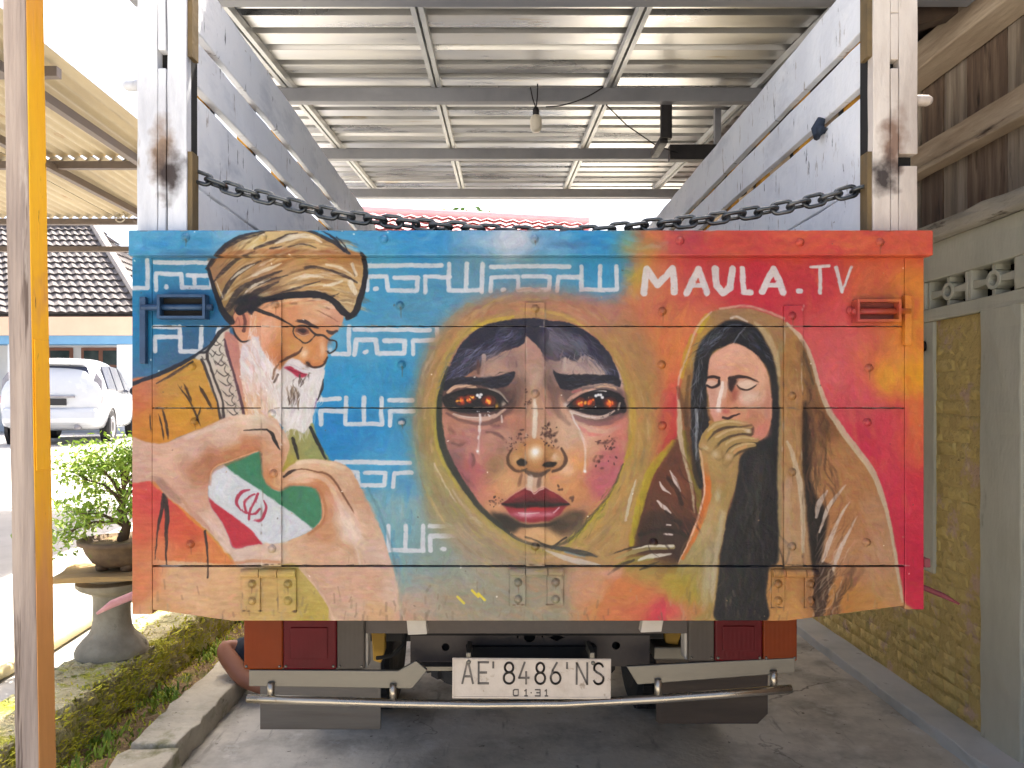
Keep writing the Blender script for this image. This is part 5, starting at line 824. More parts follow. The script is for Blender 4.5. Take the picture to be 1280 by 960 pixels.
while yk < 8:
    L_ = [.72, .95, 1.1, .8][i % 4]
    o = obj('kerb_stone', rough_block(-1.58 - .49 * 0 + .49 * 0, -1.37 + .02 * (i % 2), yk, yk + L_ - .02, -.03, .085 + .012 * (i % 3), 3, 14, 2, .012, 30 + i), M_STONE, None, bevel=.008, smooth=True)
    o.parent = kerb; o.matrix_parent_inverse = Matrix.Translation((1.49, -4, 0)); yk += L_; i += 1
gw = obj('garden_wall', rough_block(-2.1, -1.8, 1.0, 9.5, -.03, .3, 6, 200, 10, .02, 5), M_MOSSWALL, smooth=True)
tag(gw, 'low garden wall overgrown with yellow green moss under the bonsai pedestal', 'garden wall')
def blades(n, place, h0, h1, wdt, seed):
    r = random.Random(seed); mb = MB()
    for _ in range(n):
        p, nrm = place(r); h = h0 + (h1 - h0) * r.random() ** 2; a = r.random() * 6.283
        d = (Vector(nrm) * .8 + Vector((math.cos(a) * .8, math.sin(a) * .8, .5 + .3 * r.random()))).normalized()
        s = Vector((math.cos(a + 1.57), math.sin(a + 1.57), .2)) * wdt * (.6 + .8 * r.random())
        p = Vector(p); q = p + d * h * .6; t = p + d * h + Vector((0, 0, -.2 * h))
        mb.add([p - s, p + s, q + s * .7, q - s * .7, t], [(0, 1, 2, 3), (3, 2, 4)])
    return mb
_cl = random.Random(3); clumps = [(_cl.uniform(1.8, 8), _cl.random(), .05 + .12 * _cl.random()) for _ in range(150)]
def moss_place(r):
    if r.random() < .05: y, s = r.uniform(1.6, 8.5), r.random()
    else:
        c = r.choice(clumps); y = c[0] + r.gauss(0, c[2]); s = min(max(c[1] + r.gauss(0, .12), 0), 1)
    if s < .62: return (-1.795 + .01 * r.random(), y, .05 + .25 * s / .62), (1, 0, .2)
    if s < .72: return (-1.8 - .25 * r.random() ** 3, y, .3), (0, 0, 1)
    return (-1.8 + .24 * (s - .72) / .28, y, .07), (0, 0, 1)
tag(kind(blades(12000, moss_place, .006, .034, .0044, 4).build('moss', M_MOSS), 'stuff'), 'yellow green moss growing over the face of the low garden wall', 'moss')
def weed_place(r):
    y = r.choice([2.7, 3.0, 3.35, 3.9, 4.6, 5.3, 5.6]) + r.gauss(0, .09); return (-1.72 + r.gauss(0, .05), y, .06), (0, 0, 1)
M_WEED = mat('weed_green', [(84, 120, 34), (124, 152, 48), (168, 184, 80)], .7, 0, 5, bump=0)
tag(kind(blades(1300, weed_place, .02, .085, .006, 9).build('weeds', M_WEED), 'stuff'), 'tufts of small green weeds in the soil beside the kerb', 'weeds')
M_PIPE = mat('cream_pvc', [(180, 164, 116), (204, 190, 146)], .5, 0, 6, bump=.05)
pp = MB().tube([(-2.36, y, yz(y) + .035) for y in (1.2, 2.4, 4, 5.2)], .032, 12).build('drain_pipe', M_PIPE, smooth=True); tag(pp, 'cream plastic drain pipe lying beside the mossy garden wall', 'pipe')

# ------------------------------------------------------------------ neighbouring building on the right
plinth = obj('plinth', rough_block(XD, XS_W + .1, -1, 9, -.03, .055, 3, 90, 1, .006, 8), M_PLINTH, bevel=.006); kind(plinth, 'structure')
sw = thing('side_building', 'old building with yellow limewashed brick infill, grey render and weathered board upper wall', 'building', (XS_W, 3.5, 0))
def SWp(o):
    o.parent = sw; o.matrix_parent_inverse = Matrix.Translation((-XS_W, -3.5, 0)); return o
SWp(MB().box(XS_W - .0058, XS_W + .14, -1, 9, .03, 1.97).build('mortar_wall', M_MORTAR))
# individual bricks
bl, bh, gp = .21, .062, .007
BRM = []
for k in range(5):
    r = random.Random(60 + k); me = rough_block(-.012 + .02, .028, -bl / 2 * (1 - .12 * (k % 3)), bl / 2, -bh / 2, bh / 2 * (1 - .08 * (k % 2)), 0, 3, 1, .003, 60 + k)
    me.materials.append(M_BRICK); BRM.append(me)
rows = int(1.9 / (bh + gp)); cnt = []
for j in range(rows):
    z = .06 + bh / 2 + j * (bh + gp); off = (bl + gp) / 2 * (j % 2)
    y = 3.48 + off
    while y < 8.6:
        if not (3.86 < y - bl / 2 + .05 and y + bl / 2 < 4.02 and z > .68): cnt.append((y + bl / 2, z))
        y += bl + gp
cnt.sort(key=lambda q: q[0]); rr = random.Random(12)
tpl = obj('brick', BRM[0].copy(), M_BRICK, smooth=True); first = True; far_mb = MB()
tpls = [tpl] + [obj('brick', BRM[k].copy(), M_BRICK, smooth=True) for k in range(1, 5)]
vis = [q for q in cnt if not (q[0] > 4.35 and q[1] > 1.05)]; hid = [q for q in cnt if q not in vis]; near, rest = vis[:296], vis[296:]
for n_, (y, z) in enumerate(near):
    o = tpls[n_] if n_ < 5 else inst(tpls[rr.randrange(5)])
    o.location = (XS_W - .0135 + rr.uniform(-.0016, .0016), y + rr.uniform(-.004, .004), z + rr.uniform(-.005, .005)); o.rotation_euler = (rr.uniform(-.02, .02), rr.uniform(-.02, .02), rr.uniform(-.01, .01)); SWp(o)
for y, z in rest + hid: far_mb.box(XS_W - .0065 + rr.uniform(-.0015, .0015), XS_W + .03, y - bl / 2, y + bl / 2, z - bh / 2, z + bh / 2)
SWp(kind(far_mb.build('distant_bricks', M_BRICK), 'stuff'))
col = obj('column', rough_block(XS_W - .03, XS_W + .1, 3.2, 3.475, .03, 1.98, 1, 3, 20, .004, 71), M_COLUMN, bevel=.008); SWp(col)
SWp(obj('column', rough_block(XS_W - .02, XS_W + .1, 5.9, 6.1, .03, 1.98, 1, 3, 20, .004, 72), M_COLUMN, bevel=.008))
SWp(obj('render_strip', rough_block(XS_W - .022, XS_W + .05, 3.86, 4.0, .7, 1.97, 1, 2, 12, .003, 73), M_COLUMN, bevel=.006))
SWp(obj('lower_wall', rough_block(XS_W - .01, XS_W + .1, -1, 3.2, .03, 1.98, 1, 20, 10, .004, 74), mat('brown_render', [(126, 100, 78), (150, 124, 98)], .9, 0, 4, bump=.5), None))
# lintel beam pierced by vent blocks
def frame_piece(name, y0, y1, z0, z1, d=.0): return SWp(obj(name, rough_block(XS_W - .03 + d, XS_W + .1, y0, y1, z0, z1, 1, max(2, int((y1 - y0) * 6)), 2, .003, int(y0 * 97 + z0 * 31)), M_COLUMN, bevel=.005))
V0, V1, VZ0, VZ1 = 3.24, 3.92, 2.035, 2.175
frame_piece('lintel', -1, 9, 1.972, VZ0); frame_piece('lintel', -1, 9, VZ1, 2.36); frame_piece('lintel', -1, V0, VZ0 + .002, VZ1 - .002); frame_piece('lintel', V1, 9, VZ0 + .002, VZ1 - .002)
SWp(MB().box(XS_W + .08, XS_W + .1, 3.1, 4.1, 1.9, 2.3).build('vent_shade_panel', mat('vent_shade_panel', [(22, 20, 18), (30, 28, 24)], .95)))  # near-black panel paints in the unlit darkness behind the vent holes
def vent_block(y0, y1):
    zc, yc = (VZ0 + VZ1) / 2, (y0 + y1) / 2; hh = (VZ1 - VZ0) / 2; hw = (y1 - y0) / 2
    mb = MB(); x0, x1 = XS_W - .018, XS_W + .06
    mb.box(x0, x1, y0, y0 + .02, VZ0 + .001, VZ1 - .001); mb.box(x0, x1, y1 - .02, y1, VZ0 + .001, VZ1 - .001)
    n = 16; ro, ri = hh * .62, hh * .36
    vs = []; fs = []
    for x in (x0 + .004, x1):
        for rad in (ro, ri):
            for k in range(n): a = 2 * math.pi * k / n; vs.append((x, yc + rad * math.cos(a) * 1.15, zc + rad * math.sin(a)))
    for k in range(n):
        l = (k + 1) % n
        fs += [(k, l, n + l, n + k), (2 * n + k, 3 * n + k, 3 * n + l, 2 * n + l), (k, 2 * n + k, 2 * n + l, l), (n + k, n + l, 3 * n + l, 3 * n + k)]
    mb.add(vs, fs)
    for sy in (-1, 1):      # spokes reaching left and right, flaring
        ya, yb = yc + sy * ro * 1.05, yc + sy * hw
        mb.prism_x([(ya, zc - .012), (yb, zc - .022), (yb, zc + .022), (ya, zc + .012)], x0 + .008, x1)
    for sz in (-1, 1): mb.box(x0 + .008, x1, yc - .012, yc + .012, min(zc + sz * ro, zc + sz * hh), max(zc + sz * ro, zc + sz * hh))
    return SWp(mb.build('vent_block', M_COLUMN, bevel=.003))
vent_block(V0, (V0 + V1) / 2 - .004); vent_block((V0 + V1) / 2 + .004, V1)
SWp(obj('ledge', rough_block(XS_W - .09, XS_W + .1, -1, 9, 2.362, 2.44, 2, 70, 1, .012, 77), M_LEDGE, smooth=False, bevel=.01))
yb = 2.2; k = 0; rb = random.Random(5)
while yb < 8.5:
    wd = rb.choice([.13, .2, .24, .3, .17])
    me = rough_block(XS_W + .03 + rb.uniform(-.006, .008), XS_W + .055, yb + .004, yb + wd - .006, 2.43, 3.75, 0, 2, 16, .0025, 200 + k); SWp(obj('wall_board', me, rb.choice(M_BOARDS), bevel=.002)); yb += wd; k += 1
SWp(MB().box(XS_W + .06, XS_W + .08, 2, 9, 2.43, 3.8).build('wall_back', M_DARKWOOD))
SWp(obj('rail', rough_block(XS_W - .05, XS_W + .025, -1, 9, 2.765, 2.875, 1, 60, 1, .004, 91), M_RAIL, bevel=.006)); SWp(obj('rail', rough_block(XS_W - .06, XS_W + .022, -1, 9, 2.735, 2.762, 1, 60, 1, .004, 92), M_RAIL, bevel=.004))
SWp(obj('top_plate', rough_block(XS_W - .14, XS_W + .02, -1, 9, 3.2, 3.34, 1, 40, 1, .005, 93), M_RAIL, bevel=.008))
for yr in (2.55, 3.45, 4.9, 6.4): SWp(MB().prism_y([(XS_W - .5, 3.2), (XS_W - .5, 3.28), (XS_W + .2, 3.52), (XS_W + .2, 3.42)], yr, yr + .1).build('rafter', M_DARKWOOD, bevel=.006))
SWp(MB().prism_y([(XS_W - .62, 3.235), (XS_W + .6, 3.64), (XS_W + .6, 3.67), (XS_W - .62, 3.265)], -1, 9).build('eave_board', M_DARKWOOD))
SWp(MB().lathe([(.026, 0), (.03, .01), (.03, .05), (.018, .055), (.016, .04)], (0, 0, 0), 14, Matrix.Rotation(R(-90), 3, 'Y')).build('pipe_end', M_IRON, smooth=True)).location = Vector((XS_W - .02, 3.945, 1.85))

# ------------------------------------------------------------------ carport roof
cp = thing('carport', 'galvanised corrugated carport roof on grey steel beams above the truck', 'carport', (0, 3.8, 0))
def CPp(o): o.parent = cp; o.matrix_parent_inverse = Matrix.Translation((0, -3.8, 0)); return o
def rz(y): return 3.15 + .082 * y
RX0, RX1 = -1.6, 2.05
per = .22; y = 2.45; k = 0
while y < 7.9:
    mb = MB(); prof = []
    for j in range(4):
        b = y + j * per; prof += [(b, 0), (b + .14, 0), (b + .144, .06), (b + .21, .06)]
    prof.append((y + 4 * per + .012, 0)); prof[0] = (y - .002, 0)
    dz = .003 * (k % 2); n = len(prof)
    for x in (RX0, .3, RX1):
        for (a, h) in prof: mb.v.append((x, a, rz(a) + h + dz))
    for q in range(2):
        for j in range(n - 1): mb.f.append((q * n + j, q * n + j + 1, (q + 1) * n + j + 1, (q + 1) * n + j))
    o = mb.build('roof_sheet', M_GALV); so = o.modifiers.new('th', 'SOLIDIFY'); so.thickness = .0012; CPp(o)
    y += 4 * per; k += 1
for yb_ in (3.34, 4.73, 6.21, 7.84):
    z = rz(yb_) - .045
    CPp(MB().box(RX0, RX1, yb_ - .03, yb_ + .03, z - .085, z).build('beam', M_STEELB, bevel=.004))
for xp in (-1.3, -.39, .68, 1.6):
    for s in (-1, 1):
        mb = MB(); x = xp + s * .019
        mb.add([(x + a, yy, rz(yy) - c) for yy in (2.45, 7.95) for a, c in ((-.012, .003), (.012, .003), (.012, .043), (-.012, .043))], [(0, 1, 2, 3), (7, 6, 5, 4), (0, 4, 5, 1), (1, 5, 6, 2), (2, 6, 7, 3), (3, 7, 4, 0)])
        CPp(mb.build('purlin', M_PURLIN))
# black bracket welded under the beam near the right side
zb = rz(4.73) - .13
hx = 1.0
br = MB(); br.box(hx, hx + .05, 4.76, 4.8, zb - .2, zb + .02); br.box(hx, hx + .05, 4.8, 5.1, zb - .22, zb - .18); br.box(hx + .02, hx + .07, 4.77, 4.82, zb - .2, zb + .02)
CPp(br.build('hanger_bracket', M_IRON, bevel=.004)); CPp(MB().box(1.12, 1.8, 5.06, 5.12, zb - .24, zb - .14).build('hanger_bracket', M_IRON, bevel=.004)); CPp(MB().box(1.42, 1.46, 5.07, 5.11, zb - .14, zb + .1).build('hanger_bracket', M_STEELB))

# timber post at the left, leaning a little
M_POST = mat('post_bare_wood', [(130, 116, 108), (164, 148, 136), (186, 170, 156)], .8, 0, 7, stretch=(3, 3, .18), bump=.6, bscale=30, spots=[((96, 80, 70), 8, .6, (3, 3, .12), .05), ((70, 56, 48), 22, .68, (2, 2, .12), .04), ((196, 184, 172), 5, .6, (2, 2, .3), .1)])
def post_yellow():
    m = mat('post_yellow_paint', [(236, 160, 14), (244, 180, 12), (248, 192, 30)], .6, 0, 4, stretch=(2, 2, .3), bump=.25, bscale=30, spots=[((206, 140, 78), 3, .62, (1, 1, .4)), ((110, 76, 36), 22, .64, (1, 1.6, .2), .04), ((236, 200, 110), 9, .62, (1, 2, .25), .08)])
    t, N, L, P = nodes_of(m); g = N.new('ShaderNodeNewGeometry'); s = N.new('ShaderNodeSeparateXYZ'); L.new(g.outputs['Position'], s.inputs[0])
    nz = N.new('ShaderNodeTexNoise'); nz.inputs['Scale'].default_value = 3; a = N.new('ShaderNodeMath'); a.operation = 'MULTIPLY_ADD'; L.new(nz.outputs[0], a.inputs[0]); a.inputs[1].default_value = .5; L.new(s.outputs['Z'], a.inputs[2])
    # bare orange timber where the paint has weathered off near the foot and the head
    rp = ramp(N, [(0.30, (1, 1, 1)), (.36, (0, 0, 0)), (.66, (0, 0, 0)), (.78, (1, 1, 1))]); mr = N.new('ShaderNodeMapRange'); mr.inputs[2].default_value = 4.2; L.new(a.outputs[0], mr.inputs[0]); L.new(mr.outputs[0], rp.inputs[0])
    old = P.inputs['Base Color'].links[0].from_socket; mx = N.new('ShaderNodeMix'); mx.data_type = 'RGBA'; L.new(rp.outputs[0], mx.inputs[0]); L.new(old, mx.inputs[6]); mx.inputs[7].default_value = (*srgb(226, 160, 92), 1); L.new(mx.outputs[2], P.inputs['Base Color'])
    return m
tp = thing('timber_post', 'squared timber post with a yellow painted side holding up the carport', 'post', (-1.36, 2.2, 0))
tp.rotation_euler = (0, R(-.96), 0)
core = obj('post_shaft', rough_block(-.066, 0, 0, .085, -.03, 3.24, 1, 1, 24, .0015, 41), M_POST, tp, bevel=.004)
obj('painted_face', rough_block(.0008, .0022, .0015, .0835, .0, 3.2, 0, 1, 24, .0005, 42), post_yellow(), tp)
pl = MB().box(.0026, .0065, .006, .07, 1.36, 1.74).build('nailed_batten', post_yellow(), tp, bevel=.002)
tp.location = (-1.314, 2.2, 0)

# ------------------------------------------------------------------ bulb
bx, bz = at(670, 150, 4.68)
bl_ = thing('light_bulb', 'unlit white light bulb hanging from a carport beam by a looped wire', 'light bulb', (bx, 4.68, bz))
MB().lathe([(.004, -.075), (.026, -.07), (.036, -.045), (.036, 0), (.03, .02), (.018, .03)], n=18).build('bulb_glass', mat('bulb_glass', [(196, 188, 172), (206, 200, 186)], .3, 0, 5, bump=0), bl_, smooth=True)
MB().lathe([(.02, .025), (.02, .06), (.014, .075), (.006, .08)], n=14).build('socket', M_IRON, bl_, smooth=True)
MB().tube([(0, 0, .07), (-.02, 0, .13), (-.035, 0, .2)], .004, 6).build('wire', M_IRON, bl_); MB().tube([(0, 0, .07), (.008, 0, .14), (.01, 0, .22)], .004, 6).build('wire', M_IRON, bl_)
wv = [(.06 + t * .35, .0, .08 + .12 * t * t) for t in [i / 8 for i in range(9)]]
MB().tube(wv, .004, 6).build('wire', M_IRON, bl_)
cw = MB().tube([(.65, 4.7, bz + .1), (.8, 4.85, bz + .03), (1.02, 5.0, bz - .05), (1.4, 5.15, bz - .11)], .004, 6).build('electric_wire', M_IRON); tag(cw, 'thin black wire slung from the carport beam to the black bracket', 'wire')

# ------------------------------------------------------------------ awning at the far left
aw = thing('awning', 'sun bleached corrugated awning on brown steel rails over the yard', 'awning', (-4.5, 7, 0))
def AWp(o): o.parent = aw; o.matrix_parent_inverse = Matrix.Translation((4.5, -7, 0)); return o
AZ, AX = CZ + 2.4, -3.08
def corr(x0, x1, y0, y1, z0, z1, per=.12, amp=.02):
    mb = MB(); n = int((x1 - x0) / per * 8)
    for yy, zz in ((y0, z0), (y1, z1)):
        for q in range(n + 1):
            x = x0 + (x1 - x0) * q / n; mb.v.append((x, yy, zz + amp * math.sin(2 * math.pi * x / per)))
    for q in range(n): mb.f.append((q, q + 1, n + 2 + q, n + 1 + q))
    return mb
for q in range(5):
    x1 = AX - q * .82; o = corr(x1 - .86, x1, 3.4, 7.45, AZ + .005 * (q % 2) + .05, AZ + .005 * (q % 2)).build('awning_sheet', M_RUST, smooth=True); AWp(o)
    o = corr(x1 - .86, x1, 7.38, 9.5, AZ - .03 + .005 * (q % 2), AZ - .08 + .005 * (q % 2)).build('awning_sheet', M_RUST, smooth=True); AWp(o)
for yy, dz in ((5.4, -.03), (7.4, -.06), (9.42, -.12)): AWp(MB().box(-8, AX - .02, yy - .03, yy + .03, AZ + dz - .07, AZ + dz).build('awning_rail', M_BROWNST))
for xx in (AX - .28, AX - 1.2): AWp(MB().box(xx - .03, xx + .03, 3.4, 9.4, AZ - .17, AZ - .1).build('awning_rafter', M_BROWNST))
AWp(MB().box(AX - .98, AX - .92, 5.37, 5.43, AZ - .3, AZ + .02).build('awning_strut', M_BROWNST)); AWp(MB().box(-8, AX + .2, 9.4, 9.46, AZ - .52, AZ - .46).build('tie_rail', M_BROWNST)); AWp(MB().box(AX - .75, AX - .68, 9.38, 9.45, AZ - .5, AZ - .12).build('awning_strut', M_BROWNST)); AWp(MB().tube([(AX - 1.4, 9.4, AZ - .14), (AX - .72, 9.4, AZ - .4)], .03, 6).build('awning_strut', M_BROWNST))
AWp(MB().box(-6.6, -6.5, 9.35, 9.45, .4, AZ - .1).build('awning_post', M_BROWNST)); AWp(MB().box(-6.6, -6.5, 3.5, 3.6, .2, AZ).build('awning_post', M_BROWNST))
# ring emblem hanging from the awning's tie rail
ex, ez = at(150, 271, 9.3)
em = thing('ring_emblem', 'small metal ring with a three pointed star hanging under the awning', 'emblem', (ex, 9.3, ez))
M_CHROME = mat('dull_chrome', [(150, 144, 130), (170, 164, 150)], .35, .8, 6, bump=.03)
MB().tube([(.062 * math.cos(a * math.pi / 12), 0, .062 * math.sin(a * math.pi / 12)) for a in range(24)], .008, 8, closed=True).build('ring', M_CHROME, em, smooth=True)
st = MB()
for a in (90, 210, 330):
    st.tube([(0, 0, 0), (.06 * math.cos(R(a)), 0, .06 * math.sin(R(a)))], [.013, .003], 6)
st.build('star', M_CHROME, em); MB().tube([(0, 0, .062), (0, 0, .13)], .003, 5).build('hook', M_IRON, em)
# ------------------------------------------------------------------ the truck
TY, TC = 1.94, .07            # tailgate face distance, truck centre line
TX = lambda px, Y=TY: (px - VX) * Y / F
TZ = lambda py, Y=TY: CZ + (VY - py) * Y / F
truck = thing('truck', 'high sided truck under the carport with three portraits painted across its tailgate', 'truck', (TC, 3.7, 0))
def TR(o, parent=None):
    o.parent = parent or truck
    o.matrix_parent_inverse = Matrix.Translation((-TC, -3.7, 0)) if parent is None else Matrix.Identity(4)
    return o
M_STEEL = mat('brushed_steel', [(88, 85, 78), (104, 100, 92), (118, 114, 104)], .45, .6, 8, stretch=(.3, 1, 1), bump=.06, bscale=60)
M_BAR = mat('bar_steel', [(140, 132, 120), (176, 168, 154)], .26, .9, 10, stretch=(.4, 1, 1), bump=.05, spots=[((110, 84, 60), 14, .68, (1, 1, 1))])
M_CHASSIS = mat('chassis_brown_black', [(46, 40, 38), (62, 54, 50), (72, 64, 58)], .6, .1, 7, bump=.2, spots=[((92, 80, 68), 9, .68, (1, 1, 1))])
M_RUBBER = mat('tyre_rubber', [(24, 24, 26), (40, 40, 42)], .85, 0, 12, bump=.3)
M_FLAP = mat('mud_flap_rubber', [(58, 50, 44), (74, 64, 56), (88, 78, 68)], .75, 0, 4, stretch=(.4, 1, 3), bump=.2)
M_FLAPG = mat('mud_flap_sheet', [(96, 90, 82), (112, 106, 98), (122, 116, 108)], .45, .35, 5, stretch=(.3, 1, 4), bump=.1)
M_TAB = mat('white_primer_tab', [(160, 154, 144), (182, 176, 166)], .7, 0, 8, bump=.2)
M_BLACK = mat('black_void', [(14, 14, 15), (24, 23, 22)], .9, 0, 6, bump=.1)
def lens(name, c1, c2, rough=.4):
    m = mat(name, [c1, c2], rough, 0, 6, bump=.0, rv=.05); P = m.node_tree.nodes['Principled BSDF']; P.inputs['Specular IOR Level'].default_value = .35; P.inputs['Transmission Weight'].default_value = .55; P.inputs['IOR'].default_value = 1.25
    t, N, L, P = nodes_of(m); g = N.new('ShaderNodeNewGeometry'); wv = N.new('ShaderNodeTexWave'); wv.inputs['Scale'].default_value = 90; wv.bands_direction = 'X'; L.new(g.outputs['Position'], wv.inputs['Vector']); b = N.new('ShaderNodeBump'); b.inputs['Strength'].default_value = .25; b.inputs['Distance'].default_value = .002; L.new(wv.outputs[0], b.inputs['Height']); L.new(b.outputs[0], P.inputs['Normal'])
    return m
M_AMBER = lens('amber_lens', (134, 54, 12), (158, 68, 16)); M_RED = lens('red_lens', (98, 12, 22), (120, 18, 30)); M_CLEAR = lens('smoked_clear_lens', (92, 84, 78), (108, 100, 92))

def soot_mat(name, base, centers, cols):
    """white post with burnt black patches (centre, radius)"""
    m = mat(name, cols, .7, 0, 6, stretch=(1.4, 1, .4), bump=.4, bscale=40, spots=[((150, 138, 124), 9, .64, (2, 1, .4)), ((70, 62, 58), 26, .74, (1, 1, .3))])
    t, N, L, P = nodes_of(m); g = N.new('ShaderNodeNewGeometry')
    cur = P.inputs['Base Color'].links[0].from_socket
    nz = N.new('ShaderNodeTexNoise'); nz.inputs['Scale'].default_value = 26; nz.inputs['Detail'].default_value = 6; L.new(g.outputs['Position'], nz.inputs['Vector'])
    for c, r, zs, colr in centers:
        sub = N.new('ShaderNodeVectorMath'); sub.operation = 'SUBTRACT'; L.new(g.outputs['Position'], sub.inputs[0]); sub.inputs[1].default_value = c
        sc = N.new('ShaderNodeVectorMath'); sc.operation = 'MULTIPLY'; L.new(sub.outputs[0], sc.inputs[0]); sc.inputs[1].default_value = (1, .3, zs)
        ln = N.new('ShaderNodeVectorMath'); ln.operation = 'LENGTH'; L.new(sc.outputs[0], ln.inputs[0])
        ad = N.new('ShaderNodeMath'); ad.operation = 'MULTIPLY_ADD'; L.new(nz.outputs[0], ad.inputs[0]); ad.inputs[1].default_value = r * 1.3; L.new(ln.outputs['Value'], ad.inputs[2])
        mr = N.new('ShaderNodeMapRange'); L.new(ad.outputs[0], mr.inputs[0]); mr.inputs[1].default_value = r * .95; mr.inputs[2].default_value = r * 1.6; mr.inputs[3].default_value = .96; mr.inputs[4].default_value = 0
        mx = N.new('ShaderNodeMix'); mx.data_type = 'RGBA'; L.new(mr.outputs[0], mx.inputs[0]); L.new(cur, mx.inputs[6]); mx.inputs[7].default_value = (*srgb(*colr), 1); cur = mx.outputs[2]
    L.new(cur, P.inputs['Base Color']); return m

# --- tailgate
tg = TR(MB().box(TX(192), TX(1129), 1.966, 1.985, TZ(704), TZ(327)).build('tailgate', M_BLACK)); tg['label'] = 'tailgate painted with a turbaned man, a child face and a veiled woman'
g_ = .0011
for a, b in ((320.5, 408), (408, 510), (510, 707)):
    x0, x1, z0, z1 = TX(190) + g_, TX(1131) - g_, TZ(b) + g_, TZ(a) - g_
    mb = MB(); n = 40
    # thin boards are never dead flat: a few millimetres of bow along the length
    r = random.Random(a)
    ph = r.random() * 6
    vs = []
    for yy in (1.94, 1.964):
        for z in (z0, (z0 + z1) / 2, z1):
            for i in range(n + 1):
                x = x0 + (x1 - x0) * i / n
                vs.append((x, yy + (.0012 * math.sin(i * .35 + ph) * (1 if z != z0 and z != z1 else .4) if yy < 1.95 else 0), z))
    W1 = n + 1; fs = []
    for s in (0, 1):
        for j in (0, 1):
            for i in range(n):
                q = s * 3 * W1 + j * W1 + i; fs.append((q, q + 1, q + W1 + 1, q + W1))
    for j in (0, 2):
        for i in range(n): q = j * W1 + i; fs.append((q, q + 1, q + 1 + 3 * W1, q + 3 * W1))
    for i in (0, n):
        for j in (0, 1): q = j * W1 + i; fs.append((q, q + W1, q + W1 + 3 * W1, q + 3 * W1))
    mb.add(vs, fs); TR(mb.build('tailgate_panel', M_MURAL, None, bevel=.0012, uvY=TY), tg)
for sx0, sx1, st_ in ((327, 352.5, 375), (657, 681, 378), (979, 1003, 382)):
    TR(MB().box(TX(sx0), TX(sx1), 1.9335, 1.9385, TZ(707.5), TZ(st_)).build('hinge_strap', M_MURAL, None, bevel=.0015, uvY=1.9335), tg)
def bolt_mesh():
    mb = MB(); mb.lathe([(.011, 0), (.011, .0012), (.0075, .0022), (.007, .005), (.005, .0068), (.002, .0075)], n=14, m=Matrix.Rotation(R(90), 3, 'X')); return mb
def bolts(lst, Y, parent):
    for (bx_, by_) in lst:
        mb = bolt_mesh(); x, z = at(bx_, by_, Y); mb.v = [(v[0] + x, v[1] + Y, v[2] + z) for v in mb.v]
        TR(mb.build('bolt', M_MURAL, None, smooth=True, uvY=Y), parent)
bolts([(500, 382), (828, 389), (502, 456), (827, 456), (1086, 460), (502, 528), (243, 527), (238, 680), (1084, 528), (828, 532), (240, 458), (817, 678), (1083, 678)], 1.939, tg)
bolts([(344, 381), (340, 517), (342, 592), (340, 686), (669, 386), (669, 492), (669, 683), (990, 395), (990, 495), (990, 590), (990, 683)], 1.9333, tg)
# latches: an open housing with a sliding rod
def latch(x0, x1, y0, y1, flip):
    Y0 = 1.908; X0, Z0 = at(x0, y1, Y0); X1, Z1 = at(x1, y0, Y0); mb = MB(); t = .0065
    hsg = MB().box(X0, X1, Y0, 1.938, Z1 - t, Z1).box(X0, X1, Y0, 1.938, Z0, Z0 + t).box(X0, X0 + t, Y0, 1.938, Z0 + t, Z1 - t).box(X1 - t, X1, Y0, 1.938, Z0 + t, Z1 - t)
    l = TR(hsg.build('latch', M_MURAL, None, uvY=Y0), tg)
    return l, (X0, X1, Z0, Z1)
lt, (a0, a1, c0, c1) = latch(196, 256, 368, 398, False)
M_LBLUE = mat('dark_blue_latch_paint', [(24, 44, 72), (40, 72, 104)], .45, .1, 12, bump=.15); lt.data.materials.clear(); lt.data.materials.append(M_LBLUE)
TR(MB().box(a0 + .004, a1 - .004, 1.934, 1.9385, c0 + .004, c1 - .004).build('latch_recess', M_BLACK), tg)
zc = (c0 + c1) / 2
TR(MB().tube([(a0 - .045, 1.926, zc), (a1 + .012, 1.926, zc)], .0085, 10).build('latch_rod', M_LBLUE, smooth=True), tg)
TR(MB().box(a0 - .05, a0 - .035, 1.921, 1.9385, TZ(455), TZ(372)).build('latch_keeper', M_LBLUE, bevel=.002), tg)
lt, (a0, a1, c0, c1) = latch(1072, 1127, 374, 402, True)
TR(MB().box(a0 + .004, a1 - .004, 1.934, 1.9385, c0 + .004, c1 - .004).build('latch_recess', mat('dark_red_recess', [(70, 26, 26), (110, 44, 36)], .6), None), tg)
zc = (c0 + c1) / 2
TR(MB().tube([(a0 - .006, 1.926, zc), (a1 + .03, 1.926, zc)], .0085, 10).build('latch_rod', M_MURAL, smooth=True, uvY=1.926), tg)
TR(MB().box(a1 + .016, a1 + .034, 1.921, 1.9385, TZ(432), TZ(370)).build('latch_keeper', M_MURAL, bevel=.002, uvY=1.92), tg)
bolts([(1064, 388)], 1.937, tg)
# --- fixed frame round the tailgate
for (x0, x1, zb_) in ((165, 190, 768), (1131, 1155, 762)):
    TR(MB().box(TX(x0), TX(x1), 1.94, 1.99, TZ(zb_), TZ(321.5)).build('corner_post', M_MURAL, bevel=.002, uvY=TY))
CY = 1.906
tr_ = TR(MB().box(at(160, 0, CY)[0], at(1167, 0, CY)[0], CY, 1.952, at(0, 319.5, CY)[1], at(0, 287.5, CY)[1]).build('top_rail', M_MURAL, bevel=.004, uvY=CY))
bolts([(232, 297), (328, 297), (668, 299), (1000, 303), (1100, 303), (480, 299), (850, 301)], CY - .0005, tr_)
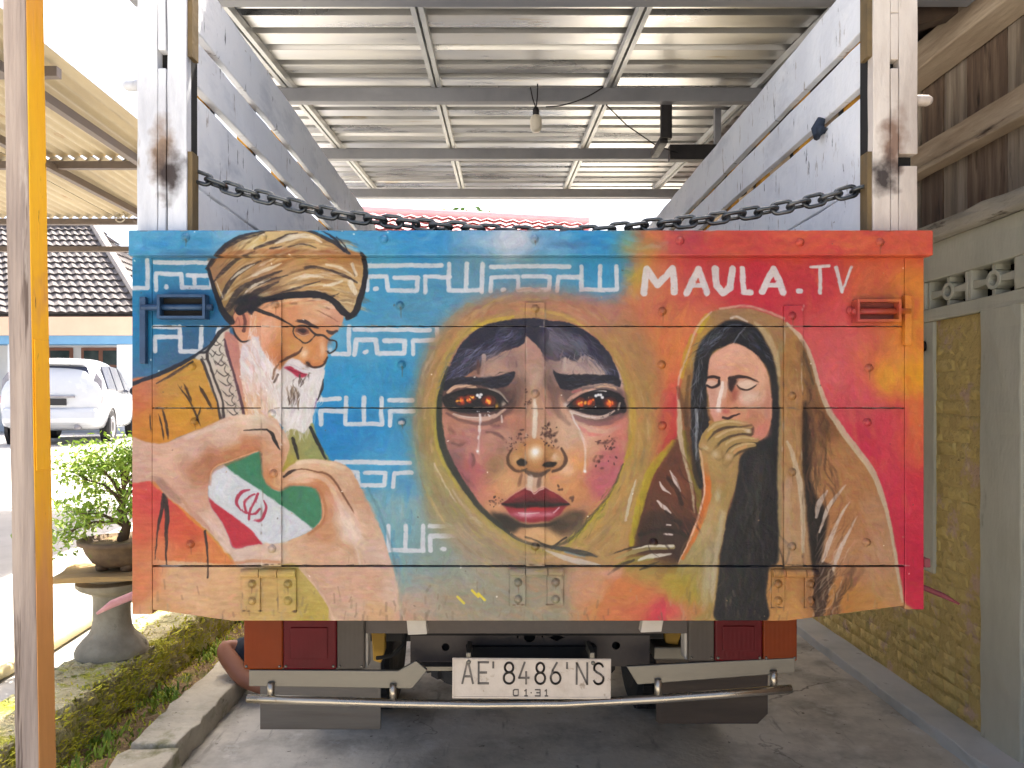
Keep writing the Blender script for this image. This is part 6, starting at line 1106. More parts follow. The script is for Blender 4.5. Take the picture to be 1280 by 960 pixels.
# sill under the tailgate, tapered at both ends
sill = MB().prism_y([(TX(190) + .0015, TZ(762)), (TX(290), TZ(776)), (TX(985), TZ(776)), (TX(1131) - .0015, TZ(757)), (TX(1131) - .0015, TZ(708.8)), (TX(190) + .0015, TZ(708.8))], 1.94, 1.985)
sill = TR(sill.build('sill', M_MURAL, bevel=.0015, uvY=TY))
for hx0, hx1, l0, l1, yt, yb2 in ((303, 371, 303, 326, 711, 765), (637, 704, 636, 656, 709, 757), (964, 1021, 964, 980, 711, 760)):
    wleaf = l1 - l0
    for q0, q1 in ((hx0, hx0 + wleaf), (hx1 - wleaf, hx1)):
        TR(MB().box(TX(q0), TX(q1), 1.933, 1.9385, TZ(yb2), TZ(yt + 8)).build('hinge_leaf', M_MURAL, bevel=.0015, uvY=1.933), sill)
        bolts([((q0 + q1) / 2 + .5, yt + 19), ((q0 + q1) / 2 + .5, yt + 40)], 1.9328, sill)
    segs_ = [(hx0, hx0 + wleaf - .8), (hx0 + wleaf, hx1 - wleaf), (hx1 - wleaf + .8, hx1)]
    for q0, q1 in segs_: TR(MB().tube([(TX(q0), 1.931, TZ(yt + 5)), (TX(q1), 1.931, TZ(yt + 5))], .0105, 12).build('hinge_barrel', M_MURAL, smooth=False, bevel=.001, uvY=1.922), sill)
# --- stake posts at the rear corners
WC = [(176, 178, 184), (206, 208, 212), (222, 222, 224)]
MPL = soot_mat('burnt_white_post_a', 0, [((TX(200), 1.95, TZ(192)), .05, .42, (128, 104, 82)), ((TX(209), 1.95, TZ(212)), .052, .62, (40, 28, 25))], WC)
MPR = soot_mat('burnt_white_post_b', 0, [((TX(1120), 1.95, TZ(180)), .044, .36, (116, 90, 74)), ((TX(1111), 1.95, TZ(216)), .054, .78, (36, 26, 24))], [(160, 148, 138), (188, 178, 168), (206, 198, 188)])
ZT = 3.0
def stakepost(segs, mt, peg, backx):
    t = TR(MB().box(backx[0], backx[1], 1.985, 2.03, 1.2, ZT - .01).build('stake_post', M_BLACK))
    for (x0, x1, ya, yb_) in segs:
        z0 = TZ(yb_) if yb_ is not None else 1.3; z1 = TZ(ya) if ya is not None else ZT
        TR(obj('post_board', rough_block(TX(x0), TX(x1), 1.954, 1.985, z0, z1, 1, 0, max(1, int((z1 - z0) * 9)), .0012, int(x0 + (ya or 0))), mt, None, bevel=.002), t)
    TR(MB().lathe([(.014, 0), (.014, .035), (.009, .045)], n=12, m=Matrix.Rotation(R(90), 3, 'Y') if peg[2] > 0 else Matrix.Rotation(R(-90), 3, 'Y')).build('peg', mt, smooth=True), t).location = (TX(peg[0]), 1.97, TZ(peg[1]))
    return t
stakepost([(168, 193.5, None, None), (194, 204, None, 59), (194, 204, 82, None), (206, 230, None, None)], MPL, (170, 101, -1), (TX(170), TX(229)))
stakepost([(1095, 1116.5, None, None), (1117, 1127, None, 12), (1117, 1127, 12.5, 71), (1117, 1127, 82, None), (1127.5, 1151, None, 190), (1127.5, 1151, 205, None)], MPR, (1150, 120, 1), (TX(1096), TX(1150)))
for sx in (TX(230.5), TX(1089)):
    for za, zb_ in ((1.4, TZ(186)), (TZ(66), ZT)): TR(MB().box(sx, sx + .012, 1.96, 2.0, za, zb_).build('angle_iron', M_BROWNIRON))
# --- side boards and outer stakes
BY0, BY1 = 2.0, 5.0
for side, xi, mtl in ((-1, -.81, M_WHITE_SHADED), (1, .965, M_WHITE)):
    xa, xb_ = (xi - .024, xi) if side < 0 else (xi, xi + .024)
    wall = TR(MB().box(xa - (.07 if side < 0 else -.024), xb_ - .024 if side < 0 else xb_ + .07, BY1 - .06, BY1, 1.06, 2.7).build('side_wall', M_STAKE))
    for q, (z0, z1) in enumerate([(1.08, 1.30), (1.304, 1.58), (1.584, 1.86), (1.865, 2.13), (2.136, 2.372), (2.402, 2.522), (2.549, 2.712)]):
        TR(obj('side_board', rough_block(xa, xb_, BY0, BY1, z0, z1, 0, 26, 1, .0022, 300 + q + side * 20), mtl, None, bevel=.003), wall)
    ys = 2.16
    while ys < 4.9:
        xo0, xo1 = (xi - .062, xi - .027) if side < 0 else (xi + .027, xi + .062)
        s = TR(MB().box(xo0, xo1, ys, ys + .06, 1.06, 2.72).build('stake', M_STAKE, bevel=.003), wall)
        TR(MB().box(xo0 + .004, xo1 - .002, ys + .062, ys + .1, 1.06, 2.71).build('stake_iron', M_IRON), wall); ys += .38
TR(MB().box(-.81, .965, BY1 - .03, BY1, 1.03, 2.62).build('headboard', M_WHITE_SHADED)); TR(MB().box(TX(165), TX(1155), 1.99, BY1 + .02, 1.047, 1.075).build('bed_floor', mat('bed_floor_wood', [(96, 84, 70), (130, 116, 98)], .85, 0, 5, stretch=(3, .3, 1))))
for yy in (2.1, 2.7, 3.3, 3.9, 4.5): TR(MB().box(-.66, .80, yy, yy + .08, .925, 1.045).build('cross_bearer', M_CHASSIS))
# a knotted dark rag in the right hand gap
TR(MB().tube([(.955, 2.28, 2.40), (.95, 2.30, 2.375), (.945, 2.29, 2.35), (.955, 2.27, 2.36), (.95, 2.3, 2.385)], [.012, .018, .012, .016, .01], 8).build('rag', mat('navy_rag', [(30, 40, 56), (48, 58, 74)], .9), smooth=True))
# --- chassis
for sx in (-1, 1): TR(MB().box(TC + sx * .30 - .03, TC + sx * .30 + .03, 2.24, 6.6, .79, .922).build('chassis_rail', M_CHASSIS))
def holed_plate(x0, x1, z0, z1, Y, holes, th=.006):
    outer = [Vector((x0, z0, 0)), Vector((x1, z0, 0)), Vector((x1, z1, 0)), Vector((x0, z1, 0))]
    polys = [outer] + [[Vector((hx + rx * math.cos(2 * math.pi * k / n_), hz + rz_ * math.sin(2 * math.pi * k / n_), 0)) for k in range(n_)] for hx, hz, rx, rz_, n_ in holes]
    tri = geometry.tessellate_polygon(polys); flat = [p for pl_ in polys for p in pl_]; N_ = len(flat)
    mb = MB(); mb.v = [(p.x, Y, p.y) for p in flat] + [(p.x, Y + th, p.y) for p in flat]
    mb.f = [tuple(t) for t in tri] + [tuple(i + N_ for i in reversed(t)) for t in tri]
    b = 0
    for pl_ in polys:
        for k in range(len(pl_)): i, j = b + k, b + (k + 1) % len(pl_); mb.f.append((i, j, j + N_, i + N_))
        b += len(pl_)
    return mb
CHY = 2.2
hs = []
for hx, hz, r_, rz_, n_ in [(662, 796, 7.2, 7.2, 18), (696, 797, 10, 4.5, 4), (557, 809, 5, 5, 14), (586, 808, 4, 4, 12), (739, 808, 5, 5, 14), (770, 807, 5.2, 5.2, 14), (647, 796, 1.4, 1.4, 8), (678, 796, 1.4, 1.4, 8)]:
    x, z = at(hx, hz, CHY); hs.append((x, z, r_ * CHY / F, rz_ * CHY / F, n_))
x0, z0 = at(513, 833, CHY); x1, z1 = at(812, 779, CHY)
cm = TR(holed_plate(x0, x1, z0, z1, CHY, hs).build('crossmember', M_CHASSIS)); TR(MB().box(x0, x1, CHY - .018, CHY - .0005, z1 - .03, z1).build('crossmember_flange', M_BLACK), cm); TR(MB().box(x0 + .001, x1 - .001, CHY + .04, CHY + .05, z0, z1).build('crossmember_back', M_BLACK), cm)
xm0, zm = at(590, 820, CHY); xm1, _ = at(745, 820, CHY)
TR(MB().box(xm0, xm1, CHY - .02, CHY - .001, at(0, 822, CHY)[1], at(0, 806, CHY)[1]).build('plate_bracket', M_BLACK), cm)
TR(MB().box(at(522, 0, 2.15)[0], at(575, 0, 2.15)[0], 2.14, 2.18, at(0, 837, 2.15)[1], at(0, 832, 2.15)[1]).build('bracket_strip', M_STEEL))
M_TAB_ = mat('white_primer_tab', [(160, 154, 144), (182, 176, 166)], .7, 0, 8, bump=.2)
for px_a, px_b, yb_, sl in ((509, 533, 791, 2), (802, 828, 788, -3)):
    TR(MB().prism_y([(at(px_a + sl, 0, 2.02)[0], at(0, yb_, 2.02)[1]), (at(px_b + sl, 0, 2.02)[0], at(0, yb_ - 1, 2.02)[1]), (at(px_b, 0, 2.02)[0], at(0, 770, 2.02)[1]), (at(px_a, 0, 2.02)[0], at(0, 770, 2.02)[1])], 2.0, 2.03).build('mounting_tab', M_TAB, bevel=.002))
M_YEL = mat('yellow_bracket', [(150, 116, 30), (176, 136, 40)], .6, 0, 9, bump=.1)
for pa, pb, yt, yb_ in ((463, 481, 770, 826), (829, 852, 770, 804)):
    xa, zt_ = at(pa, yt, 2.3); xb_, zb_ = at(pb, yb_, 2.3); mb = MB(); mb.prism_y([(xa + .008, zb_), (xb_ - .012, zb_ - .008), (xb_, zb_ + .03), (xb_, zt_), (xa, zt_)], 2.3, 2.33); TR(mb.build('yellow_bracket', M_YEL, bevel=.003))
TR(MB().box(at(816, 0, 2.3)[0], at(857, 0, 2.3)[0], 2.28, 2.36, at(0, 822, 2.3)[1], at(0, 806, 2.3)[1]).build('hitch_block', M_STEEL, bevel=.004)); TR(MB().box(TX(462, 2.5), TX(520, 2.5), 2.5, 2.52, .78, .99).build('inner_guard', M_BLACK)); TR(MB().box(TX(806, 2.5), TX(858, 2.5), 2.5, 2.52, .78, .99).build('inner_guard', M_BLACK))
TR(MB().tube([(*at(508, 782, 2.26)[:1], 2.26, at(0, 782, 2.26)[1]), (at(505, 0, 2.26)[0], 2.26, at(0, 805, 2.26)[1]), (at(490, 0, 2.26)[0], 2.26, at(0, 820, 2.26)[1]), (at(470, 0, 2.26)[0], 2.27, at(0, 824, 2.26)[1])], .006, 8).build('cable', M_BLACK, smooth=True))
# --- tail lights
LY = 2.1
def tail_light(cells, yt, yb_, dark):
    X0 = at(min(c[0] for c in cells), 0, LY)[0]; X1 = at(max(c[1] for c in cells), 0, LY)[0]
    z1, z0 = at(0, yt, LY)[1], at(0, yb_, LY)[1]
    t = TR(MB().box(X0 - .004, X1 + .004, LY + .012, LY + .06, z0 - .004, z1 + .03).build('tail_light', M_TAB, bevel=.004))
    t['label'] = 'tail light with amber, red and smoked clear lens' 
    for a, b, nm, m in cells:
        xa, xb_ = at(a, 0, LY)[0] + .0006, at(b, 0, LY)[0] - .0006
        TR(MB().box(xa, xb_, LY - .012, LY + .0095, z0, z1 + .028).build(nm, m, bevel=.005), t)
        for sx_ in (xa + .008, xb_ - .008): TR(MB().lathe([(.004, 0), (.004, .002), (.002, .0035)], (sx_, LY - .012, z0 + .01), 8, Matrix.Rotation(R(90), 3, 'X')).build('lens_screw', M_STEEL, smooth=True), t)
        ins = .012; zi0, zi1 = z0 + .03, z1 - .012
        if nm == 'red_lens': TR(MB().box(xa + ins + .008, xb_ - ins - .012, LY - .016, LY - .0125, zi0, zi1).build('reflector', M_RED if nm == 'red_lens' else M_AMBER, bevel=.002), t)
    return t
tail_light([(306, 355, 'amber_lens', M_AMBER), (355, 422, 'red_lens', M_RED), (422, 457, 'clear_lens', M_CLEAR)], 777, 835.5, 0)
tail_light([(859, 892, 'clear_lens', M_CLEAR), (892, 952, 'red_lens', M_RED), (952, 995, 'amber_lens', M_AMBER)], 775, 825, 0)
# --- bumper
def bump_plate(pts, Y):
    return TR(MB().prism_y([at(a, b, Y) for a, b in pts], Y, Y + .012).build('bumper_plate', M_STEEL, bevel=.002))
bump_plate([(311, 858), (515, 861), (534, 838), (520, 826), (498, 838.5), (311, 837.5)], 2.085)
bump_plate([(797, 856), (994, 841), (994, 822.5), (858, 829), (783, 833)], 2.085)
BYY = 2.075
bar = TR(MB().tube([(at(a, 0, BYY)[0], BYY, at(0, b, BYY)[1]) for a, b in ((309, 873.5), (400, 876), (491, 879), (600, 881), (700, 880), (823, 873.5), (900, 868), (989, 861))], .0115, 14).build('bumper_bar', M_BAR, smooth=True))
for a, b0, b1 in ((338, 857, 872), (491, 859, 876), (823, 853, 872), (968, 842, 861)):
    x = at(a, 0, BYY)[0]; TR(MB().tube([(x, BYY + .006, at(0, b0 - 3, BYY)[1]), (x, BYY + .004, at(0, b1, BYY)[1])], .0095, 10).build('bar_bracket', M_BAR, smooth=True), bar)
# --- number plate with raised characters
M_PLATE = mat('plate_white', [(164, 152, 140), (182, 171, 159), (190, 180, 168)], .5, 0, 14, bump=.1, spots=[((132, 116, 98), 24, .62, (1, 1, 1), .12), ((110, 92, 74), 60, .68, (1, 1, 1), .05)]); M_INK = mat('plate_black', [(62, 58, 56), (84, 78, 74), (120, 110, 102)], .6, 0, 30, bump=.1)
PY = 2.1; PW, PH = .428, .11
pc = at(664, 843.5, PY)
npl = MB().box(-PW / 2, PW / 2, 0, .003, -PH / 2, PH / 2).build('number_plate', M_PLATE, bevel=.0022)
TR(npl); npl.location = (pc[0], PY - .03, pc[1]); npl.rotation_euler = (0, R(.4), 0); npl['label'] = 'white number plate reading AE 8486 NS 01-31'
rim = MB(); e = .003
rim.box(-PW / 2 + .003, PW / 2 - .003, -.0016, 0, PH / 2 - .006, PH / 2 - .003).box(-PW / 2 + .003, PW / 2 - .003, -.0016, 0, -PH / 2 + .003, -PH / 2 + .006).box(-PW / 2 + .003, -PW / 2 + .006, -.0016, 0, -PH / 2 + .006, PH / 2 - .006).box(PW / 2 - .006, PW / 2 - .003, -.0016, 0, -PH / 2 + .006, PH / 2 - .006)
rim.build('plate_rim', M_PLATE, npl)
for bx_ in (-.17, .165): MB().lathe([(.006, 0), (.006, .002), (.003, .004)], (bx_, 0, PH / 2 - .011), 8, Matrix.Rotation(R(90), 3, 'X')).build('plate_bolt', M_STEEL, npl, smooth=True)
def arc(cx, cz, rx, rz_, a0, a1, n=12): return [(cx + rx * math.cos(R(a0 + (a1 - a0) * i / n)), cz + rz_ * math.sin(R(a0 + (a1 - a0) * i / n))) for i in range(n + 1)]
GL = {  # strokes in a box 0..1 wide, 0..2 tall
 'A': [[(0, 0), (.45, 2), (.55, 2), (1, 0)], [(.2, .65), (.8, .65)]], 'E': [[(1, 0), (0, 0), (0, 2), (1, 2)], [(0, 1.02), (.8, 1.02)]],
 '8': [arc(.5, 1.52, .4, .46, -90, 270, 20), arc(.5, .52, .5, .53, -90, 270, 20)], '4': [[(.55, 2), (0, .55), (1, .55)], [(.72, 1.1), (.72, 0)]],
 '6': [arc(.5, .55, .5, .55, 0, 360, 20), [(.06, .75), (.2, 1.3), (.62, 2)]], 'N': [[(0, 0), (0, 2), (1, 0), (1, 2)]],
 'S': [arc(.5, 1.5, .46, .48, 20, 200, 12) + [(.3, 1.12), (.7, .92)] + arc(.5, .5, .5, .5, 20, -160, 12)], '0': [[(0, .3), (0, 1.7), (.3, 2), (1, 2)], [(1, 2), (1, .3)], [(1, .2), (.7, 0), (.2, 0), (0, .3)]],
 '1': [[(.2, 1.6), (.55, 2), (.55, 0)], [(.2, 0), (.9, 0)]], '3': [[(0, 2), (1, 2), (1, 0), (0, 0)], [(.3, 1.05), (1, 1.05)]], '.': [[(.4, 1), (.6, 1)]], "'": [[(.5, 2), (.5, 1.5)]]}
def ribbon(mb, pts, w_, y0, y1):
    for (a, b), (c, d) in zip(pts[:-1], pts[1:]):
        t = Vector((c - a, d - b)); 
        if t.length < 1e-6: continue
        t.normalize(); n = Vector((-t.y, t.x)) * w_ / 2; e_ = t * w_ * .35
        q = [(a - e_.x + n.x, b - e_.y + n.y), (a - e_.x - n.x, b - e_.y - n.y), (c + e_.x - n.x, d + e_.y - n.y), (c + e_.x + n.x, d + e_.y + n.y)]
        mb.prism_y(q, y0, y1)
def glyph(ch, x, z, w_, h, sw_):
    mb = MB(); jit = 0
    for s in GL[ch]:
        ribbon(mb, [(x + a * w_, z + b * h / 2) for a, b in s], sw_, -.0022 - jit, -.0002); jit += .00012
    mb.build('plate_character', M_INK, npl)
s_ = PW / 196
def gx(px_): return (px_ - 664.5) * s_
zt0, hh = (846 - 852) * s_, 26 * s_
for ch, a, b in (('A', 579, 592), ('E', 599, 611), ("'", 614.5, 619.5), ('8', 630, 643), ('4', 649, 661), ('8', 669, 681), ('6', 688, 700), ("'", 705, 711), ('N', 720, 733), ('S', 741, 753)):
    hgt = hh; z = zt0
    if ch == "'": glyph(ch, gx(a), z - .0 + .0, gx(b) - gx(a), hgt, .0055)
    else: glyph(ch, gx(a), z, gx(b) - gx(a), hgt, .0052)
for ch, a, b in (('0', 642, 648), ('1', 655, 660), ('.', 662.5, 665.5), ('3', 669, 675), ('1', 680, 685)): glyph(ch, gx(a), (846 - 867) * s_, gx(b) - gx(a), 7.6 * s_, .0027)
for q in (586, 739): TR(MB().box(at(q - 3, 0, PY)[0], at(q + 3, 0, PY)[0], PY - .026, CHY - .021, at(0, 823, PY)[1], at(0, 812, PY)[1]).build('plate_stay', M_STEEL, bevel=.002))
# --- wheels, spare, axle, flaps
def wheel_parts(name, loc, axis, parent=None, r=.39, wd=.2):
    rot = Matrix.Rotation(R(90), 3, 'Y') if axis == 'X' else Matrix.Identity(3)
    prof = [(r * .56, -wd * .42), (r * .78, -wd * .5), (r * .94, -wd * .46), (r, -wd * .36), (r, wd * .36), (r * .94, wd * .46), (r * .78, wd * .5), (r * .56, wd * .42)]
    mb = MB(); mb.lathe(prof, loc, 40, rot)
    for k in range(30):     # tread lugs
        a = 2 * math.pi * k / 30; ca, sa = math.cos(a), math.sin(a)
        for s in (-1, 0, 1):
            u = Vector((-sa, ca, 0)); n = Vector((ca, sa, 0)); c = n * (r + .004) + Vector((0, 0, s * wd * .26)) + u * (.02 if s == 0 else 0)
            vs = [rot @ (c + u * (du * .022) + n * (dn * .009) + Vector((0, 0, dz * wd * .11))) + Vector(loc) for dz in (-1, 1) for dn in (-1, 1) for du in (-1, 1)]
            mb.add(vs, [(0, 2, 3, 1), (4, 5, 7, 6), (0, 1, 5, 4), (2, 6, 7, 3), (0, 4, 6, 2), (1, 3, 7, 5)])
    t = TR(mb.build(name, M_RUBBER))
    rm = MB(); rm.lathe([(.04, -wd * .1), (r * .3, -wd * .12), (r * .45, -wd * .3), (r * .57, -wd * .4), (r * .57, wd * .4), (r * .45, wd * .3), (r * .3, wd * .05), (.04, wd * .1)], loc, 28, rot); TR(rm.build('rim', M_CHASSIS, smooth=True), t)
    return t
for x in (-.905, -.69, .69, .905): wheel_parts('wheel', (TC + x, 4.02, .392), 'X')
for x in (-.72, .72): wheel_parts('wheel', (TC + x, 6.0, .392), 'X')
wheel_parts('spare_wheel', (TC, 2.93, .66), 'Z', r=.36)
TR(MB().tube([(TC - .6, 4.02, .392), (TC + .6, 4.02, .392)], .055, 14).lathe([(.06, -.2), (.16, -.12), (.19, 0), (.16, .12), (.06, .2)], (TC, 4.02, .392), 20, Matrix.Rotation(R(90), 3, 'Y')).build('rear_axle', M_CHASSIS, smooth=True))
for sx in (-1, 1): TR(MB().tube([(TC + sx * .4, 3.1, .74), (TC + sx * .4, 3.4, .58), (TC + sx * .4, 3.72, .5), (TC + sx * .4, 4.1, .58), (TC + sx * .4, 4.4, .74)], .035, 8).build('leaf_spring', M_CHASSIS))
def flap(xa, xb_, yt, yb_, m, Y=3.0, chamfer=0):
    x0, z0 = at(xa, yb_, Y); x1, z1 = at(xb_, yt, Y); c = chamfer
    pts = [(x0 + c * .3, z0), (x1 - c, z0), (x1, z0 + c), (x1, z1), (x0, z1), (x0, z0 + c * .3)] if c else [(x0, z0), (x1, z0), (x1, z1), (x0, z1)]
    TR(MB().prism_y(pts, Y, Y + .008).build('mud_flap', m, bevel=.002))
flap(325, 476, 800, 912, M_FLAPG); flap(820, 960, 800, 905, M_FLAP, chamfer=.04)
# --- pinkish marker rods sticking out at the sides
M_PINK = mat('faded_pink_rod', [(176, 110, 116), (206, 150, 150), (216, 190, 186)], .6, 0, 9, bump=.1); M_MAR = mat('maroon_rod', [(110, 46, 56), (140, 66, 72)], .6, 0, 9, bump=.1)
TR(MB().tube([(TX(176, 2.4), 2.5, TZ(742, 2.4)), (TX(160, 2.4), 2.45, TZ(748, 2.4)), (TX(140, 2.4), 2.4, TZ(755, 2.4)), (TX(127, 2.4), 2.37, TZ(764, 2.4))], [.012, .013, .012, .004], 10).build('marker_rod', M_PINK, smooth=True)); TR(MB().tube([(TX(1140, 2.4), 2.5, TZ(729, 2.4)), (TX(1163, 2.4), 2.44, TZ(738, 2.4)), (TX(1180, 2.4), 2.4, TZ(745, 2.4)), (TX(1192, 2.4), 2.37, TZ(752, 2.4))], [.009, .009, .008, .003], 10).build('marker_rod', M_MAR, smooth=True))
TR(MB().box(TX(1154, 1.96), TX(1162, 1.96), 1.955, 1.985, TZ(709, 1.96), TZ(698, 1.96)).build('side_hook', M_MAR, bevel=.002))
# --- cab in front of the load bed
M_CABP = mat('cab_paint', [(196, 150, 40), (206, 160, 50)], .4, 0, 3, bump=.03); M_GLS = mat('dark_glass', [(26, 30, 34), (40, 46, 52)], .08, 0, 3, bump=0)
cab = TR(MB().prism_x([(5.15, .75), (6.75, .55), (6.8, 1.25), (6.55, 2.2), (6.4, 2.3), (5.15, 2.3)], TC - .85, TC + .85).build('cab', M_CABP, bevel=.05)); TR(MB().box(TC - .65, TC + .65, 5.14, 5.149, 1.55, 2.05).build('cab_window', M_GLS), cab)
for sx in (-1, 1): TR(MB().prism_x([(5.5, 1.45), (6.5, 1.45), (6.4, 2.05), (5.5, 2.05)], TC + sx * .852 - .003, TC + sx * .852 + .003).build('cab_window', M_GLS), cab)

# ------------------------------------------------------------------ chain slung between the stake posts
chain = thing('chain', 'heavy steel chain slung between the two burnt posts above the tailgate', 'chain', (TC, 2.0, 2.0))
M_CHAIN = mat('chain_steel', [(54, 58, 62), (84, 88, 90), (108, 110, 110)], .38, .85, 20, bump=.15, spots=[((92, 70, 54), 22, .66, (1, 1, 1))])
pts = [(222, 213), (250, 222), (290, 236), (340, 249), (400, 264), (450, 272.5), (500, 278), (560, 284), (640, 289.5), (720, 290), (770, 286.5), (815, 281), (870, 276), (920, 269), (980, 259), (1030, 248), (1065, 239), (1104, 229)]
CHYY = 1.995
P3 = cr(pts, n=20); P3 = np.array([[at(a, b, CHYY)[0], CHYY, at(a, b, CHYY)[1]] for a, b in P3]); sl = np.concatenate([[0], np.cumsum(np.linalg.norm(np.diff(P3, axis=0), axis=1))])
lk = MB(); L2, Rr, wr = .0135, .0145, .0056
loop = [(L2 + Rr * math.sin(R(a)), Rr * math.cos(R(a)), 0) for a in range(0, 181, 22)] + [(-L2 - Rr * math.sin(R(a)), -Rr * math.cos(R(a)), 0) for a in range(0, 181, 22)]
# drop doubled corners, then sweep
lp = [loop[0]]
for p in loop[1:]:
    if (Vector(p) - Vector(lp[-1])).length > .001: lp.append(p)
lk.tube(lp, wr, 8, closed=True); lk0 = lk.build('chain_link', M_CHAIN, None, smooth=True)
pitch = .0425; nL = int(sl[-1] / pitch); first = True
for k in range(nL):
    s = (k + .5) * pitch; c = [np.interp(s, sl, P3[:, q]) for q in range(3)]; d = [np.interp(s + .01, sl, P3[:, q]) - np.interp(s - .01, sl, P3[:, q]) for q in range(3)]
    X = Vector(d).normalized(); roll = R(78 if k % 2 else -12) + random.uniform(-.12, .12)
    Y_ = Vector((0, 1, 0)); Z_ = X.cross(Y_).normalized(); Y_ = Z_.cross(X)
    Yr = Y_ * math.cos(roll) + Z_ * math.sin(roll); Zr = X.cross(Yr)
    m = Matrix((X, Yr, Zr)).transposed().to_4x4(); m.translation = Vector(c) - Vector((TC, 2.0, 2.0))
    o = lk0 if k == 0 else inst(lk0); o.parent = chain; o.matrix_basis = m
# ------------------------------------------------------------------ bonsai on its pedestal
M_CAST = mat('cast_concrete', [(120, 114, 98), (150, 142, 124), (172, 166, 148)], .9, 0, 6, bump=.5, bscale=36, spots=[((92, 86, 66), 6, .6, (1, 1, 1)), ((110, 116, 60), 5, .66, (1, 1, 1))])
PX, PYY, PZ = -1.955, 3.87, .302
ped = MB().lathe([(.168, 0), (.17, .02), (.16, .045), (.135, .075), (.11, .1), (.094, .13), (.087, .18), (.086, .26), (.09, .3), (.12, .315), (.15, .33), (.165, .345), (.165, .362), (.11, .37), (.105, .4)], n=36).build('pedestal', M_CAST, smooth=True)
ped.location = (PX, PYY, PZ); tag(ped, 'waisted cast concrete pedestal standing on the mossy garden wall', 'pedestal'); es = ped.modifiers.new('e', 'EDGE_SPLIT'); es.split_angle = R(50)
slab = obj('stone_slab', rough_block(-.28, .3, -.2, .2, 0, .022, 6, 5, 1, .008, 21), mat('ochre_slab', [(150, 120, 78), (180, 150, 100)], .85, 0, 6, bump=.4), None); slab.location = (PX + .06, PYY, PZ + .402); slab.rotation_euler = (0, 0, R(12)); tag(slab, 'flat ochre stone slab lying on the pedestal under the bonsai pot', 'slab')
M_POT = mat('weathered_pot', [(78, 62, 48), (108, 88, 66), (132, 112, 84)], .85, 0, 8, bump=.5, spots=[((104, 110, 50), 6, .62, (1, 1, 1)), ((150, 140, 120), 9, .68, (1, 1, 1))])
potz = PZ + .428
pot = thing('bonsai_pot', 'shallow round weathered bonsai pot on the stone slab', 'pot', (PX + .05, PYY, potz))
MB().lathe([(.1, .02), (.135, .04), (.165, .085), (.178, .12), (.2, .128), (.203, .148), (.185, .15), (.172, .13), (.15, .128), (.02, .132)], n=40).build('pot_body', M_POT, pot, smooth=True)
for a in (0, 90, 180, 270): MB().lathe([(.028, 0), (.032, .02), (.03, .045)], (.09 * math.cos(R(a + 40)), .09 * math.sin(R(a + 40)), 0), 10).build('pot_foot', M_POT, pot, smooth=True)
rough_sheet('pot_soil', -.12, .12, -.12, .12, 8, 8, .135, .015, M_DIRT, 3).parent = pot
bt = thing('bonsai_tree', 'small leafy bonsai tree with loose light green foliage in a shallow pot', 'bonsai', (PX + .05, PYY, potz + .13))
M_BARK = mat('bark', [(70, 54, 40), (104, 84, 62)], .9, 0, 14, bump=.6); M_LEAF = mat('light_leaf', [(96, 132, 34), (142, 172, 56), (192, 204, 100)], .55, 0, 14, bump=0); M_LEAF.node_tree.nodes['Principled BSDF'].inputs['Transmission Weight'].default_value = 0
rt = random.Random(8); br_ends = []
mb = MB(); mb.tube([(0, 0, 0), (.02, .01, .08), (-.01, .0, .16), (.03, 0, .24), (.06, 0, .33)], [.028, .022, .017, .012, .005], 10)
for (h, dx, dy, dz) in [(.08, -.2, -.05, .07), (.14, .18, -.04, .08), (.17, -.16, .1, .08), (.2, -.17, -.06, .12), (.22, .17, .08, .1), (.26, -.06, .06, .14), (.28, .13, -.03, .1), (.3, .04, -.05, .12), (.1, -.24, .04, .0), (.15, .2, .04, .02), (.24, -.2, .0, .17), (.27, .06, .03, .2), (.2, -.1, -.08, .2), (.12, .1, -.1, .05), (.1, -.3, -.02, -.06)]:
    p0 = Vector((.01, 0, h)); p2 = p0 + Vector((dx, dy, dz)); p1 = (p0 + p2) / 2 + Vector((0, 0, .03)); mb.tube([p0, p1, p2], [.01, .006, .002], 6); br_ends += [p2, p1 * .5 + p2 * .5]
    for q in range(3):
        e = p2 + Vector((rt.gauss(0, .05), rt.gauss(0, .05), rt.gauss(.01, .035))); mb.tube([p1 * .4 + p2 * .6, e], [.003, .001], 5); br_ends.append(e)
mb.build('trunk', M_BARK, bt, smooth=True)
def leaves(centers, n, spread, size, seed, flat=.6):
    r = random.Random(seed); mb = MB()
    for _ in range(n):
        c = r.choice(centers); p = Vector(c) + Vector((r.gauss(0, spread), r.gauss(0, spread), r.gauss(0, spread * flat)))
        s = size * (.6 + .8 * r.random()); e = Euler((r.gauss(0, .6), r.gauss(0, .6), r.random() * 6.28)).to_matrix()
        vs = [(-s, 0, 0), (0, -s * .45, .1 * s), (s, 0, 0), (0, s * .45, .1 * s)]
        mb.add([p + e @ Vector(v) for v in vs], [(0, 1, 2, 3)])
    return mb
leaves(br_ends, 4200, .062, .0165, 5).build('crown', M_LEAF, bt)

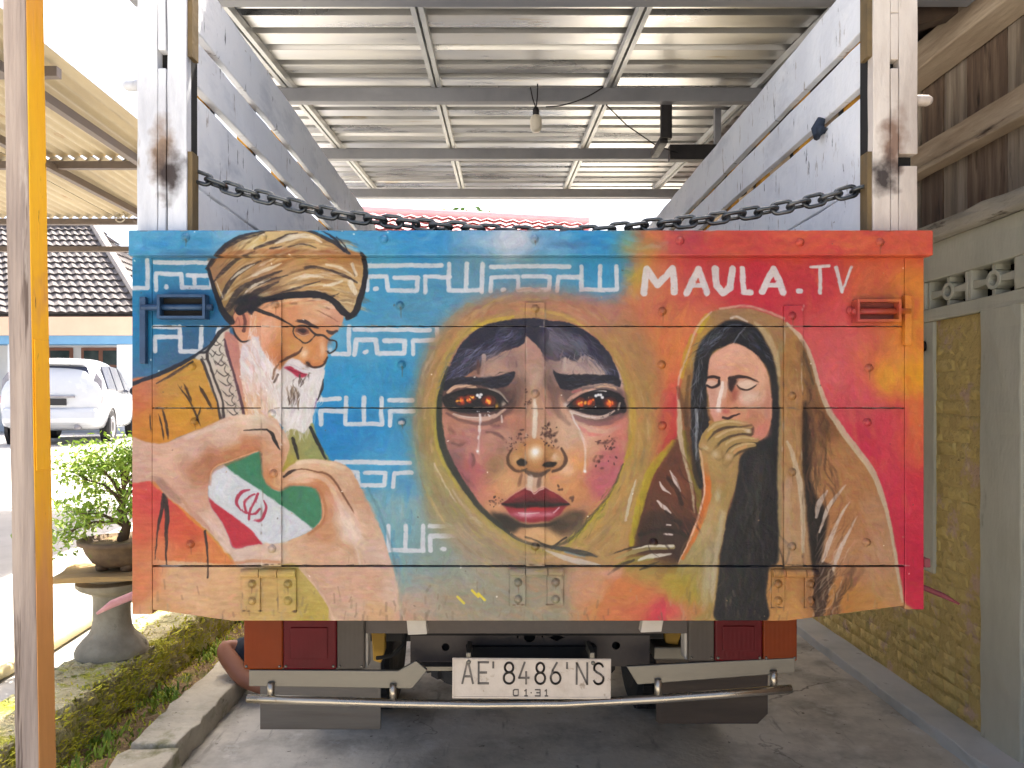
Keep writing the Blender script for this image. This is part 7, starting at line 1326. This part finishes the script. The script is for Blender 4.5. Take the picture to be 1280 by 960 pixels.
# ------------------------------------------------------------------ parked car in the yard
M_CARW = mat('car_white', [(190, 194, 200), (200, 204, 208)], .22, 0, 2, bump=0); M_CARW.node_tree.nodes['Principled BSDF'].inputs['Coat Weight'].default_value = .6
M_CGLASS = mat('car_glass', [(40, 44, 58), (58, 62, 78)], .08, 0, 2, bump=0); M_TL = mat('car_red_lamp', [(150, 24, 30), (180, 36, 40)], .25, 0, 5, bump=0); M_TLC = mat('car_clear_lamp', [(120, 118, 124), (150, 148, 152)], .2, 0, 5, bump=0); M_BLKP = mat('black_plastic', [(26, 27, 30), (38, 38, 42)], .6, 0, 8, bump=.05)
cy = 14.2
car = thing('parked_car', 'white people carrier parked in the sunlit yard before the tiled house', 'car', (-8.3, cy, yz(cy)), R(17))
# stations along the length (y from the tail), each: half widths and heights
ST = [(-.02, .70, .42, .80, .80, 1.00, .70, 1.02), (.06, .80, .30, .86, .82, 1.02, .66, 1.34), (.30, .84, .26, .88, .85, 1.02, .60, 1.60), (.9, .86, .24, .89, .86, 1.0, .62, 1.67), (1.8, .87, .24, .89, .86, .98, .63, 1.68), (2.6, .87, .24, .89, .86, .97, .62, 1.62), (3.3, .87, .24, .88, .84, .97, .62, 1.30), (3.7, .86, .26, .86, .80, .96, .70, 1.06), (4.3, .80, .28, .80, .70, .84, .60, .88), (4.7, .66, .34, .66, .55, .70, .45, .74)]
def car_sec(s):
    y, wb, zb, wm, wbelt, zbelt, wr_, zr = s
    half = [(0, zb), (wb * .85, zb), (wb, zb + .08), (wm, (zb + zbelt) * .5 + .02), (wbelt + .015, zbelt - .06), (wbelt, zbelt), ((wbelt + wr_) / 2 + .02, (zbelt + zr) / 2), (wr_, zr - .06), (wr_ * .8, zr), (0, zr + .015)]
    return [(x, y, z) for x, z in half] + [(-x, y, z) for x, z in reversed(half[1:-1])]
mb = MB(); secs = [car_sec(s) for s in ST]; n = len(secs[0])
for s in secs: mb.v += s
for i in range(len(secs) - 1):
    for k in range(n): l = (k + 1) % n; mb.f.append((i * n + k, i * n + l, (i + 1) * n + l, (i + 1) * n + k))
mb.f.append(tuple(range(n))); mb.f.append(tuple((len(secs) - 1) * n + k for k in reversed(range(n))))
mb.build('body', M_CARW, car, smooth=True, sub=2)
def car_quad(name, pts, m, t=.012, bev=.01):
    ps = [Vector(p) for p in pts]; nrm = geometry.normal(ps[:3]); 
    mb = MB(); k = len(ps); mb.v = [tuple(p - nrm * t) for p in ps] + [tuple(p + nrm * t) for p in ps]
    mb.f = [tuple(range(k - 1, -1, -1)), tuple(range(k, 2 * k))] + [(i, (i + 1) % k, (i + 1) % k + k, i + k) for i in range(k)]
    return mb.build(name, m, car, bevel=bev)
car_quad('rear_window', [(-.62, .03, 1.06), (.62, .03, 1.06), (.64, .10, 1.24), (.56, .2, 1.47), (-.56, .2, 1.47), (-.64, .10, 1.24)], M_CGLASS, .025)
MB().prism_x([(.1, 1.53), (.12, 1.5), (.34, 1.585), (.36, 1.62), (.2, 1.585)], -.55, .55).build('spoiler', M_CARW, car, bevel=.01)
for sx in (-1, 1):
    car_quad('tail_light', [(sx * .66, .03, .92), (sx * .83, .1, .92), (sx * .82, .16, 1.22), (sx * .72, .12, 1.36), (sx * .68, .06, 1.1)][::sx], M_TLC, .02)
    car_quad('tail_light', [(sx * .66, .02, .78), (sx * .84, .08, .78), (sx * .84, .1, .915), (sx * .66, .03, .915)][::sx], M_TL, .022)
    car_quad('side_window', [(sx * .855, .55, 1.05), (sx * .862, 1.35, 1.04), (sx * .705, 1.35, 1.54), (sx * .70, .7, 1.5)][::-sx], M_CGLASS, .012); car_quad('side_window', [(sx * .862, 1.45, 1.04), (sx * .862, 2.3, 1.03), (sx * .70, 2.25, 1.54), (sx * .705, 1.45, 1.54)][::-sx], M_CGLASS, .012); car_quad('side_window', [(sx * .862, 2.4, 1.03), (sx * .855, 3.2, 1.02), (sx * .72, 2.7, 1.44), (sx * .705, 2.35, 1.53)][::-sx], M_CGLASS, .012)
    MB().lathe([(.02, -.05), (.09, -.04), (.1, .02), (.05, .06)], (sx * .97, 2.95, 1.06), 12, Matrix.Rotation(R(90), 3, 'X')).build('mirror', M_CARW if sx < 0 else M_BLKP, car, smooth=True)
    for yw in (.85, 3.65):
        wt = MB().lathe([(.2, -.09), (.29, -.1), (.32, -.07), (.32, .07), (.29, .1), (.2, .09)], (sx * .80, yw, .32), 28, Matrix.Rotation(R(90), 3, 'Y')).build('wheel', M_RUBBER, car, smooth=True); rmm = MB().lathe([(.03, -.02), (.08, .02), (.2, .06), (.215, .095), (.2, .1), (.06, .085), (.02, .09)], (sx * .80, yw, .32), 20, Matrix.Rotation(R(90 * sx), 3, 'Y')).build('rim', M_TLC, wt, smooth=True)
        MB().lathe([(.37, -.03), (.37, .03), (.33, .03), (.33, -.03)], (sx * .868, yw, .33), 28, Matrix.Rotation(R(90), 3, 'Y')).build('wheel_arch', M_BLKP, car)
MB().box(-.26, .26, -.05, -.02, .74, .86).build('number_plate', M_BLKP, car, bevel=.004); MB().box(-.4, .4, -.055, -.02, .88, .915).build('chrome_strip', M_TLC, car, bevel=.006)
MB().prism_x([(-.1, .42), (-.12, .5), (-.1, .66), (.0, .7), (.1, .7), (.1, .36), (.0, .34)], -.78, .78).build('rear_bumper', M_CARW, car, bevel=.05); MB().tube([(.45, -.12, .33), (.45, .3, .33)], .045, 12).build('exhaust', M_TLC, car, smooth=True); MB().tube([(-.3, .15, 1.5), (.3, .15, 1.5)], .006, 6).build('rear_wiper', M_BLKP, car)

# ------------------------------------------------------------------ house across the yard
M_TILE = mat('dark_roof_tiles', [(84, 80, 80), (106, 101, 100), (128, 121, 118)], .85, 0, 2.2, bump=.3, spots=[((128, 122, 120), 5, .64, (1, 1, 1)), ((40, 38, 42), 3, .62, (1, 1, 1))]); M_FASC = mat('orange_fascia', [(220, 178, 152), (230, 190, 164)], .8, 0, 2, bump=.1); M_WALLW = mat('white_house_wall', [(196, 200, 204), (208, 212, 214)], .85, 0, 2, bump=.1); M_BLUEP = mat('blue_house_paint', [(96, 146, 186), (110, 160, 196)], .7, 0, 3, bump=.1); M_BRW = mat('brown_joinery', [(104, 66, 52), (126, 84, 66)], .6, 0, 5, bump=.1); M_HGL = mat('house_glass', [(36, 48, 50), (52, 66, 66)], .15, 0, 3, bump=0)
HY = 20.0; gz = .8
house = thing('tiled_house', 'bungalow with a dark tiled hip roof and orange fascia behind the parked car', 'house', (-13, HY + 2, gz))
def HP(o, parent=None):
    o.parent = parent or house
    if parent is None: o.matrix_parent_inverse = Matrix.Translation((13, -HY - 2, -gz))
    return o
HX0, HX1 = -24.0, -9.25; ze = at(0, 392, HY)[1]; zr_ = 6.95; RY = HY + 3.2; RXE = -12.3
def roof_face(p00, p10, p11, p01, nr, per):
    """tiled slope: eave p00-p10, ridge p01-p11"""
    p00, p10, p11, p01 = map(Vector, (p00, p10, p11, p01)); nrm = (p10 - p00).cross(p01 - p00).normalized(); mb = MB(); wv = (p10 - p00).length; n = int(wv / per * 4)
    for j in range(nr):
        for jj in (0, 1):
            v = (j + jj) / nr
            for i in range(n + 1):
                u = i / n; p = p00.lerp(p10, u).lerp(p01.lerp(p11, u), v); q = p + nrm * ((.06 if jj == 0 else .012) + .022 * math.sin(2 * math.pi * i / 4) + .012 * random.random()); mb.v.append(tuple(q))
        b = j * 2 * (n + 1)
        for i in range(n): mb.f.append((b + i, b + i + 1, b + n + 2 + i, b + n + 1 + i))
    return mb
rf = HP(MB().add([(HX0, HY, ze), (HX1, HY, ze), (RXE, RY, zr_), (HX0, RY, zr_), (HX1, HY + 6.4, ze), (HX0, HY + 6.4, ze)], [(0, 1, 2, 3), (1, 4, 2), (4, 5, 3, 2)]).build('roof', M_TILE))
HP(kind(roof_face((HX0, HY, ze), (HX1, HY, ze), (RXE, RY, zr_), (HX0, RY, zr_), 15, .26).build('roof_tiles', M_TILE), 'stuff'), rf).matrix_parent_inverse = Matrix.Identity(4); HP(kind(roof_face((HX1, HY, ze), (HX1, HY + 6.4, ze), (RXE, RY, zr_), (RXE, RY, zr_), 12, .26).build('roof_tiles', M_TILE), 'stuff'), rf).matrix_parent_inverse = Matrix.Identity(4)
HP(MB().tube([(HX1 + .05, HY - .05, ze + .08), (RXE, RY, zr_ + .08)], .12, 8).build('hip_ridge', mat('pale_ridge', [(140, 134, 130), (166, 160, 154)], .85, 0, 4)), rf).matrix_parent_inverse = Matrix.Identity(4); HP(MB().tube([(HX0, RY, zr_ + .06), (RXE, RY, zr_ + .06)], .12, 8).build('ridge', M_TILE), rf).matrix_parent_inverse = Matrix.Identity(4)
zf0, zf1 = at(0, 419, HY - .1)[1], at(0, 396, HY - .1)[1]
HP(MB().box(HX0, HX1 + .12, HY - .12, HY - .04, zf0, zf1).build('fascia', M_FASC)); HP(MB().box(HX0, HX1 + .05, HY - .02, HY + .5, zf0 - .22, zf0 - .002).build('porch_beam', M_BLUEP)); HP(MB().box(HX0, HX1 - .1, HY + 1.6, HY + 6, gz - .1, ze).build('wall', M_WALLW))
for x in (HX1 - .75, HX1 - 3.6): HP(MB().box(x, x + .42, HY + .04, HY + .46, gz, zf0 - .23).build('porch_pillar', M_WALLW))
for x0, x1, z0, z1 in ((-11.75, -10.6, .1, 2.35), (-13.3, -12.0, .9, 2.35), (-10.45, -9.75, .9, 2.35)):
    f = HP(MB().box(x0, x1, HY + 1.54, HY + 1.598, gz + z0, gz + z1).build('window_frame', M_BRW)); n_ = 2
    for q in range(n_):
        a = x0 + .08 + (x1 - x0 - .08) * q / n_; b = x0 + (x1 - x0 - .0) * (q + 1) / n_ - .08
        HP(MB().box(a, b, HY + 1.53, HY + 1.538, gz + z0 + (.9 if z0 < .5 else .1), gz + z1 - .55).build('pane', M_HGL), f).matrix_parent_inverse = Matrix.Identity(4); HP(MB().box(a, b, HY + 1.53, HY + 1.538, gz + z1 - .48, gz + z1 - .08).build('pane', M_HGL), f).matrix_parent_inverse = Matrix.Identity(4)
# house with a red tiled roof far behind the truck
M_RTILE = mat('hazed_red_tiles', [(222, 158, 160), (232, 176, 176), (238, 192, 190)], .85, 0, 1.5, bump=.3)  # tile colours lifted paler to paint in the distance haze
rh = thing('red_roofed_house', 'distant house with a red tiled roof coloured pale for haze beyond the carport', 'house', (-.5, 16, 0))
def RP(o): o.parent = rh; o.matrix_parent_inverse = Matrix.Translation((.5, -16, 0)); return o
RP(MB().box(-3.2, 1.4, 14.6, 18, 0, 4.1).build('wall', M_WALLW)); zr1, zr2 = at(0, 266, 16.4)[1], at(0, 280, 16.4)[1]
RP(MB().add([(-3.6, 14, 4.0), (1.9, 14, 4.0), (1.9, 16.4, zr2), (-3.0, 16.4, zr1), (1.9, 18.6, 4.0), (-3.6, 18.6, 4.0)], [(0, 1, 2, 3), (2, 4, 5, 3), (1, 4, 2), (0, 3, 5)]).build('roof', M_RTILE)); RP(kind(roof_face((-3.6, 14, 4.0), (1.9, 14, 4.0), (1.9, 16.4, zr2), (-3.0, 16.4, zr1), 12, .3).build('roof_tiles', M_RTILE), 'stuff')); RP(MB().tube([(-3.0, 16.4, zr1 + .05), (1.9, 16.4, zr2 + .05)], .1, 8).build('ridge', M_RTILE))
for x in (-2.4, -.6): f = RP(MB().box(x, x + 1, 14.56, 14.6, 1.2, 2.6).build('window_frame', M_BRW)); pn = MB().box(x + .08, x + .92, 14.54, 14.555, 1.3, 2.5).build('pane', M_HGL); pn.parent = f
tx_, tz_ = at(572, 268, 30)
bg = thing('broadleaf_tree', 'rounded green treetop showing just above the haze pale red roof', 'tree', (tx_, 30, 0))
MB().tube([(0, 0, 0), (.1, 0, 3), (-.1, .1, 6), (.1, 0, 8.2)], [.3, .24, .16, .06], 10).build('trunk', M_BARK, bg, smooth=True); rt = random.Random(2)
cc = [(rt.gauss(0, 1.1), rt.gauss(0, 1.1), 7.4 + rt.gauss(0, .8)) for _ in range(40)] + [(0, 0, 8.6), (.5, 0, 8.7), (-.4, .2, 8.5)]
leaves(cc, 6000, .42, .12, 6).build('crown', mat('tree_leaf', [(60, 96, 28), (100, 134, 48)], .6, 0, 3, bump=0), bg)

# ------------------------------------------------------------------ person sitting beside the truck
M_SKIN = mat('skin', [(150, 96, 70), (166, 110, 82)], .55, 0, 9, bump=.05); M_SHORT = mat('dark_shorts', [(34, 38, 48), (50, 54, 64)], .9, 0, 16, bump=.2); M_SHIRT = mat('grey_shirt', [(88, 90, 96), (108, 110, 116)], .9, 0, 12, bump=.2); M_HAIR = mat('black_hair', [(20, 18, 18), (32, 28, 26)], .7, 0, 20, bump=.2)
person = thing('person', 'person in dark shorts sitting cross legged on the ground beside the truck', 'person', (-1.12, 4.35, 0))
def skinned(name, verts, edges, m, parent, sub=2, root=0):
    me = bpy.data.meshes.new(name); me.from_pydata([v[:3] for v in verts], edges, []); o = bpy.data.objects.new(name, me); COL.objects.link(o); o.parent = parent
    sk = o.modifiers.new('skin', 'SKIN'); sk.use_smooth_shade = True
    for i, v in enumerate(me.skin_vertices[0].data): r = verts[i][3]; v.radius = (r, r) if not isinstance(r, tuple) else r; v.use_root = (i == root)
    sbm = o.modifiers.new('sub', 'SUBSURF'); sbm.levels = sub; sbm.render_levels = sub; me.materials.append(m); return o
# local frame: x left of picture negative; the person faces the camera's left, toward the soil strip
V = [(0, 0, .12, .13), (-.02, 0, .3, .125), (-.05, 0, .46, .13), (-.06, 0, .56, .1), (-.06, 0, .63, .05), (-.08, 0, .72, .085), (-.09, 0, .80, .08),           # 0-6 torso, neck, head
     (-.1, -.12, .14, .085), (-.37, -.24, .25, .058), (-.22, -.34, .12, .05), (-.06, -.36, .06, .034), (.02, -.36, .045, .03), (.1, -.35, .035, .018),        # 7-12 near leg
     (-.1, .12, .14, .085), (-.34, .26, .24, .058), (-.2, .2, .1, .045), (-.04, .1, .06, .032), (.03, .06, .05, .022),                                         # 13-17 far leg
     (-.06, -.17, .54, .055), (-.06, -.26, .36, .04), (-.12, -.16, .3, .03), (-.16, -.12, .3, .028), (-.06, .17, .54, .055), (-.06, .28, .36, .04), (-.14, .2, .3, .03), (-.2, .16, .3, .028)]  # arms
E_ = [(0, 1), (1, 2), (2, 3), (3, 4), (4, 5), (5, 6), (0, 7), (7, 8), (8, 9), (9, 10), (10, 11), (11, 12), (0, 13), (13, 14), (14, 15), (15, 16), (16, 17), (3, 18), (18, 19), (19, 20), (20, 21), (3, 22), (22, 23), (23, 24), (24, 25)]
for b, sy in ((21, -1), (25, 1)):
    p = V[b]
    for q, (dx, dy, dz) in enumerate([(-.07, -.03, -.02), (-.085, -.012, -.03), (-.085, .006, -.03), (-.07, .024, -.025), (-.02, .05 * -sy, .0)]):
        n0 = len(V); V += [(p[0] + dx * .5, p[1] + dy, p[2] + dz * .2, .009), (p[0] + dx, p[1] + dy * 1.3, p[2] + dz, .007)]; E_ += [(b, n0), (n0, n0 + 1)]
body = skinned('body', V, E_, M_SKIN, person)
skinned('shorts', [(0, 0, .11, .15), (0, 0, .22, .14), (-.1, -.12, .15, .105), (-.27, -.2, .215, .085), (-.325, -.222, .235, .078), (-.1, .12, .15, .105), (-.28, .22, .215, .085)], [(0, 1), (0, 2), (2, 3), (3, 4), (0, 5), (5, 6)], M_SHORT, person)
skinned('shirt', [(0, 0, .2, .148), (-.02, 0, .3, .145), (-.05, 0, .46, .148), (-.06, 0, .56, .112), (-.06, 0, .6, .06), (-.06, -.17, .54, .068), (-.1, -.23, .43, .06), (-.06, .17, .54, .068), (-.09, .24, .43, .06)], [(0, 1), (1, 2), (2, 3), (3, 4), (3, 5), (5, 6), (3, 7), (7, 8)], M_SHIRT, person)
skinned('hair', [(-.06, 0, .74, .085), (-.075, 0, .82, .088), (-.1, 0, .855, .06)], [(0, 1), (1, 2)], M_HAIR, person)
face = MB(); face.lathe([(.012, 0), (.014, .012), (.004, .03)], (-.172, 0, .74), 8); face.build('nose', M_SKIN, person, smooth=True)
for s in (-1, 1): MB().lathe([(.002, -.008), (.009, 0), (.002, .008)], (-.158, s * .03, .765), 8).build('eye', M_HAIR, person, smooth=True); MB().lathe([(.006, -.02), (.018, 0), (.008, .022)], (-.08, s * .084, .75), 8).build('ear', M_SKIN, person, smooth=True)
MB().box(-.166, -.158, -.022, .022, .708, .716).build('mouth', mat('lips', [(120, 60, 54), (134, 70, 62)], .6), person, bevel=.003)
